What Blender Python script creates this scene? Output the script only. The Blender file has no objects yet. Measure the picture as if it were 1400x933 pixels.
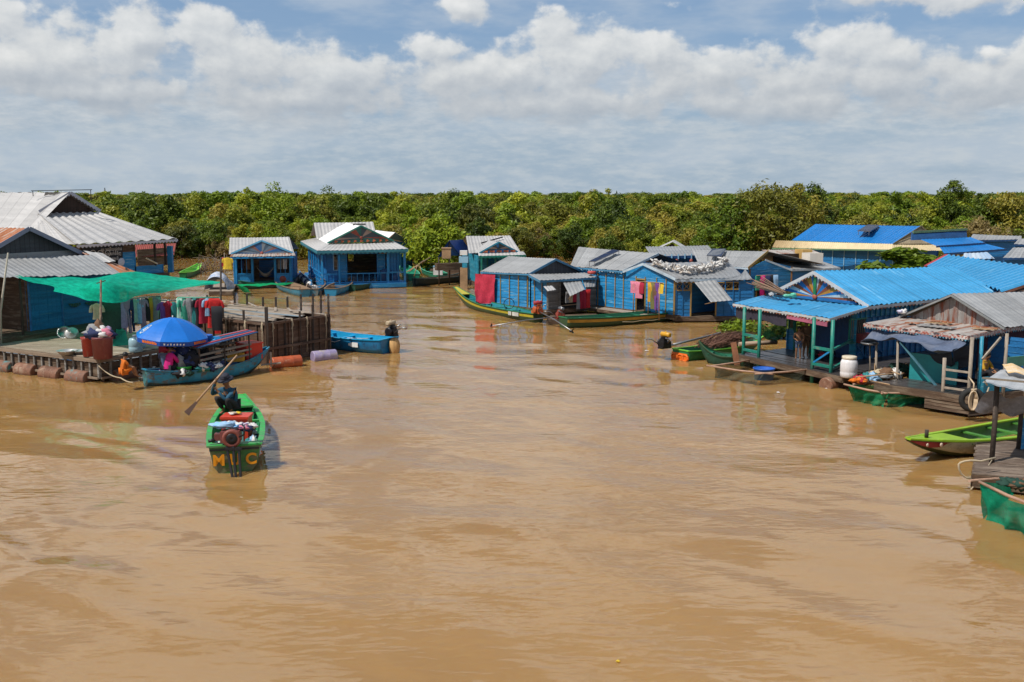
import bpy, bmesh, math, random
import numpy as np
from mathutils import Vector, Matrix, Quaternion, noise as mnoise
R = math.radians
SC = bpy.context.scene
COL = SC.collection
rng = random.Random(11)
# ------------------------------------------------------------------ camera frame (metres; y runs away from the viewer, water is z = 0)
CH, FL = 6.4, 1361.0
TH = math.atan(198.5 / FL)
CT, ST = math.cos(TH), math.sin(TH)
def at(px, py, z=0.0):                    # point of the level z seen at a photo pixel
    v = (466.5 - py) / FL; u = (px - 700) / FL
    t = (z - CH) / (-ST + v * CT)
    return Vector((u * t, (CT + v * ST) * t, z))
def D(px, py, y):                         # point at ground distance y
    v = (466.5 - py) / FL
    h = y * (v * CT - ST) / (CT + v * ST); d = y * CT - h * ST
    return Vector(((px - 700) / FL * d, y, CH + h))
def xat(px, y, z):                        # x of a point of known distance and height
    return (px - 700) / FL * (y * CT - (z - CH) * ST)
def V(*a): return Vector(a)

# ------------------------------------------------------------------ mesh builder
class MB:
    def __init__(s): s.v = []; s.f = []; s.m = []; s.uv = []; s.sm = []; s.cur = 0; s.M = None
    def pt(s, p):
        p = Vector(p)
        if s.M is not None: p = s.M @ p
        s.v.append(p); return len(s.v) - 1
    def face(s, idx, uv=None, smooth=False):
        s.f.append(tuple(idx)); s.m.append(s.cur); s.uv.append(uv); s.sm.append(smooth)
    def poly(s, pts, uv=None, smooth=False): s.face([s.pt(p) for p in pts], uv, smooth)
    def hexa(s, b, t):                    # 4 bottom points, 4 top points
        i = [s.pt(p) for p in list(b) + list(t)]
        for q in ((3, 2, 1, 0), (4, 5, 6, 7), (0, 1, 5, 4), (1, 2, 6, 5), (2, 3, 7, 6), (3, 0, 4, 7)): s.face([i[k] for k in q])
    def box(s, c, d, rz=0, tilt=None):
        hx, hy, hz = d[0] / 2, d[1] / 2, d[2] / 2
        m = Matrix.Translation(Vector(c)) @ Matrix.Rotation(rz, 4, 'Z')
        if tilt: m = m @ tilt
        P = [m @ Vector((x, y, z)) for z in (-hz, hz) for x, y in ((-hx, -hy), (hx, -hy), (hx, hy), (-hx, hy))]
        s.hexa(P[:4], P[4:])
    def bar(s, p, q, w, h=None, up=(0, 0, 1)):
        p, q = Vector(p), Vector(q); h = h or w; d = (q - p)
        if d.length < 1e-6: return
        d.normalize(); u = Vector(up)
        if abs(d.dot(u)) > .95: u = Vector((0, 1, 0))
        a = d.cross(u).normalized(); b = a.cross(d).normalized(); a = a * (w / 2); b = b * (h / 2)
        s.hexa([p - a - b, p + a - b, q + a - b, q - a - b], [p - a + b, p + a + b, q + a + b, q - a + b])
    def tube(s, pts, r, seg=8, cap=True, smooth=True):
        pts = [Vector(p) for p in pts]; n = len(pts)
        rr = r if isinstance(r, (list, tuple)) else [r] * n
        rings = []; a = None
        for k in range(n):
            d = (pts[min(k + 1, n - 1)] - pts[max(k - 1, 0)]).normalized()
            if a is None:
                u = Vector((0, 0, 1)) if abs(d.z) < .9 else Vector((1, 0, 0))
                a = d.cross(u).normalized()
            a = (a - d * a.dot(d)).normalized(); b = d.cross(a)
            rings.append([s.pt(pts[k] + (a * math.cos(t) + b * math.sin(t)) * rr[k]) for t in (2 * math.pi * j / seg for j in range(seg))])
        for k in range(n - 1):
            for j in range(seg):
                j2 = (j + 1) % seg
                s.face((rings[k][j], rings[k][j2], rings[k + 1][j2], rings[k + 1][j]), None, smooth)
        if cap:
            s.face(rings[0][::-1]); s.face(rings[-1])
    def lathe(s, prof, c=(0, 0, 0), seg=16, smooth=True, axis=None, close=True):
        m = Matrix.Translation(Vector(c)) @ (axis or Matrix.Identity(4)); rings = []
        for r, z in prof:
            rings.append([s.pt(m @ Vector((r * math.cos(2 * math.pi * j / seg), r * math.sin(2 * math.pi * j / seg), z))) for j in range(seg)])
        for k in range(len(prof) - 1):
            for j in range(seg):
                j2 = (j + 1) % seg
                s.face((rings[k][j], rings[k][j2], rings[k + 1][j2], rings[k + 1][j]), None, smooth)
        if close:
            if prof[0][0] > 1e-4: s.face(rings[0][::-1])
            if prof[-1][0] > 1e-4: s.face(rings[-1])
    def grid(s, fn, nu, nv, smooth=True, uvs=None):
        ids = [[s.pt(fn(i / nu, j / nv)) for j in range(nv + 1)] for i in range(nu + 1)]
        for i in range(nu):
            for j in range(nv):
                uv = None
                if uvs:
                    uv = [(a / nu * uvs[0], b / nv * uvs[1]) for a, b in ((i, j), (i + 1, j), (i + 1, j + 1), (i, j + 1))]
                s.face((ids[i][j], ids[i + 1][j], ids[i + 1][j + 1], ids[i][j + 1]), uv, smooth)
    def sheet(s, a, b, c, d, pitch=.2, amp=.022, nv=1, sag=0.0, prof=(0, .35, 1, 1, .35), jit=0.0):
        # ribbed metal sheet: a-b eave, d-c ridge
        a, b, c, d = map(Vector, (a, b, c, d)); lu = (b - a).length; lv = (d - a).length
        n = max(2, int(lu / pitch)); nrm = (b - a).cross(d - a).normalized()
        if nrm.z < 0: nrm = -nrm
        k = len(prof); us = [(i + j / k) / n for i in range(n) for j in range(k)] + [1.0]
        hs = [prof[j] * amp for i in range(n) for j in range(k)] + [prof[0] * amp]
        jr = random.Random(int(lu * 1000))
        js = [jr.uniform(-jit, jit) for _ in range(n + 1)]
        rows = []
        for j in range(nv + 1):
            t = j / nv; row = []
            for q, (u, h) in enumerate(zip(us, hs)):
                p = a.lerp(b, u).lerp(d.lerp(c, u), t)
                if j == 0 and jit: p = p + (a - d).normalized() * js[q // k]
                row.append(s.pt(p + nrm * h - Vector((0, 0, sag * math.sin(math.pi * u)))))
            rows.append(row)
        for j in range(nv):
            for i in range(len(us) - 1):
                uv = [(us[x] * lu, y / nv * lv) for x, y in ((i, j), (i + 1, j), (i + 1, j + 1), (i, j + 1))]
                s.face((rows[j][i], rows[j][i + 1], rows[j + 1][i + 1], rows[j + 1][i]), uv)
    def build(s, name, mats, parent=None, loc=None, smooth=None):
        """verts are in world metres; the object's origin becomes its parent's frame, or its own base"""
        if not isinstance(mats, (list, tuple)): mats = [mats]
        me = bpy.data.meshes.new(name)
        if parent is not None:
            inv = world_of(parent).inverted(); vs = [inv @ p for p in s.v]; o_loc = None
        else:
            if loc is None:
                xs = [p.x for p in s.v]; ys = [p.y for p in s.v]; zs = [p.z for p in s.v]
                loc = Vector(((min(xs) + max(xs)) / 2, (min(ys) + max(ys)) / 2, min(zs)))
            o_loc = Vector(loc); vs = [p - o_loc for p in s.v]
        me.from_pydata([tuple(p) for p in vs], [], s.f)
        for m in mats: me.materials.append(m)
        me.polygons.foreach_set('material_index', s.m)
        me.polygons.foreach_set('use_smooth', [bool(x) if smooth is None else smooth for x in s.sm])
        L = me.uv_layers.new(name='uv'); buf = []
        for f, uv in zip(s.f, s.uv):
            if uv is None:
                p = [s.v[i] for i in f]; n = (p[1] - p[0]).cross(p[2] - p[0])
                if abs(n.z) > .7 * n.length: uv = [(q.x, q.y) for q in p]
                else:
                    t = Vector((-n.y, n.x, 0)); t = t.normalized() if t.length > 1e-9 else Vector((1, 0, 0))
                    uv = [(q.dot(t), q.z) for q in p]
            for a in uv: buf += [a[0], a[1]]
        L.data.foreach_set('uv', buf)
        me.update()
        o = bpy.data.objects.new(name, me); COL.objects.link(o)
        if parent is not None: o.parent = parent
        else: o.location = o_loc
        return o
def world_of(o):
    m = Matrix.LocRotScale(o.location, o.rotation_euler, o.scale)
    return world_of(o.parent) @ m if o.parent else m
def tag(o, label, cat, group=None, kind=None):
    if label: o['label'] = label
    if cat: o['category'] = cat
    if group: o['group'] = group
    if kind: o['kind'] = kind
    return o
def thing(name, label, cat, loc, group=None):
    o = bpy.data.objects.new(name, None); COL.objects.link(o); o.location = Vector(loc); o.empty_display_size = .2
    return tag(o, label, cat, group)
def kids(o): return [c for c in bpy.data.objects if c.parent == o]
def copy_tree(o, parent=None):
    c = o.copy(); COL.objects.link(c)
    if parent is not None: c.parent = parent
    for ch in list(o.children): copy_tree(ch, c)
    return c
def structure(o): o['kind'] = 'structure'; return o

# ------------------------------------------------------------------ materials
class NT:
    def __init__(s, tree): s.t = tree
    def n(s, typ, **kw):
        nd = s.t.nodes.new(typ)
        for k, v in kw.items():
            if k == 'ins':
                for kk, vv in v.items():
                    if isinstance(vv, bpy.types.NodeSocket): s.t.links.new(vv, nd.inputs[kk])
                    else: nd.inputs[kk].default_value = vv
            else: setattr(nd, k, v)
        return nd
    def math(s, op, a, b=0.0, c=None, clamp=False):
        nd = s.n('ShaderNodeMath', operation=op, use_clamp=clamp, ins={0: a, 1: b})
        if c is not None:
            if isinstance(c, bpy.types.NodeSocket): s.t.links.new(c, nd.inputs[2])
            else: nd.inputs[2].default_value = c
        return nd.outputs[0]
    def mix(s, f, a, b, typ='MIX'):
        nd = s.n('ShaderNodeMix', data_type='RGBA', blend_type=typ, ins={0: f})
        for i, x in ((6, a), (7, b)):
            if isinstance(x, bpy.types.NodeSocket): s.t.links.new(x, nd.inputs[i])
            else: nd.inputs[i].default_value = (*x[:3], 1)
        return nd.outputs[2]
    def ramp(s, f, stops):
        nd = s.n('ShaderNodeValToRGB', ins={0: f}); r = nd.color_ramp
        while len(r.elements) > 1: r.elements.remove(r.elements[-1])
        r.elements[0].position = stops[0][0]; c = stops[0][1]; r.elements[0].color = (*c, 1) if isinstance(c, tuple) else (c, c, c, 1)
        for p, c in stops[1:]:
            e = r.elements.new(p); e.color = (*c, 1) if isinstance(c, tuple) else (c, c, c, 1)
        return nd.outputs[0]
    def noise(s, vec, scale, detail=4, rough=.55, dist=0.0, dim='3D'):
        return s.n('ShaderNodeTexNoise', noise_dimensions=dim, ins={'Vector': vec, 'Scale': scale, 'Detail': detail, 'Roughness': rough, 'Distortion': dist}).outputs[0]
    def smooth(s, v, lo, hi, a=0.0, b=1.0):
        return s.n('ShaderNodeMapRange', interpolation_type='SMOOTHSTEP', ins={0: v, 1: lo, 2: hi, 3: a, 4: b}).outputs[0]
    def vmul(s, v, k): return s.n('ShaderNodeVectorMath', operation='MULTIPLY', ins={0: v, 1: k}).outputs[0]
    def vadd(s, v, k): return s.n('ShaderNodeVectorMath', operation='ADD', ins={0: v, 1: k}).outputs[0]
MATS = {}
def new_mat(name):
    m = bpy.data.materials.new(name); m.use_nodes = True; m.node_tree.nodes.clear()
    return m, NT(m.node_tree)
def finish(m, t, bsdf):
    o = t.n('ShaderNodeOutputMaterial'); t.t.links.new(bsdf, o.inputs[0]); return m
def mul(c, k): return tuple(min(1, x * k) for x in c)
def lum(c): return .3 * c[0] + .6 * c[1] + .1 * c[2]
def mat(name, col, rough=.6, var=.25, uvs=(1.2, 1.2), fine=12, wear=None, wear_amt=.35, wear_uv=(1, 1), bump=0.0, metal=0.0, spec=.4, col2=None, planks=None, trans=0.0, sheets=None):
    """worn painted / wooden / metal surface; uv is in metres, so the patterns keep their real size"""
    if name in MATS: return MATS[name]
    m, t = new_mat(name)
    uv = t.n('ShaderNodeTexCoord'); oi = t.n('ShaderNodeObjectInfo')
    off = t.n('ShaderNodeCombineXYZ', ins={0: t.math('MULTIPLY', oi.outputs['Random'], 37), 1: t.math('MULTIPLY', oi.outputs['Random'], 91)}).outputs[0]
    base = t.vadd(uv.outputs['UV'], off)
    n1 = t.noise(t.vmul(base, (*uvs, 1)), 1.0, 5, .6)
    n2 = t.noise(t.vmul(base, (fine, fine, 1)), 1.0, 3, .6)
    f = t.math('ADD', t.math('MULTIPLY', n1, .7), t.math('MULTIPLY', n2, .3))
    c = t.mix(t.smooth(f, .3, .7), mul(col, 1 - var), col2 or mul(col, 1 + var))
    h = n2
    if planks:                             # (width, along: 0 = boards run along u, 1 = along v)
        w, ax = planks
        sep = t.n('ShaderNodeSeparateXYZ', ins={0: base})
        q = t.math('DIVIDE', sep.outputs[1 - ax], w)
        fr = t.math('FRACT', q); idn = t.math('FLOOR', q)
        wn = t.n('ShaderNodeTexWhiteNoise', noise_dimensions='1D', ins={'W': idn}).outputs[0]
        c = t.mix(t.math('MULTIPLY', wn, .5), c, mul(col, .55))
        gap = t.math('LESS_THAN', fr, .09)
        c = t.mix(t.math('MULTIPLY', gap, .8), c, mul(col, .2))
        h = t.math('SUBTRACT', h, t.math('MULTIPLY', gap, 1.2))
    if sheets:                             # separate sheets differ a little in tone
        sep = t.n('ShaderNodeSeparateXYZ', ins={0: base}); wn = t.n('ShaderNodeTexWhiteNoise', noise_dimensions='1D', ins={'W': t.math('FLOOR', t.math('DIVIDE', sep.outputs[0], sheets[0]))}).outputs[0]
        c = t.mix(wn, c, t.mix(1.0, c, (sheets[1],) * 3, 'MULTIPLY'))
        fr = t.math('FRACT', t.math('DIVIDE', sep.outputs[0], sheets[0])); c = t.mix(t.math('MULTIPLY', t.math('LESS_THAN', fr, .05), .45), c, mul(col, .35))
    if wear:
        n3 = t.noise(t.vmul(base, (wear_uv[0], wear_uv[1], 1)), 1.7, 6, .68)
        e = .72 - wear_amt * .5
        c = t.mix(t.smooth(n3, e - .05, e + .09), c, wear)
    ins = {'Base Color': c, 'Roughness': t.math('ADD', rough - .1, t.math('MULTIPLY', n1, .2)), 'Metallic': metal, 'Specular IOR Level': spec}
    if bump: ins['Normal'] = t.n('ShaderNodeBump', ins={'Strength': bump, 'Distance': .02, 'Height': h}).outputs[0]
    b = t.n('ShaderNodeBsdfPrincipled', ins=ins).outputs[0]
    if trans:
        tr = t.n('ShaderNodeBsdfTranslucent', ins={'Color': c}).outputs[0]
        b = t.n('ShaderNodeMixShader', ins={0: trans, 1: b, 2: tr}).outputs[0]
    MATS[name] = finish(m, t, b); return m
def net_mat(name, col, open_=.45, trans=.35):
    """shade net: a fine weave with holes"""
    if name in MATS: return MATS[name]
    m, t = new_mat(name); tc = t.n('ShaderNodeTexCoord').outputs['UV']
    n1 = t.noise(t.vmul(tc, (3, 3, 1)), 1, 5, .65)
    c = t.mix(t.smooth(n1, .3, .7), mul(col, .7), mul(col, 1.25))
    b = t.n('ShaderNodeBsdfPrincipled', ins={'Base Color': c, 'Roughness': .8, 'Specular IOR Level': .12}).outputs[0]
    tr = t.n('ShaderNodeBsdfTranslucent', ins={'Color': c}).outputs[0]
    b = t.n('ShaderNodeMixShader', ins={0: trans, 1: b, 2: tr}).outputs[0]
    hole = t.math('MULTIPLY', t.smooth(t.noise(t.vmul(tc, (70, 70, 1)), 1, 1), .35, .65), open_ * 2, clamp=True)
    tp = t.n('ShaderNodeBsdfTransparent').outputs[0]
    b = t.n('ShaderNodeMixShader', ins={0: hole, 1: b, 2: tp}).outputs[0]
    MATS[name] = finish(m, t, b); return m
# ------------------------------------------------------------------ camera, sun, sky
cam = bpy.data.cameras.new('camera'); cam.sensor_width = 36; cam.lens = FL / 1400 * 36; cam.clip_end = 20000
co = bpy.data.objects.new('camera', cam); COL.objects.link(co); co.location = (0, 0, CH); co.rotation_euler = (math.pi / 2 - TH, 0, 0)
SC.camera = co
SUN_EL, SUN_AZ = R(56), R(-122)            # azimuth from +y towards +x
sd = Vector((math.sin(SUN_AZ) * math.cos(SUN_EL), math.cos(SUN_AZ) * math.cos(SUN_EL), math.sin(SUN_EL)))
sl = bpy.data.lights.new('sun', 'SUN'); sl.energy = 5.0; sl.angle = R(.6); sl.color = (1, .95, .87)
so = bpy.data.objects.new('sun', sl); COL.objects.link(so); so.rotation_euler = sd.to_track_quat('Z', 'Y').to_euler(); so.location = (0, 0, 60)
SC.view_settings.view_transform = 'Standard'; SC.view_settings.look = 'None'; SC.view_settings.exposure = -0.10; SC.view_settings.gamma = 1
SC.view_settings.use_curve_mapping = False
SC.render.engine = 'CYCLES'; SC.cycles.use_denoising = True; SC.cycles.max_bounces = 8; SC.cycles.transparent_max_bounces = 12
SC.cycles.diffuse_bounces = 3; SC.cycles.glossy_bounces = 3; SC.cycles.caustics_reflective = False; SC.cycles.caustics_refractive = False
W = bpy.data.worlds.new('World'); SC.world = W; W.use_nodes = True; W.node_tree.nodes.clear(); t = NT(W.node_tree)
sky = t.n('ShaderNodeTexSky', sky_type='NISHITA', sun_disc=False, sun_elevation=SUN_EL, sun_rotation=SUN_AZ, air_density=1.0, dust_density=.6, ozone_density=2.0)
def az_el(px, py): return (math.degrees(math.atan((px - 700) / FL)), math.degrees((268 - py) / FL))
# cumulus heaps along the horizon: centre (azimuth, elevation), radii, all in degrees
heaps = [(285, 62, 88, 52), (205, 70, 60, 38), (110, 100, 150, 70), (20, 60, 60, 34), (30, 110, 150, 50), (350, 105, 110, 55), (470, 110, 130, 48), (638, 24, 50, 26), (600, 75, 70, 24), (760, 58, 60, 34),
         (800, 90, 120, 52), (890, 82, 60, 30), (700, 110, 190, 50), (980, 108, 150, 40), (1150, 82, 84, 42), (1200, 92, 70, 34), (1100, 120, 170, 40), (1332, 97, 26, 14),
         (1310, 135, 140, 40), (1400, 110, 60, 34), (1340, 25, 130, 34), (1180, 18, 120, 22), (150, 140, 170, 34), (430, 142, 190, 34), (770, 146, 210, 36), (1060, 148, 200, 34), (1310, 152, 160, 34), (1500, 90, 90, 60), (-120, 90, 150, 60)]
grp = bpy.data.node_groups.new('cloud_density', 'ShaderNodeTree')
grp.interface.new_socket('Vector', in_out='INPUT', socket_type='NodeSocketVector'); grp.interface.new_socket('Value', in_out='OUTPUT', socket_type='NodeSocketFloat')
g = NT(grp); gi = g.n('NodeGroupInput'); go = g.n('NodeGroupOutput')
vec = gi.outputs[0]
nz = g.noise(g.vmul(vec, (1.0, 1.3, 1)), .42, 10, .55)
nb = g.noise(g.vmul(vec, (.8, 1.3, 1)), .085, 2, .5)
acc = None
for (px, py, rx, ry) in heaps:
    a, e = az_el(px, py); k = math.degrees(1 / FL)
    d = g.vmul(g.vadd(vec, (-a, -e, 0)), (1 / (rx * k), 1 / (ry * k), 0))
    l = g.n('ShaderNodeVectorMath', operation='LENGTH', ins={0: d}).outputs['Value']
    q = g.math('SUBTRACT', 1.0, l)
    acc = q if acc is None else g.math('SMOOTH_MAX', acc, q, .25)
hi = g.math('SUBTRACT', g.math('MULTIPLY', nb, 9.0), 3.7)           # the sky above the picture: broken cloud everywhere
sepv = g.n('ShaderNodeSeparateXYZ', ins={0: vec})
hi = g.math('SUBTRACT', hi, g.smooth(sepv.outputs[1], 10.5, 15, 1.6, 0))
hi = g.math('SUBTRACT', hi, g.smooth(sepv.outputs[1], 21, 32, 0, 1.9))
acc = g.math('MAXIMUM', acc, hi)
dens = g.math('ADD', g.math('SUBTRACT', g.math('MULTIPLY', acc, .85), .10), g.math('MULTIPLY', g.math('SUBTRACT', nz, .5), 2.1))
grp.links.new(dens, go.inputs[0])
tc = t.n('ShaderNodeTexCoord'); sep = t.n('ShaderNodeSeparateXYZ', ins={0: tc.outputs['Generated']})
az = t.math('MULTIPLY', t.math('ARCTAN2', sep.outputs[0], sep.outputs[1]), 57.2958)
el = t.math('MULTIPLY', t.math('ARCSINE', sep.outputs[2]), 57.2958)
ae = t.n('ShaderNodeCombineXYZ', ins={0: az, 1: el}).outputs[0]
def dn(v):
    q = t.n('ShaderNodeGroup', node_tree=grp, ins={0: v}); return q.outputs[0]
d0 = dn(ae); d1 = dn(t.vadd(ae, (-.35, .55, 0))); 
mask = t.smooth(d0, -.05, .34)
lit = t.math('ADD', .33, t.math('MULTIPLY', t.math('SUBTRACT', d0, d1), .55), clamp=True)
lit = t.math('ADD', lit, t.smooth(el, 3.6, 8.5, -.18, .26), clamp=True)
cbright = t.smooth(el, 11, 18, 1.0, 1.45)
ccol = t.ramp(lit, [(0, (4.5, 4.95, 5.5)), (.35, (5.9, 6.2, 6.5)), (.7, (7.9, 8.0, 7.9)), (1, (9.6, 9.5, 9.2))])
ccol = t.n('ShaderNodeVectorMath', operation='SCALE', ins={0: ccol, 'Scale': cbright}).outputs[0]
# thin streaky layer low over the horizon and a high veil
st = t.noise(t.vmul(ae, (.30, 1.2, 1)), 1.0, 6, .6); st2 = t.noise(t.vadd(t.vmul(ae, (.9, 2.6, 1)), (7, 3, 0)), 1.0, 6, .62)
low = t.math('MULTIPLY', t.smooth(t.math('ADD', t.math('MULTIPLY', st, .6), t.math('MULTIPLY', st2, .4)), .40, .66), t.smooth(el, 7.5, 3.5))
veil = t.smooth(t.noise(t.vadd(t.vmul(ae, (.09, .3, 1)), (31, 5, 0)), 1.0, 5, .6), .40, .64)
base = t.mix(t.smooth(el, 10, 16, .62, .8), sky.outputs[0], t.mix(t.smooth(el, 10, 16), (2.5, 4.0, 6.3), (.9, 1.9, 3.7)))
hz = t.mix(t.smooth(el, 7.5, 1.2, 0, .85), base, (3.9, 4.95, 6.0))
c = t.mix(t.math('MULTIPLY', veil, .55), hz, (5.6, 6.3, 7.1))
c = t.mix(t.math('MULTIPLY', low, .62), c, (6.1, 6.6, 6.9))
bank = t.noise(t.vadd(t.vmul(ae, (.16, .6, 1)), (3, 11, 0)), 1.0, 6, .58)
bk_ = t.math('MULTIPLY', t.smooth(bank, .34, .60), t.math('MULTIPLY', t.smooth(el, 2.4, 4.6), t.smooth(el, 8.6, 6.0)))
c = t.mix(t.math('MULTIPLY', bk_, .5), c, t.ramp(st2, [(.3, (5.3, 5.75, 6.1)), (.65, (7.3, 7.4, 7.4))]))
fade = t.smooth(el, 2.6, 5.2, 0, 1)
c = t.mix(t.math('MULTIPLY', t.math('MULTIPLY', mask, .94), t.math('ADD', t.math('MULTIPLY', fade, .9), 0.0)), c, ccol)
bg = t.n('ShaderNodeBackground', ins={'Color': c, 'Strength': .1})
wo = t.n('ShaderNodeOutputWorld'); W.node_tree.links.new(bg.outputs[0], wo.inputs[0])
W.cycles.sampling_method = 'MANUAL'; W.cycles.sample_map_resolution = 1024

# ------------------------------------------------------------------ water: one sheet from under the viewer to the horizon, with real swell and a boat's wake
m, t = new_mat('muddy_water')
geo = t.n('ShaderNodeNewGeometry').outputs['Position']
big = t.noise(t.vmul(geo, (.05, .11, 1)), 1, 3, .5)
c = t.mix(t.smooth(big, .3, .7), (.285, .162, .056), (.328, .191, .071))
w0 = t.noise(t.vmul(geo, (.22, .5, 1)), 1.0, 1, .5, .3)
w1 = t.noise(t.vmul(geo, (.95, 2.5, 1)), 1.0, 1.5, .45, .6)
w2 = t.noise(t.vmul(geo, (2.4, 5.8, 1)), 1.0, 1.5, .5, .5)
w3 = t.noise(t.vmul(geo, (5, 11, 1)), 1.0, 2, .5)
patch = t.smooth(t.noise(t.vmul(geo, (.06, .12, 1)), 1, 3, .55), .38, .64, .35, 1.25)
hgt = t.math('ADD', t.math('MULTIPLY', w0, .045), t.math('MULTIPLY', patch, t.math('ADD', t.math('MULTIPLY', w1, .020), t.math('MULTIPLY', w2, .0095))))
bp = t.n('ShaderNodeBump', ins={'Strength': 1.0, 'Distance': 1.0, 'Height': hgt}).outputs[0]
b = t.n('ShaderNodeBsdfPrincipled', ins={'Base Color': c, 'Roughness': .012, 'IOR': 1.34, 'Specular IOR Level': .55, 'Subsurface Weight': 1.0, 'Subsurface Radius': (.5, .32, .16), 'Subsurface Scale': 1.1, 'Normal': bp}).outputs[0]
WATER = finish(m, t, b)
ra = [0.0, 4.0] + list(8.5 * np.exp(np.arange(0, 420) * math.log(120 / 8.5) / 420)) + list(120 * np.exp(np.arange(0, 26) * math.log(9000 / 120) / 25))
ra = np.array(ra); an = np.linspace(-R(62), R(62), 420)
rr, aa = np.meshgrid(ra, an, indexing='ij'); X = rr * np.sin(aa); Y = rr * np.cos(aa)
Z = np.zeros_like(X); rs = np.random.RandomState(4)
for k in range(26):
    wl = rs.uniform(.9, 4.2); th = rs.normal(1.25, .5); am = .0022 * wl ** .8 * rs.uniform(.5, 1)
    kx, ky = math.cos(th) * 2 * math.pi / wl, math.sin(th) * 2 * math.pi / wl
    fade = np.clip((wl - 2.2 * .0064 * rr) / (wl * .5), 0, 1)
    Z += am * fade * np.sin(kx * X + ky * Y + rs.uniform(0, 6.28))
bx, by = at(322, 640).x, at(322, 640).y; ax_, ay_ = math.sin(R(-2)), math.cos(R(-2))     # the boat heads away from the viewer
dx, dy = X - bx, Y - by; beh = -(dx * ax_ + dy * ay_) + 4.2; lat = dx * ay_ - dy * ax_
for sgn, amp in ((-1, .022), (1, .014)):
    for n_, off in enumerate((0, 2.1, 4.0, 6.0)):
        arm = (sgn * lat) - beh * .42 + off * .75 + .25 * np.sin(beh * .5 + n_ * 2) + .12 * np.sin(beh * 1.7 + lat)
        Z += amp * .8 ** n_ * (.55 + .45 * np.sin(beh * .8 + n_ * 1.7)) * np.exp(-(arm / .7) ** 2) * np.clip(beh / 4, 0, 1) * np.exp(-beh / 26) * np.sin(arm * 4 + 1.2 + .35 * np.sin(lat * 1.3))
        Z -= amp * .35 * np.exp(-((arm + .5) / .5) ** 2) * np.clip(beh / 4, 0, 1) * np.exp(-beh / 26)
beh2 = beh - 4.2
for s0, amp, xe in ((19.4, .035, -6.5), (18.2, .05, -6), (16.3, .05, -5.2), (15.2, .03, -5), (13.4, .03, -4.5), (11.8, .05, -4.8), (10.9, .035, -5)):    # older wake crests crossing the left of the channel
    s_ = X * .43 + Y * .9 + .35 * np.sin(X * .55 + s0) + .1 * np.sin(X * 2.1)
    Z += amp * np.exp(-((s_ - s0) / .38) ** 2) / (1 + np.exp(np.clip((X - xe) / .7, -30, 30))) * (.65 + .35 * np.sin(X * .9 + s0 * 3))
Z += .03 * np.exp(-(lat / .55) ** 2) * np.clip(beh2 * 2, 0, 1) * np.exp(-np.clip(beh2, 0, 99) / 2.2) * np.sin(beh2 * 7 + np.cos(lat * 7))
Z *= np.clip((110 - rr) / 40, 0, 1)
nr, na = X.shape
me = bpy.data.meshes.new('water'); vv = np.stack([X, Y, Z], -1).reshape(-1, 3)
I = np.arange(nr * na).reshape(nr, na)
fc = np.stack([I[:-1, :-1], I[:-1, 1:], I[1:, 1:], I[1:, :-1]], -1).reshape(-1, 4)[:, ::-1]
me.vertices.add(len(vv)); me.vertices.foreach_set('co', vv.ravel())
me.loops.add(fc.size); me.loops.foreach_set('vertex_index', fc.ravel().astype(np.int32))
me.polygons.add(len(fc)); me.polygons.foreach_set('loop_start', np.arange(0, fc.size, 4, dtype=np.int32)); me.polygons.foreach_set('loop_total', np.full(len(fc), 4, np.int32))
me.polygons.foreach_set('use_smooth', np.ones(len(fc), bool)); me.update(calc_edges=True); me.validate()
me.materials.append(WATER)
wat = bpy.data.objects.new('water', me); COL.objects.link(wat); structure(wat)
# ------------------------------------------------------------------ flooded forest
def leaf_mat(name, a, b, c_):
    m, t = new_mat(name); oi = t.n('ShaderNodeObjectInfo'); p = t.n('ShaderNodeTexCoord').outputs['Object']
    n = t.noise(p, .9, 4, .6); n2 = t.noise(p, 6, 2, .6)
    f = t.math('ADD', t.math('MULTIPLY', n, .75), t.math('ADD', t.math('MULTIPLY', n2, .35), t.math('MULTIPLY', t.math('SUBTRACT', oi.outputs['Random'], .5), .42)))
    c = t.ramp(f, [(.3, a), (.56, b), (.82, c_)])
    d = t.n('ShaderNodeBsdfPrincipled', ins={'Base Color': c, 'Roughness': .5, 'Specular IOR Level': .3}).outputs[0]
    tr = t.n('ShaderNodeBsdfTranslucent', ins={'Color': c}).outputs[0]
    return finish(m, t, t.n('ShaderNodeMixShader', ins={0: .3, 1: d, 2: tr}).outputs[0])
LEAF = [leaf_mat('leaf_green', (.035, .062, .007), (.135, .185, .014), (.34, .33, .028)),
        leaf_mat('leaf_olive', (.055, .068, .012), (.195, .19, .020), (.40, .31, .045)),
        leaf_mat('leaf_bright', (.065, .115, .008), (.21, .29, .015), (.41, .42, .028)),
        leaf_mat('leaf_dry', (.080, .065, .024), (.19, .145, .045), (.27, .20, .075))]
BARK = mat('bark', (.16, .12, .08), .9, .3, (3, 3), bump=.4)
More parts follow.
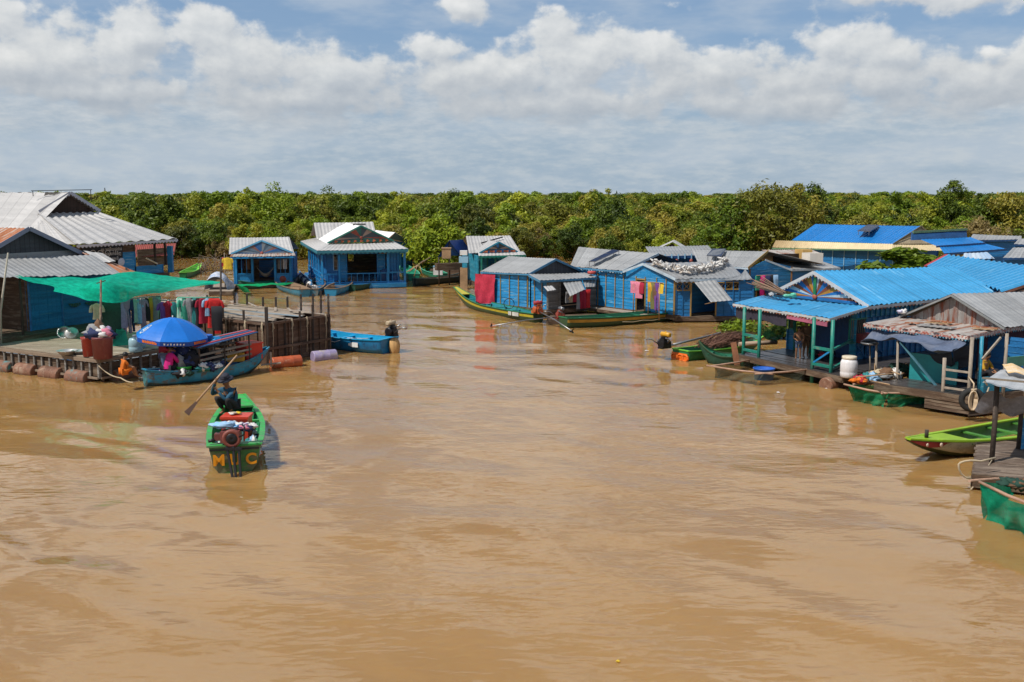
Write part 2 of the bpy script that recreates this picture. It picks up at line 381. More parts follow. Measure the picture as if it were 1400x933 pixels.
def crown_mesh(name, seed, h, r, nclump, nleaf, lsz, z0, lm, flat=.8, thin=0.0):
    rs = np.random.RandomState(seed); C = []
    for k in range(nclump):
        ph = rs.uniform(0, 2 * np.pi); q = rs.uniform(0, 1) ** .6; zt_ = rs.uniform(0, 1)
        rad = r * q * (1 - .55 * abs(zt_ - .42) ** 1.3 * 1.5)
        C.append((rad * np.cos(ph), rad * np.sin(ph), z0 + (h - z0) * (zt_ * (.35 + .65 * (1 - q * .55))), rs.uniform(.28, .62) * r * .62))
    C = np.array(C); n = nclump * nleaf
    ci = np.repeat(np.arange(nclump), nleaf); d = rs.normal(size=(n, 3)); d /= np.linalg.norm(d, axis=1)[:, None]
    rad = rs.uniform(.35, 1, n) ** .6
    p = C[ci, :3] + d * (C[ci, 3] * rad)[:, None] * np.array([1, 1, flat])
    p += rs.normal(scale=.06, size=p.shape)
    nrm = d * .7 + rs.normal(scale=.5, size=(n, 3)) + np.array([0, 0, .55]); nrm /= np.linalg.norm(nrm, axis=1)[:, None]
    a = np.cross(nrm, rs.normal(size=(n, 3))); a /= np.linalg.norm(a, axis=1)[:, None]; b = np.cross(nrm, a)
    s = (lsz * rs.uniform(.6, 1.4, n))[:, None]
    q = np.stack([p - a * s, p + b * s * .45 - a * s * .1, p + a * s, p - b * s * .45 + a * s * .1], 1)
    q = q[q[:, :, 2].min(1) > .05]; n = len(q)
    me = bpy.data.meshes.new(name); me.vertices.add(n * 4); me.vertices.foreach_set('co', q.reshape(-1))
    me.loops.add(n * 4); me.loops.foreach_set('vertex_index', np.arange(n * 4, dtype=np.int32)); me.polygons.add(n)
    me.polygons.foreach_set('loop_start', np.arange(0, n * 4, 4, dtype=np.int32)); me.polygons.foreach_set('loop_total', np.full(n, 4, np.int32)); me.update(calc_edges=True)
    me.materials.append(lm); return me, C
def trunk_mb(seed, h, C, r0=.11):
    rq = random.Random(seed); B = MB(); base = V(0, 0, -.6); top = V(rq.uniform(-.3, .3), rq.uniform(-.3, .3), h * .62)
    B.tube([base, V(rq.uniform(-.1, .1), 0, h * .28), top], [r0 * 1.3, r0, r0 * .5], 7)
    for k in range(min(7, len(C))):
        c = Vector(C[k * len(C) // 7 if len(C) >= 7 else k][:3]); s = base.lerp(top, rq.uniform(.3, .95)); mid = s.lerp(c, .5) + V(0, 0, -.12 * h * rq.random())
        B.tube([s, mid, c], [r0 * .55, r0 * .4, r0 * .12], 5)
    return B
TREE_KINDS = [  # name, h, r, clumps, leaves, leaf size, crown start, material
    ('bushy_tree', 4.6, 2.4, 26, 110, .20, .5, 0), ('bushy_tree', 4.2, 2.2, 24, 110, .19, .4, 1), ('bushy_tree', 4.9, 2.1, 24, 105, .20, .7, 2),
    ('bushy_tree', 3.9, 2.6, 28, 100, .20, .3, 1), ('bushy_tree', 5.2, 2.3, 26, 100, .21, 1.0, 0), ('bushy_tree', 3.6, 1.9, 20, 80, .17, .4, 3), ('bushy_tree', 4.4, 2.5, 28, 110, .20, .4, 2)]
KM = []
for i, (nm, h, r, nc, nl, ls, z0, lm) in enumerate(TREE_KINDS):
    cme, C = crown_mesh('crown', 100 + i, h, r, int(nc * 1.2), int(nl * 1.35), ls * .76, z0, LEAF[lm]); KM.append((nm, h, cme, C, trunk_mb(50 + i, h, C)))
TLAB = {0: 'deep green bushy tree', 1: 'olive green bushy tree', 2: 'bright green leafy tree', 3: 'half dry brownish tree'}
PROTO = {}
def place_tree(k, x, y, s, rz, label, group, name='bushy_tree', sz=None):
    key = k
    if key not in PROTO:
        nm, h, cme, C, tb = KM[k]
        root = thing(name, '', 'tree', (0, 0, 0)); tr = tb.build('trunk', BARK, root)
        cr = bpy.data.objects.new('crown', cme); COL.objects.link(cr); cr.parent = root; PROTO[key] = root; o = root
    else: o = copy_tree(PROTO[key])
    o.name = name; o.location = (x, y, 0); o.rotation_euler = (0, 0, rz); o.scale = (s, s, sz or s); tag(o, label, 'tree', group); return o
PLACES = [(-70, -30, 'left of the tall shop house'), (-30, -22, 'behind the small porch house'), (-22, -14, 'between the two porch houses'),
          (-14, -8, 'behind the large blue porch house'), (-8, -3.5, 'by the blue tarpaulin shelter'), (-3.5, 3, 'behind the turquoise house'), (3, 14, 'behind the red cloth house'),
          (14, 24, 'behind the solar panel roofs'), (24, 42, 'behind the bright blue roof'), (42, 90, 'behind the grey roofs on the right')]
def edge_y(x):
    return 99 + 3.0 * math.sin(x * .21 + 1) + 2.0 * math.sin(x * .53) - (4 if x > 8 else 0) + (0 if x > -30 else (-x - 30) * .35)
tr_r = random.Random(5); ntree = 0; front = []
for row in range(5):
    x = -62.0
    while x < 64:
        y = edge_y(x) + row * 3.1 + tr_r.uniform(-1, 1)
        if abs(x / y) < .60:
            front.append((x, y, row))
        x += tr_r.uniform(2.2, 3.4)
gaps = [(-11.3, -7.6)]
for x, y, row in front:
    k = tr_r.choice([0, 1, 1, 2, 3, 4, 6, 0, 1, 5] if row < 2 else [0, 1, 2, 3, 4, 6, 1]); s = tr_r.choice((.62, .7, .76, .82, .9, 1.0)) * (.86 if row == 0 else .95)
    place = next((p for a, b, p in PLACES if a <= x < b), 'in the flooded forest')
    r_ = '(front row)' if row == 0 else '(second row)' if row == 1 else '(further back)'
    place_tree(k, x, y, s, tr_r.uniform(0, 6.28), f'{TLAB[TREE_KINDS[k][7]]} {place} {r_}', f'{TLAB[TREE_KINDS[k][7]]}s {place} {r_}'); ntree += 1
print('trees', ntree)
# the rest of the wood reads as one mass
def far_forest():
    rs = np.random.RandomState(9); P = []; S = []
    y = 112.0; dens = 3.0
    while y < 1500:
        step = 2.6 * (1 + max(0, (y - 140)) / 150)
        xs = np.arange(-.62 * y, .62 * y, step) + rs.uniform(-.45, .45, len(np.arange(-.62 * y, .62 * y, step))) * step
        for x in xs:
            if y < edge_y(x) + 15.2: continue
            P.append((x, y + rs.uniform(-.5, .5) * step, 0)); sc = rs.choice([.58, .7, .78, .88, 1.0, 1.22, 1.5], p=[.2, .2, .2, .16, .11, .08, .05]) * (1 + min(.22, (y - 112) / 1500)); S.append((sc * max(1, step / 4.2), sc))
        y += step * .95
    me = bpy.data.meshes.new('far_forest'); me.from_pydata(P, [], [])
    at_ = me.attributes.new('sc', 'FLOAT_VECTOR', 'POINT'); at_.data.foreach_set('vector', np.array([(a, a, b) for a, b in S], np.float32).ravel())
    ar = me.attributes.new('rz', 'FLOAT', 'POINT'); ar.data.foreach_set('value', rs.uniform(0, 6.28, len(P)).astype(np.float32))
    o = bpy.data.objects.new('far_forest', me); COL.objects.link(o); tag(o, 'dense green flooded forest stretching to the horizon behind the houses', 'forest', kind='stuff')
    ng = bpy.data.node_groups.new('forest_scatter', 'GeometryNodeTree')
    ng.interface.new_socket('Geometry', in_out='INPUT', socket_type='NodeSocketGeometry'); ng.interface.new_socket('Geometry', in_out='OUTPUT', socket_type='NodeSocketGeometry')
    g = NT(ng); gi = g.n('NodeGroupInput'); go = g.n('NodeGroupOutput')
    jn = g.n('GeometryNodeJoinGeometry')
    for k in (0, 1, 2, 3, 4, 6):
        cr = [c for c in PROTO[k].children if c.name.startswith('crown')][0]
        oi = g.n('GeometryNodeObjectInfo', ins={'Object': cr, 'As Instance': True}); ng.links.new(oi.outputs['Geometry'], jn.inputs[0])
    sc = g.n('GeometryNodeInputNamedAttribute', data_type='FLOAT_VECTOR', ins={'Name': 'sc'}); rz = g.n('GeometryNodeInputNamedAttribute', data_type='FLOAT', ins={'Name': 'rz'})
    cv = g.n('ShaderNodeCombineXYZ', ins={2: rz.outputs[0]})
    ri = g.n('FunctionNodeRandomValue', data_type='INT', ins={4: 0, 5: 5})
    ip = g.n('GeometryNodeInstanceOnPoints', ins={'Points': gi.outputs[0], 'Instance': jn.outputs[0], 'Pick Instance': True, 'Instance Index': ri.outputs[2], 'Rotation': cv.outputs[0], 'Scale': sc.outputs[0]})
    ng.links.new(ip.outputs[0], go.inputs[0])
    md = o.modifiers.new('scatter', 'NODES'); md.node_group = ng
    print('far trees', len(P))
far_forest()
# taller trees that stand out against the sky
def big_tree(label, px, top, y, r, lm, seed, nclump=44, nleaf=130, z0=1.6, lsz=.17):
    q = D(px, top, y); h = q.z * 1.13; cme, C = crown_mesh('crown', seed, h, r, nclump, nleaf, lsz, z0, LEAF[lm], .8); root = thing('tall_tree', label, 'tree', V(q.x, q.y, 0)); cr = bpy.data.objects.new('crown', cme); COL.objects.link(cr); cr.parent = root
    tb = trunk_mb(seed, h, C, .2); tb.v = [p + V(q.x, q.y, 0) for p in tb.v]; tb.build('trunk', BARK, root)
big_tree('tallest spreading tree with dark trunk and brownish crown behind the middle houses', 1046, 252, 84, 3.6, 1, 301, 60, 150, 1.3)
big_tree('leafy yellow green tree left of the tallest spreading tree', 1000, 276, 83, 2.6, 2, 302, 44, 130, .6); big_tree('brownish tree right of the tallest spreading tree', 1090, 264, 88, 3.0, 1, 303, 50, 130, 1.2)
big_tree('dark green tree leaning out right of the tallest tree', 1110, 262, 96, 2.8, 0, 304); big_tree('round deep green tree standing above the forest at the far right', 1306, 252.5, 118, 3.0, 0, 305, 50, 150, 1.0)
big_tree('tall clump of bright trees above the canopy at the left', 378, 261, 128, 3.4, 2, 306); big_tree('pale feathery tree above the canopy at the left', 338, 263.5, 140, 2.6, 2, 307); big_tree('mid green tree on the skyline behind the large porch house', 450, 264, 150, 2.8, 0, 308)
big_tree('olive tree on the skyline above the red cloth house', 810, 261, 150, 3.0, 1, 309); big_tree('second olive tree on the skyline near the middle', 830, 263, 160, 2.8, 0, 310); big_tree('green tree on the skyline above the turquoise house', 622, 264, 170, 3, 0, 311); big_tree('brown tinted tree at the far right edge', 1380, 263, 110, 3.2, 1, 312)
big_tree('bright green bushy tree behind the blue tarpaulin shelter', 598, 298, 84, 2.9, 2, 313, 50, 150, .3); big_tree('brown tinted leafy tree behind the strong blue roof', 1340, 300, 92, 3.2, 3, 314, 40, 110, .4); big_tree('tall shrubby tree behind the cardboard box house', 1180, 292, 92, 3.2, 1, 315, 50, 130, .4)

# ------------------------------------------------------------------ paints and metals
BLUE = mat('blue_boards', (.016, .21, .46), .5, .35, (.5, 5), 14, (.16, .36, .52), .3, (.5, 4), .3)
BLUE2 = mat('deep_shade_blue_boards', (.014, .145, .37), .5, .35, (.5, 5), 14, (.05, .18, .34), .25, (.5, 4), .3)  # deeper copy of the blue boards; shade of unlit walls put into the colour
TURQ = mat('turquoise_boards', (.02, .22, .33), .5, .3, (.5, 5), 14, (.15, .36, .42), .25, (.5, 4), .3)
TEAL = mat('teal_paint', (.012, .19, .145), .45, .25, (2, 2), 14, (.10, .22, .17), .3)
BLUEP = mat('blue_paint', (.012, .20, .46), .45, .25, (2, 2), 14, (.12, .28, .42), .25)
NAVY = mat('navy_paint', (.012, .06, .17), .5, .3)
GREYW = mat('grey_weathered_boards', (.17, .16, .145), .85, .35, (.6, 6), 16, (.30, .29, .27), .3, (.6, 4), .4)
BROWNW = mat('brown_wet_boards', (.085, .052, .032), .75, .4, (.6, 6), 16, (.17, .125, .085), .4, (.6, 4), .4)
DECKW = mat('sunbleached_deck', (.30, .235, .17), .8, .3, (.5, 5), 14, (.42, .36, .29), .3, (.5, 3), .4, planks=(.16, 0))
POLEW = mat('grey_pole_wood', (.20, .165, .125), .85, .35, (6, 1.5), 14, bump=.3)
DARKW = mat('dark_timber', (.045, .033, .026), .8, .4, (5, 1.5), 14, (.12, .09, .07), .3, bump=.3)
BAMBOO = mat('bamboo', (.34, .22, .12), .6, .3, (5, 1), 10, bump=.2)
OCHRE = mat('ochre_trim', (.30, .19, .055), .6, .3)
TIN = mat('grey_roof_tin', (.36, .36, .355), .5, .16, (.25, 2.2), 7, (.24, .21, .19), .14, (2.5, .3), metal=.25, sheets=(.8, .80))
TINW = mat('pale_roof_tin', (.47, .455, .44), .48, .12, (.3, 2.5), 6, (.44, .39, .36), .14, (2.5, .25), metal=.1, sheets=(.95, .80))
TIND = mat('dull_roof_tin', (.27, .275, .28), .5, .2, (.3, 2), 7, (.20, .15, .11), .22, (2.2, .3), metal=.25)
RUST = mat('rusty_tin', (.33, .115, .045), .8, .4, (3, .6), 8, (.42, .36, .31), .35, (3, .35), .2)
RUSTMIX = mat('patchy_rusty_tin', (.33, .30, .275), .75, .25, (3, .6), 8, (.22, .085, .045), .38, (2.0, .35), .2)
BROOF = mat('light_blue_roof_sheet', (.045, .28, .53), .42, .12, (.3, 3), 6, (.17, .42, .62), .2, (3, .3), sheets=(.9, .82))
BROOF2 = mat('strong_blue_roof_sheet', (.008, .165, .48), .4, .1, (.3, 3), 6, (.04, .26, .58), .15, (3, .3), sheets=(.9, .8))
CREAM = mat('cream_roof_sheet', (.62, .50, .30), .5, .1, (2, .5), 8, (.45, .33, .18), .2)
REDP = mat('red_paint', (.33, .035, .04), .5, .25)
REDBR = mat('brick_red_paint', (.30, .065, .045), .6, .3)
YELP = mat('yellow_paint', (.50, .27, .02), .5, .25)
ORANGEP = mat('orange_paint', (.55, .13, .015), .5, .2)
WHITEP = mat('white_paint', (.72, .72, .70), .5, .1, wear=(.5, .48, .44), wear_amt=.2)
GREENP = mat('green_paint', (.02, .17, .06), .45, .25, (2, 2), 14)
PALEBL = mat('pale_blue_paint', (.25, .45, .60), .5, .15)
BLACKP = mat('black_paint', (.012, .012, .014), .5, .2)
DGREY = mat('dark_grey_board', (.055, .058, .068), .75, .3, (.6, 5), 14, planks=(.22, 1), bump=.3)
PVD = mat('solar_cells', (.014, .024, .06), .4, .2, spec=.3)
STEEL = mat('dull_steel', (.30, .30, .30), .35, .2, metal=.8)
DARKMET = mat('oily_dark_metal', (.03, .03, .032), .4, .3, metal=.5)
ROPE = mat('pale_rope', (.42, .34, .23), .9, .2)
RUBBER = mat('tyre_rubber', (.018, .018, .018), .8, .2)

# ------------------------------------------------------------------ walls, roofs and trim
class WF:                                  # a vertical plane seen from outside: u runs left to right, o outwards
    def __init__(s, p0, p1):
        s.p = Vector((p0[0], p0[1], 0)); q = Vector((p1[0], p1[1], 0)); s.L = (q - s.p).length; s.d = (q - s.p) / s.L; s.n = Vector((s.d.y, -s.d.x, 0))
    def P(s, u, z, o=0.0): return s.p + s.d * u + s.n * o + Vector((0, 0, z))
    def up(s, px, z=2.0):                  # u of the wall at a photo column
        k = (px - 700) / FL; e = (ST * (CH - z))
        return (k * (s.p.y * CT + e) - s.p.x) / (s.d.x - k * s.d.y * CT)
def boards(B, w, u0, u1, z0, z1, op=(), bh=.19, lap=.014, th=.022):
    z = z0; r = random.Random(int(u1 * 977 + z0 * 31))
    while z < z1 - .01:
        zz = min(z + bh, z1); c = (z + zz) / 2; seg = [(u0, u1)]
        for a, b, c0, c1 in op:
            if c0 < c < c1: seg = [q for s0, s1 in seg for q in ((s0, min(s1, a)), (max(s0, b), s1)) if q[1] - q[0] > .02]
        for s0, s1 in seg:
            j = r.uniform(0, .006)
            B.hexa([w.P(s0, z, lap + j), w.P(s1, z, lap + j), w.P(s1, z, -th), w.P(s0, z, -th)], [w.P(s0, zz - .004, j), w.P(s1, zz - .004, j), w.P(s1, zz - .004, -th), w.P(s0, zz - .004, -th)])
        z = zz
def vboards(B, w, u0, u1, z0, top, bw=.2, th=.025):
    u = u0; r = random.Random(int(u1 * 877)); tf = top if callable(top) else (lambda _: top)
    while u < u1 - .01:
        uu = min(u + bw, u1); j = r.uniform(0, .008); a, b = tf(u), tf(uu - .006)
        if max(a, b) > z0 + .02:
            a, b = max(a, z0 + .005), max(b, z0 + .005)
            B.hexa([w.P(u, z0, j), w.P(uu - .006, z0, j), w.P(uu - .006, z0, -th), w.P(u, z0, -th)], [w.P(u, a, j), w.P(uu - .006, b, j), w.P(uu - .006, b, -th), w.P(u, a, -th)])
        u = uu
def wall(par, p0, p1, z0, z1, m, op=(), name='wall', battens=(), bm=None, vert=False, bh=.19):
    w = WF(p0, p1); B = MB()
    if vert: vboards(B, w, 0, w.L, z0, z1)
    else: boards(B, w, 0, w.L, z0, z1, op, bh)
    B.cur = 1
    for u in battens: B.bar(w.P(u, z0, .04), w.P(u, z1, .04), .05, .03, up=w.n)
    for u in (0, w.L): B.bar(w.P(u, z0, .012), w.P(u, z1, .012), .075, .075)
    B.build(name, [m, bm or m], par); return w
def door_opening(par, w, u0, u1, z0, z1, m, leaf=None, name='door'):
    B = MB()
    for u in (u0, u1): B.bar(w.P(u, z0, .02), w.P(u, z1, .02), .07, .07)
    B.bar(w.P(u0 - .035, z1, .022), w.P(u1 + .035, z1, .022), .07, .07)
    return B.build(name, m, par)
def window(par, w, u0, u1, z0, z1, m, style='bars', n=6, m2=None):
    B = MB()
    for a, b in (((u0, z0), (u1, z0)), ((u0, z1), (u1, z1)), ((u0, z0), (u0, z1)), ((u1, z0), (u1, z1))):
        B.bar(w.P(a[0], a[1], .02), w.P(b[0], b[1], .02), .06, .06)
    o = B.build('window', m, par); C = MB()
    if style == 'bars':
        for k in range(1, n): u = u0 + (u1 - u0) * k / n; C.bar(w.P(u, z0, .01), w.P(u, z1, .01), .028, .028)
    elif style == 'cross':
        k = max(1, int(round((u1 - u0) / (z1 - z0)))); s = (u1 - u0) / k
        for i in range(k):
            C.bar(w.P(u0 + i * s, z0, .005), w.P(u0 + i * s + s, z1, .005), .03, .02); C.bar(w.P(u0 + i * s, z1, -.02), w.P(u0 + i * s + s, z0, -.02), .03, .02)
            C.bar(w.P(u0 + i * s, z0, .03), w.P(u0 + i * s, z1, .03), .035, .02)
    C.build('window_bars', m2 or m, o); return o
def roof(par, a, b, c, d, m, name='roof', pitch=.2, amp=.024, nv=2, jit=.03, sag=.02):
    B = MB(); B.sheet(a, b, c, d, pitch, amp, nv, sag, jit=jit); return B.build(name, m, par)
def strip(par, pts, m, w=.03, h=.14, name='fascia', up=(0, 0, 1), scallop=None, m2=None):
    B = MB()
    for p, q in zip(pts[:-1], pts[1:]): B.bar(p, q, w, h, up)
    if scallop:                            # hanging toothed trim
        s, dz = scallop; B.cur = 1
        for p, q in zip(pts[:-1], pts[1:]):
            p, q = Vector(p), Vector(q); n = max(2, int((q - p).length / s)); d = (q - p) / n; nn = Vector((d.y, -d.x, 0)).normalized() * .006
            for k in range(n):
                a = p + d * k - V(0, 0, h / 2); b_ = a + d * .94; c_ = (a + b_) / 2 - V(0, 0, dz)
                i = [B.pt(x + y) for y in (nn * -1, nn) for x in (a, b_, c_)]
                B.face((i[0], i[1], i[2])); B.face((i[5], i[4], i[3])); B.face((i[0], i[2], i[5], i[3])); B.face((i[1], i[4], i[5], i[2]))
                if k % 2 == 0: B.cur = 0 if B.cur == 1 else 1
    return B.build(name, [m, m2 or m], par)
def gable(par, L_, R_, A_, m, name='gable', fan=None, hub=None, th=.03, nsp=12, sp0=.08):
    """triangular gable board, optionally painted as a sunburst of wedges"""
    L_, R_, A_ = Vector(L_), Vector(R_), Vector(A_); B = MB(); n = (R_ - L_).cross(A_ - L_).normalized() * th
    if n.dot(Vector((0, -1, 0))) < 0 and abs(n.y) > .3 * th: n = -n
    def prism(pts):
        f = [p + n for p in pts]; k = len(pts); i = [B.pt(p) for p in f]; j = [B.pt(p - n) for p in f]
        B.face(i); B.face(j[::-1])
        for q in range(k): B.face((i[q], j[q], j[(q + 1) % k], i[(q + 1) % k]))
    if not fan: prism([L_, R_, A_])
    else:
        H = L_.lerp(R_, .5) + (A_ - L_.lerp(R_, .5)) * sp0; path = []
        for k in range(nsp + 1):
            t = k / nsp; path.append(L_.lerp(A_, t * 2) if t <= .5 else A_.lerp(R_, t * 2 - 1))
        for k in range(nsp): B.cur = k % len(fan); prism([H, path[k + 1], path[k]][::-1] if False else [H, path[k], path[k + 1]])
        B.cur = len(fan) - 1; prism([L_, H, R_])
        o = B.build(name, fan, par)
        Bh = MB(); q = Quaternion((n.normalized().to_track_quat('Z', 'Y'))); Bh.lathe([(.0, .05), (.09, .05), (.12, .0)], H + n * 1.2, 12, axis=q.to_matrix().to_4x4()); Bh.build('rosette', hub or fan[0], o)
        return o
    return B.build(name, m, par)
def posts(par, pts, z0, z1, m, r=.05, name='post', square=False):
    for p in pts:
        B = MB(); zb = z0(p) if callable(z0) else z0; zt_ = z1(p) if callable(z1) else z1
        if square: B.bar((p[0], p[1], zb), (p[0], p[1], zt_), r * 2)
        else: B.tube([(p[0], p[1], zb), (p[0] + .01, p[1], (zb + zt_) / 2), (p[0], p[1], zt_)], r, 8)
        B.build(name, m, par)
def railing(par, p, q, z0, z1, m, nb=0, rails=(0, 1), r=.03, cross=False, name='railing', m2=None):
    B = MB(); p, q = Vector((p[0], p[1], 0)), Vector((q[0], q[1], 0))
    for t_ in rails:
        z = z0 + (z1 - z0) * t_; B.bar(p + V(0, 0, z), q + V(0, 0, z), r * 2)
    for k in range(nb + 1 if nb else 0):
        a = p.lerp(q, k / nb); B.bar(a + V(0, 0, z0), a + V(0, 0, z1), r * 1.1)
    if cross:
        B.cur = 1; B.bar(p + V(0, 0, z0), q + V(0, 0, z1), r * 1.3)
        if cross == 2: B.bar(p + V(.01, -.01, z1), q + V(.01, -.01, z0), r * 1.3)
    return B.build(name, [m, m2 or m], par)
def deck(par, c, z, th, m, name='deck', edge=None, run=0):
    """planked platform; c = four plan corners, boards run along edge c0-c1 when run is 0"""
    c = [Vector((p[0], p[1], z)) for p in c]; B = MB()
    if run: c = c[1:] + c[:1]
    n = max(2, int((c[3] - c[0]).length / .17)); r = random.Random(n * 7 + int(c[0].x * 13))
    for k in range(n):
        a0, a1 = c[0].lerp(c[3], k / n), c[1].lerp(c[2], k / n); b0, b1 = c[0].lerp(c[3], (k + .93) / n), c[1].lerp(c[2], (k + .93) / n); dz = V(0, 0, r.uniform(-.01, .006)); e = (a1 - a0).normalized() * r.uniform(-.04, .06)
        B.hexa([a0 - e + dz - V(0, 0, .03), a1 + e + dz - V(0, 0, .03), b1 + e + dz - V(0, 0, .03), b0 - e + dz - V(0, 0, .03)], [a0 - e + dz, a1 + e + dz, b1 + e + dz, b0 - e + dz])
    o = B.build(name, m, par)
    if th > .05:
        B = MB(); i = V(0, 0, -.035)
        for p, q in zip(c, c[1:] + c[:1]): B.bar(p + i - V(0, 0, th / 2), q + i - V(0, 0, th / 2), .06, th)
        for k in range(1, 6): B.bar(c[0].lerp(c[3], k / 6) + i - V(0, 0, th / 2 - .02), c[1].lerp(c[2], k / 6) + i - V(0, 0, th / 2 - .02), .06, th - .05)
        B.build('deck_frame', edge or BROWNW, par)
    return o
def drum(par, p, q, r, m, name='float_drum', label=None):
    p, q = Vector(p), Vector(q); B = MB(); d = q - p; L = d.length; ax = d.to_track_quat('Z', 'Y').to_matrix().to_4x4()
    pr = [(r * .86, .0), (r * .98, .015), (r, .04)]
    for k in (1, 2):
        z = L * k / 3; pr += [(r, z - .03), (r * 1.035, z), (r, z + .03)]
    pr += [(r, L - .04), (r * .98, L - .015), (r * .86, L)]
    B.lathe(pr, p, 20, axis=ax); o = B.build(name, m, par)
    if label: o['label'] = label
    return o
def solar(par, a, b, c, d, th=.04):
    a, b, c, d = map(Vector, (a, b, c, d)); n = (b - a).cross(d - a).normalized(); B = MB()
    if n.z < 0: n = -n
    B.hexa([a, b, c, d], [x + n * th for x in (a, b, c, d)]); o = B.build('solar_panel', STEEL, par)
    B = MB(); nx, ny = 6, 3
    for i in range(nx):
        for j in range(ny):
            f = lambda u, v: a.lerp(b, u).lerp(d.lerp(c, u), v) + n * (th + .004)
            B.poly([f((i + .04) / nx, (j + .04) / ny), f((i + .96) / nx, (j + .04) / ny), f((i + .96) / nx, (j + .96) / ny), f((i + .04) / nx, (j + .96) / ny)])
    B.build('solar_cells', PVD, o); B = MB()
    for p in (a.lerp(b, .1), a.lerp(b, .9), d.lerp(c, .1), d.lerp(c, .9)): B.bar(p, p - V(0, 0, .26), .03)
    B.build('panel_stand', STEEL, o); return o
def rope(par, pts, r=.018, m=None, sag=.0, name='rope'):
    P = []
    for p, q in zip(pts[:-1], pts[1:]):
        p, q = Vector(p), Vector(q)
        for k in range(6): P.append(p.lerp(q, k / 6) - V(0, 0, sag * math.sin(math.pi * k / 6)))
    P.append(Vector(pts[-1])); B = MB(); B.tube(P, r, 6); return B.build(name, m or ROPE, par)
# ------------------------------------------------------------------ left: deck, house with grey and rusty roof, tall shop house
C0 = at(137, 524, 0); AX = Vector((.49, .87, 0)).normalized(); LX = Vector((-AX.y, AX.x, 0))
def Q(a, l, z=0.0): return V(C0.x, C0.y, 0) + AX * a + LX * l + V(0, 0, z)
DZ = .88
dk = thing('floating_deck', 'broad sunbleached wooden deck on rusty drums in front of the shaded blue house', 'deck', Q(0, 0, 0))
deck(dk, [Q(0, 9), Q(0, 0), Q(5.2, 0), Q(5.2, 9)], DZ, .12, DECKW, edge=BROWNW)
for nm, p, q in (('deck_side', Q(.02, 9.5), Q(.02, 0)), ('deck_side', Q(.0, .02), Q(5.2, .02))):
    w = WF(p, q); B = MB(); boards(B, w, 0, w.L, .22, .66, (), .13, .006); B.cur = 1
    n = int(w.L / .42)
    for k in range(n + 1): B.bar(w.P(w.L * k / n, .16, .05), w.P(w.L * k / n, .80, .05), .075, .06, up=w.n)
    B.cur = 2; B.bar(w.P(-.05, .78, .09), w.P(w.L + .05, .78, .09), .05, .12); B.bar(w.P(0, .17, .09), w.P(w.L, .17, .09), .06, .07)
    B.build(nm, [BROWNW, GREYW, mat('pale_beam', (.24, .18, .13), .8, .3, (.6, 6), 14, bump=.4)], dk)
RUSTD = mat('rusty_drum', (.19, .090, .055), .75, .4, (1.5, 1.5), 8, (.30, .20, .14), .35)
TEALD = mat('teal_rusty_drum', (.20, .10, .065), .75, .35, (1.2, 1.2), 8, (.05, .25, .27), .28)
for k, (a, l0, m) in enumerate(((-.12, .55, TEALD), (-.12, 2.0, RUSTD), (-.12, 3.4, RUSTD), (-.12, 4.75, TEALD), (-.12, 6.2, RUSTD))):
    drum(dk, Q(a + .1, l0, .10), Q(a + .05, l0 + .95, .11), .27, m)
for a in (.55, 2.6, 4.2): drum(dk, Q(a, -.02, .10), Q(a + .9, .05, .10), .27, RUSTD)
# poles that carry the shade net
pole1 = thing('net_pole', 'thin leaning pole at the deck corner holding up the green shade net', 'pole', Q(.25, .15, 0))
pt = D(138, 383, Q(.25, .15).y + .1); B = MB(); B.tube([Q(.25, .15, -.4), Q(.25, .15, 1.6), pt], [.05, .045, .035], 8); B.build('shaft', mat('peeling_pole', (.32, .22, .15), .85, .4, (4, 2), 10, (.10, .07, .05), .5, bump=.3), pole1); B = MB()
B.bar(pt + V(-.16, 0, -.12), pt + V(.16, 0, -.02), .03); B.build('crosspiece', DARKW, pole1)
p2 = at(0, 470, DZ); pole2 = thing('net_pole', 'pale crooked pole at the left end of the deck', 'pole', p2)
B = MB(); B.tube([p2 + V(0, 0, -.5), p2 + V(.08, .05, 1.2), D(11, 346, p2.y + .1)], [.05, .045, .03], 8); B.build('shaft', mat('pale_pole', (.38, .35, .28), .85, .3, (4, 2), 10, bump=.2), pole2)
p3 = at(303, 462, DZ); pole3 = thing('net_pole', 'dark thin pole beside the red clothes holding the tip of the green net', 'pole', p3)
B = MB(); B.tube([p3 + V(0, 0, -.9), p3 + V(0, 0, .9), D(302, 352, p3.y)], [.05, .045, .035], 8); B.build('shaft', DARKW, pole3)
# house with the patchy roof
ha = thing('floating_house', 'blue wooden house with grey gable and patched rusty tin roof behind the green net', 'house', Q(3.6, 8.6, 0))
GA = [Q(3.5 - 2.45, 8.7), Q(3.5 + 2.45, 8.7), Q(3.5, 8.7)]
zf = 3.98; za = 5.08
Lf, Rf, Ap = Q(1.2, 8.6, zf), Q(5.85, 8.6, zf), Q(3.5, 8.6, za)
bk = LX * 9
gable(ha, Lf + V(0, 0, .02), Rf + V(0, 0, .02), Ap - V(0, 0, .03), DGREY)
B = MB(); B.bar(Lf - AX * 3 + V(0, 0, -.1), Rf + V(0, 0, -.1), .12, .42); B.build('gable_flashing', TIND, ha)
roof(ha, Lf - LX * .3 - AX * .5 + V(0, 0, -.2), Lf + bk - AX * .5 + V(0, 0, -.2), Ap + bk, Ap - LX * .3, RUST, pitch=.26, amp=.03)
roof(ha, Rf - LX * .3 + AX * .5 + V(0, 0, -.2), Rf + bk + AX * .5 + V(0, 0, -.2), Ap + bk, Ap - LX * .3, TIND, pitch=.26, amp=.03)
GREYPUR = mat('grey_lilac_paint', (.19, .20, .27), .6, .2)
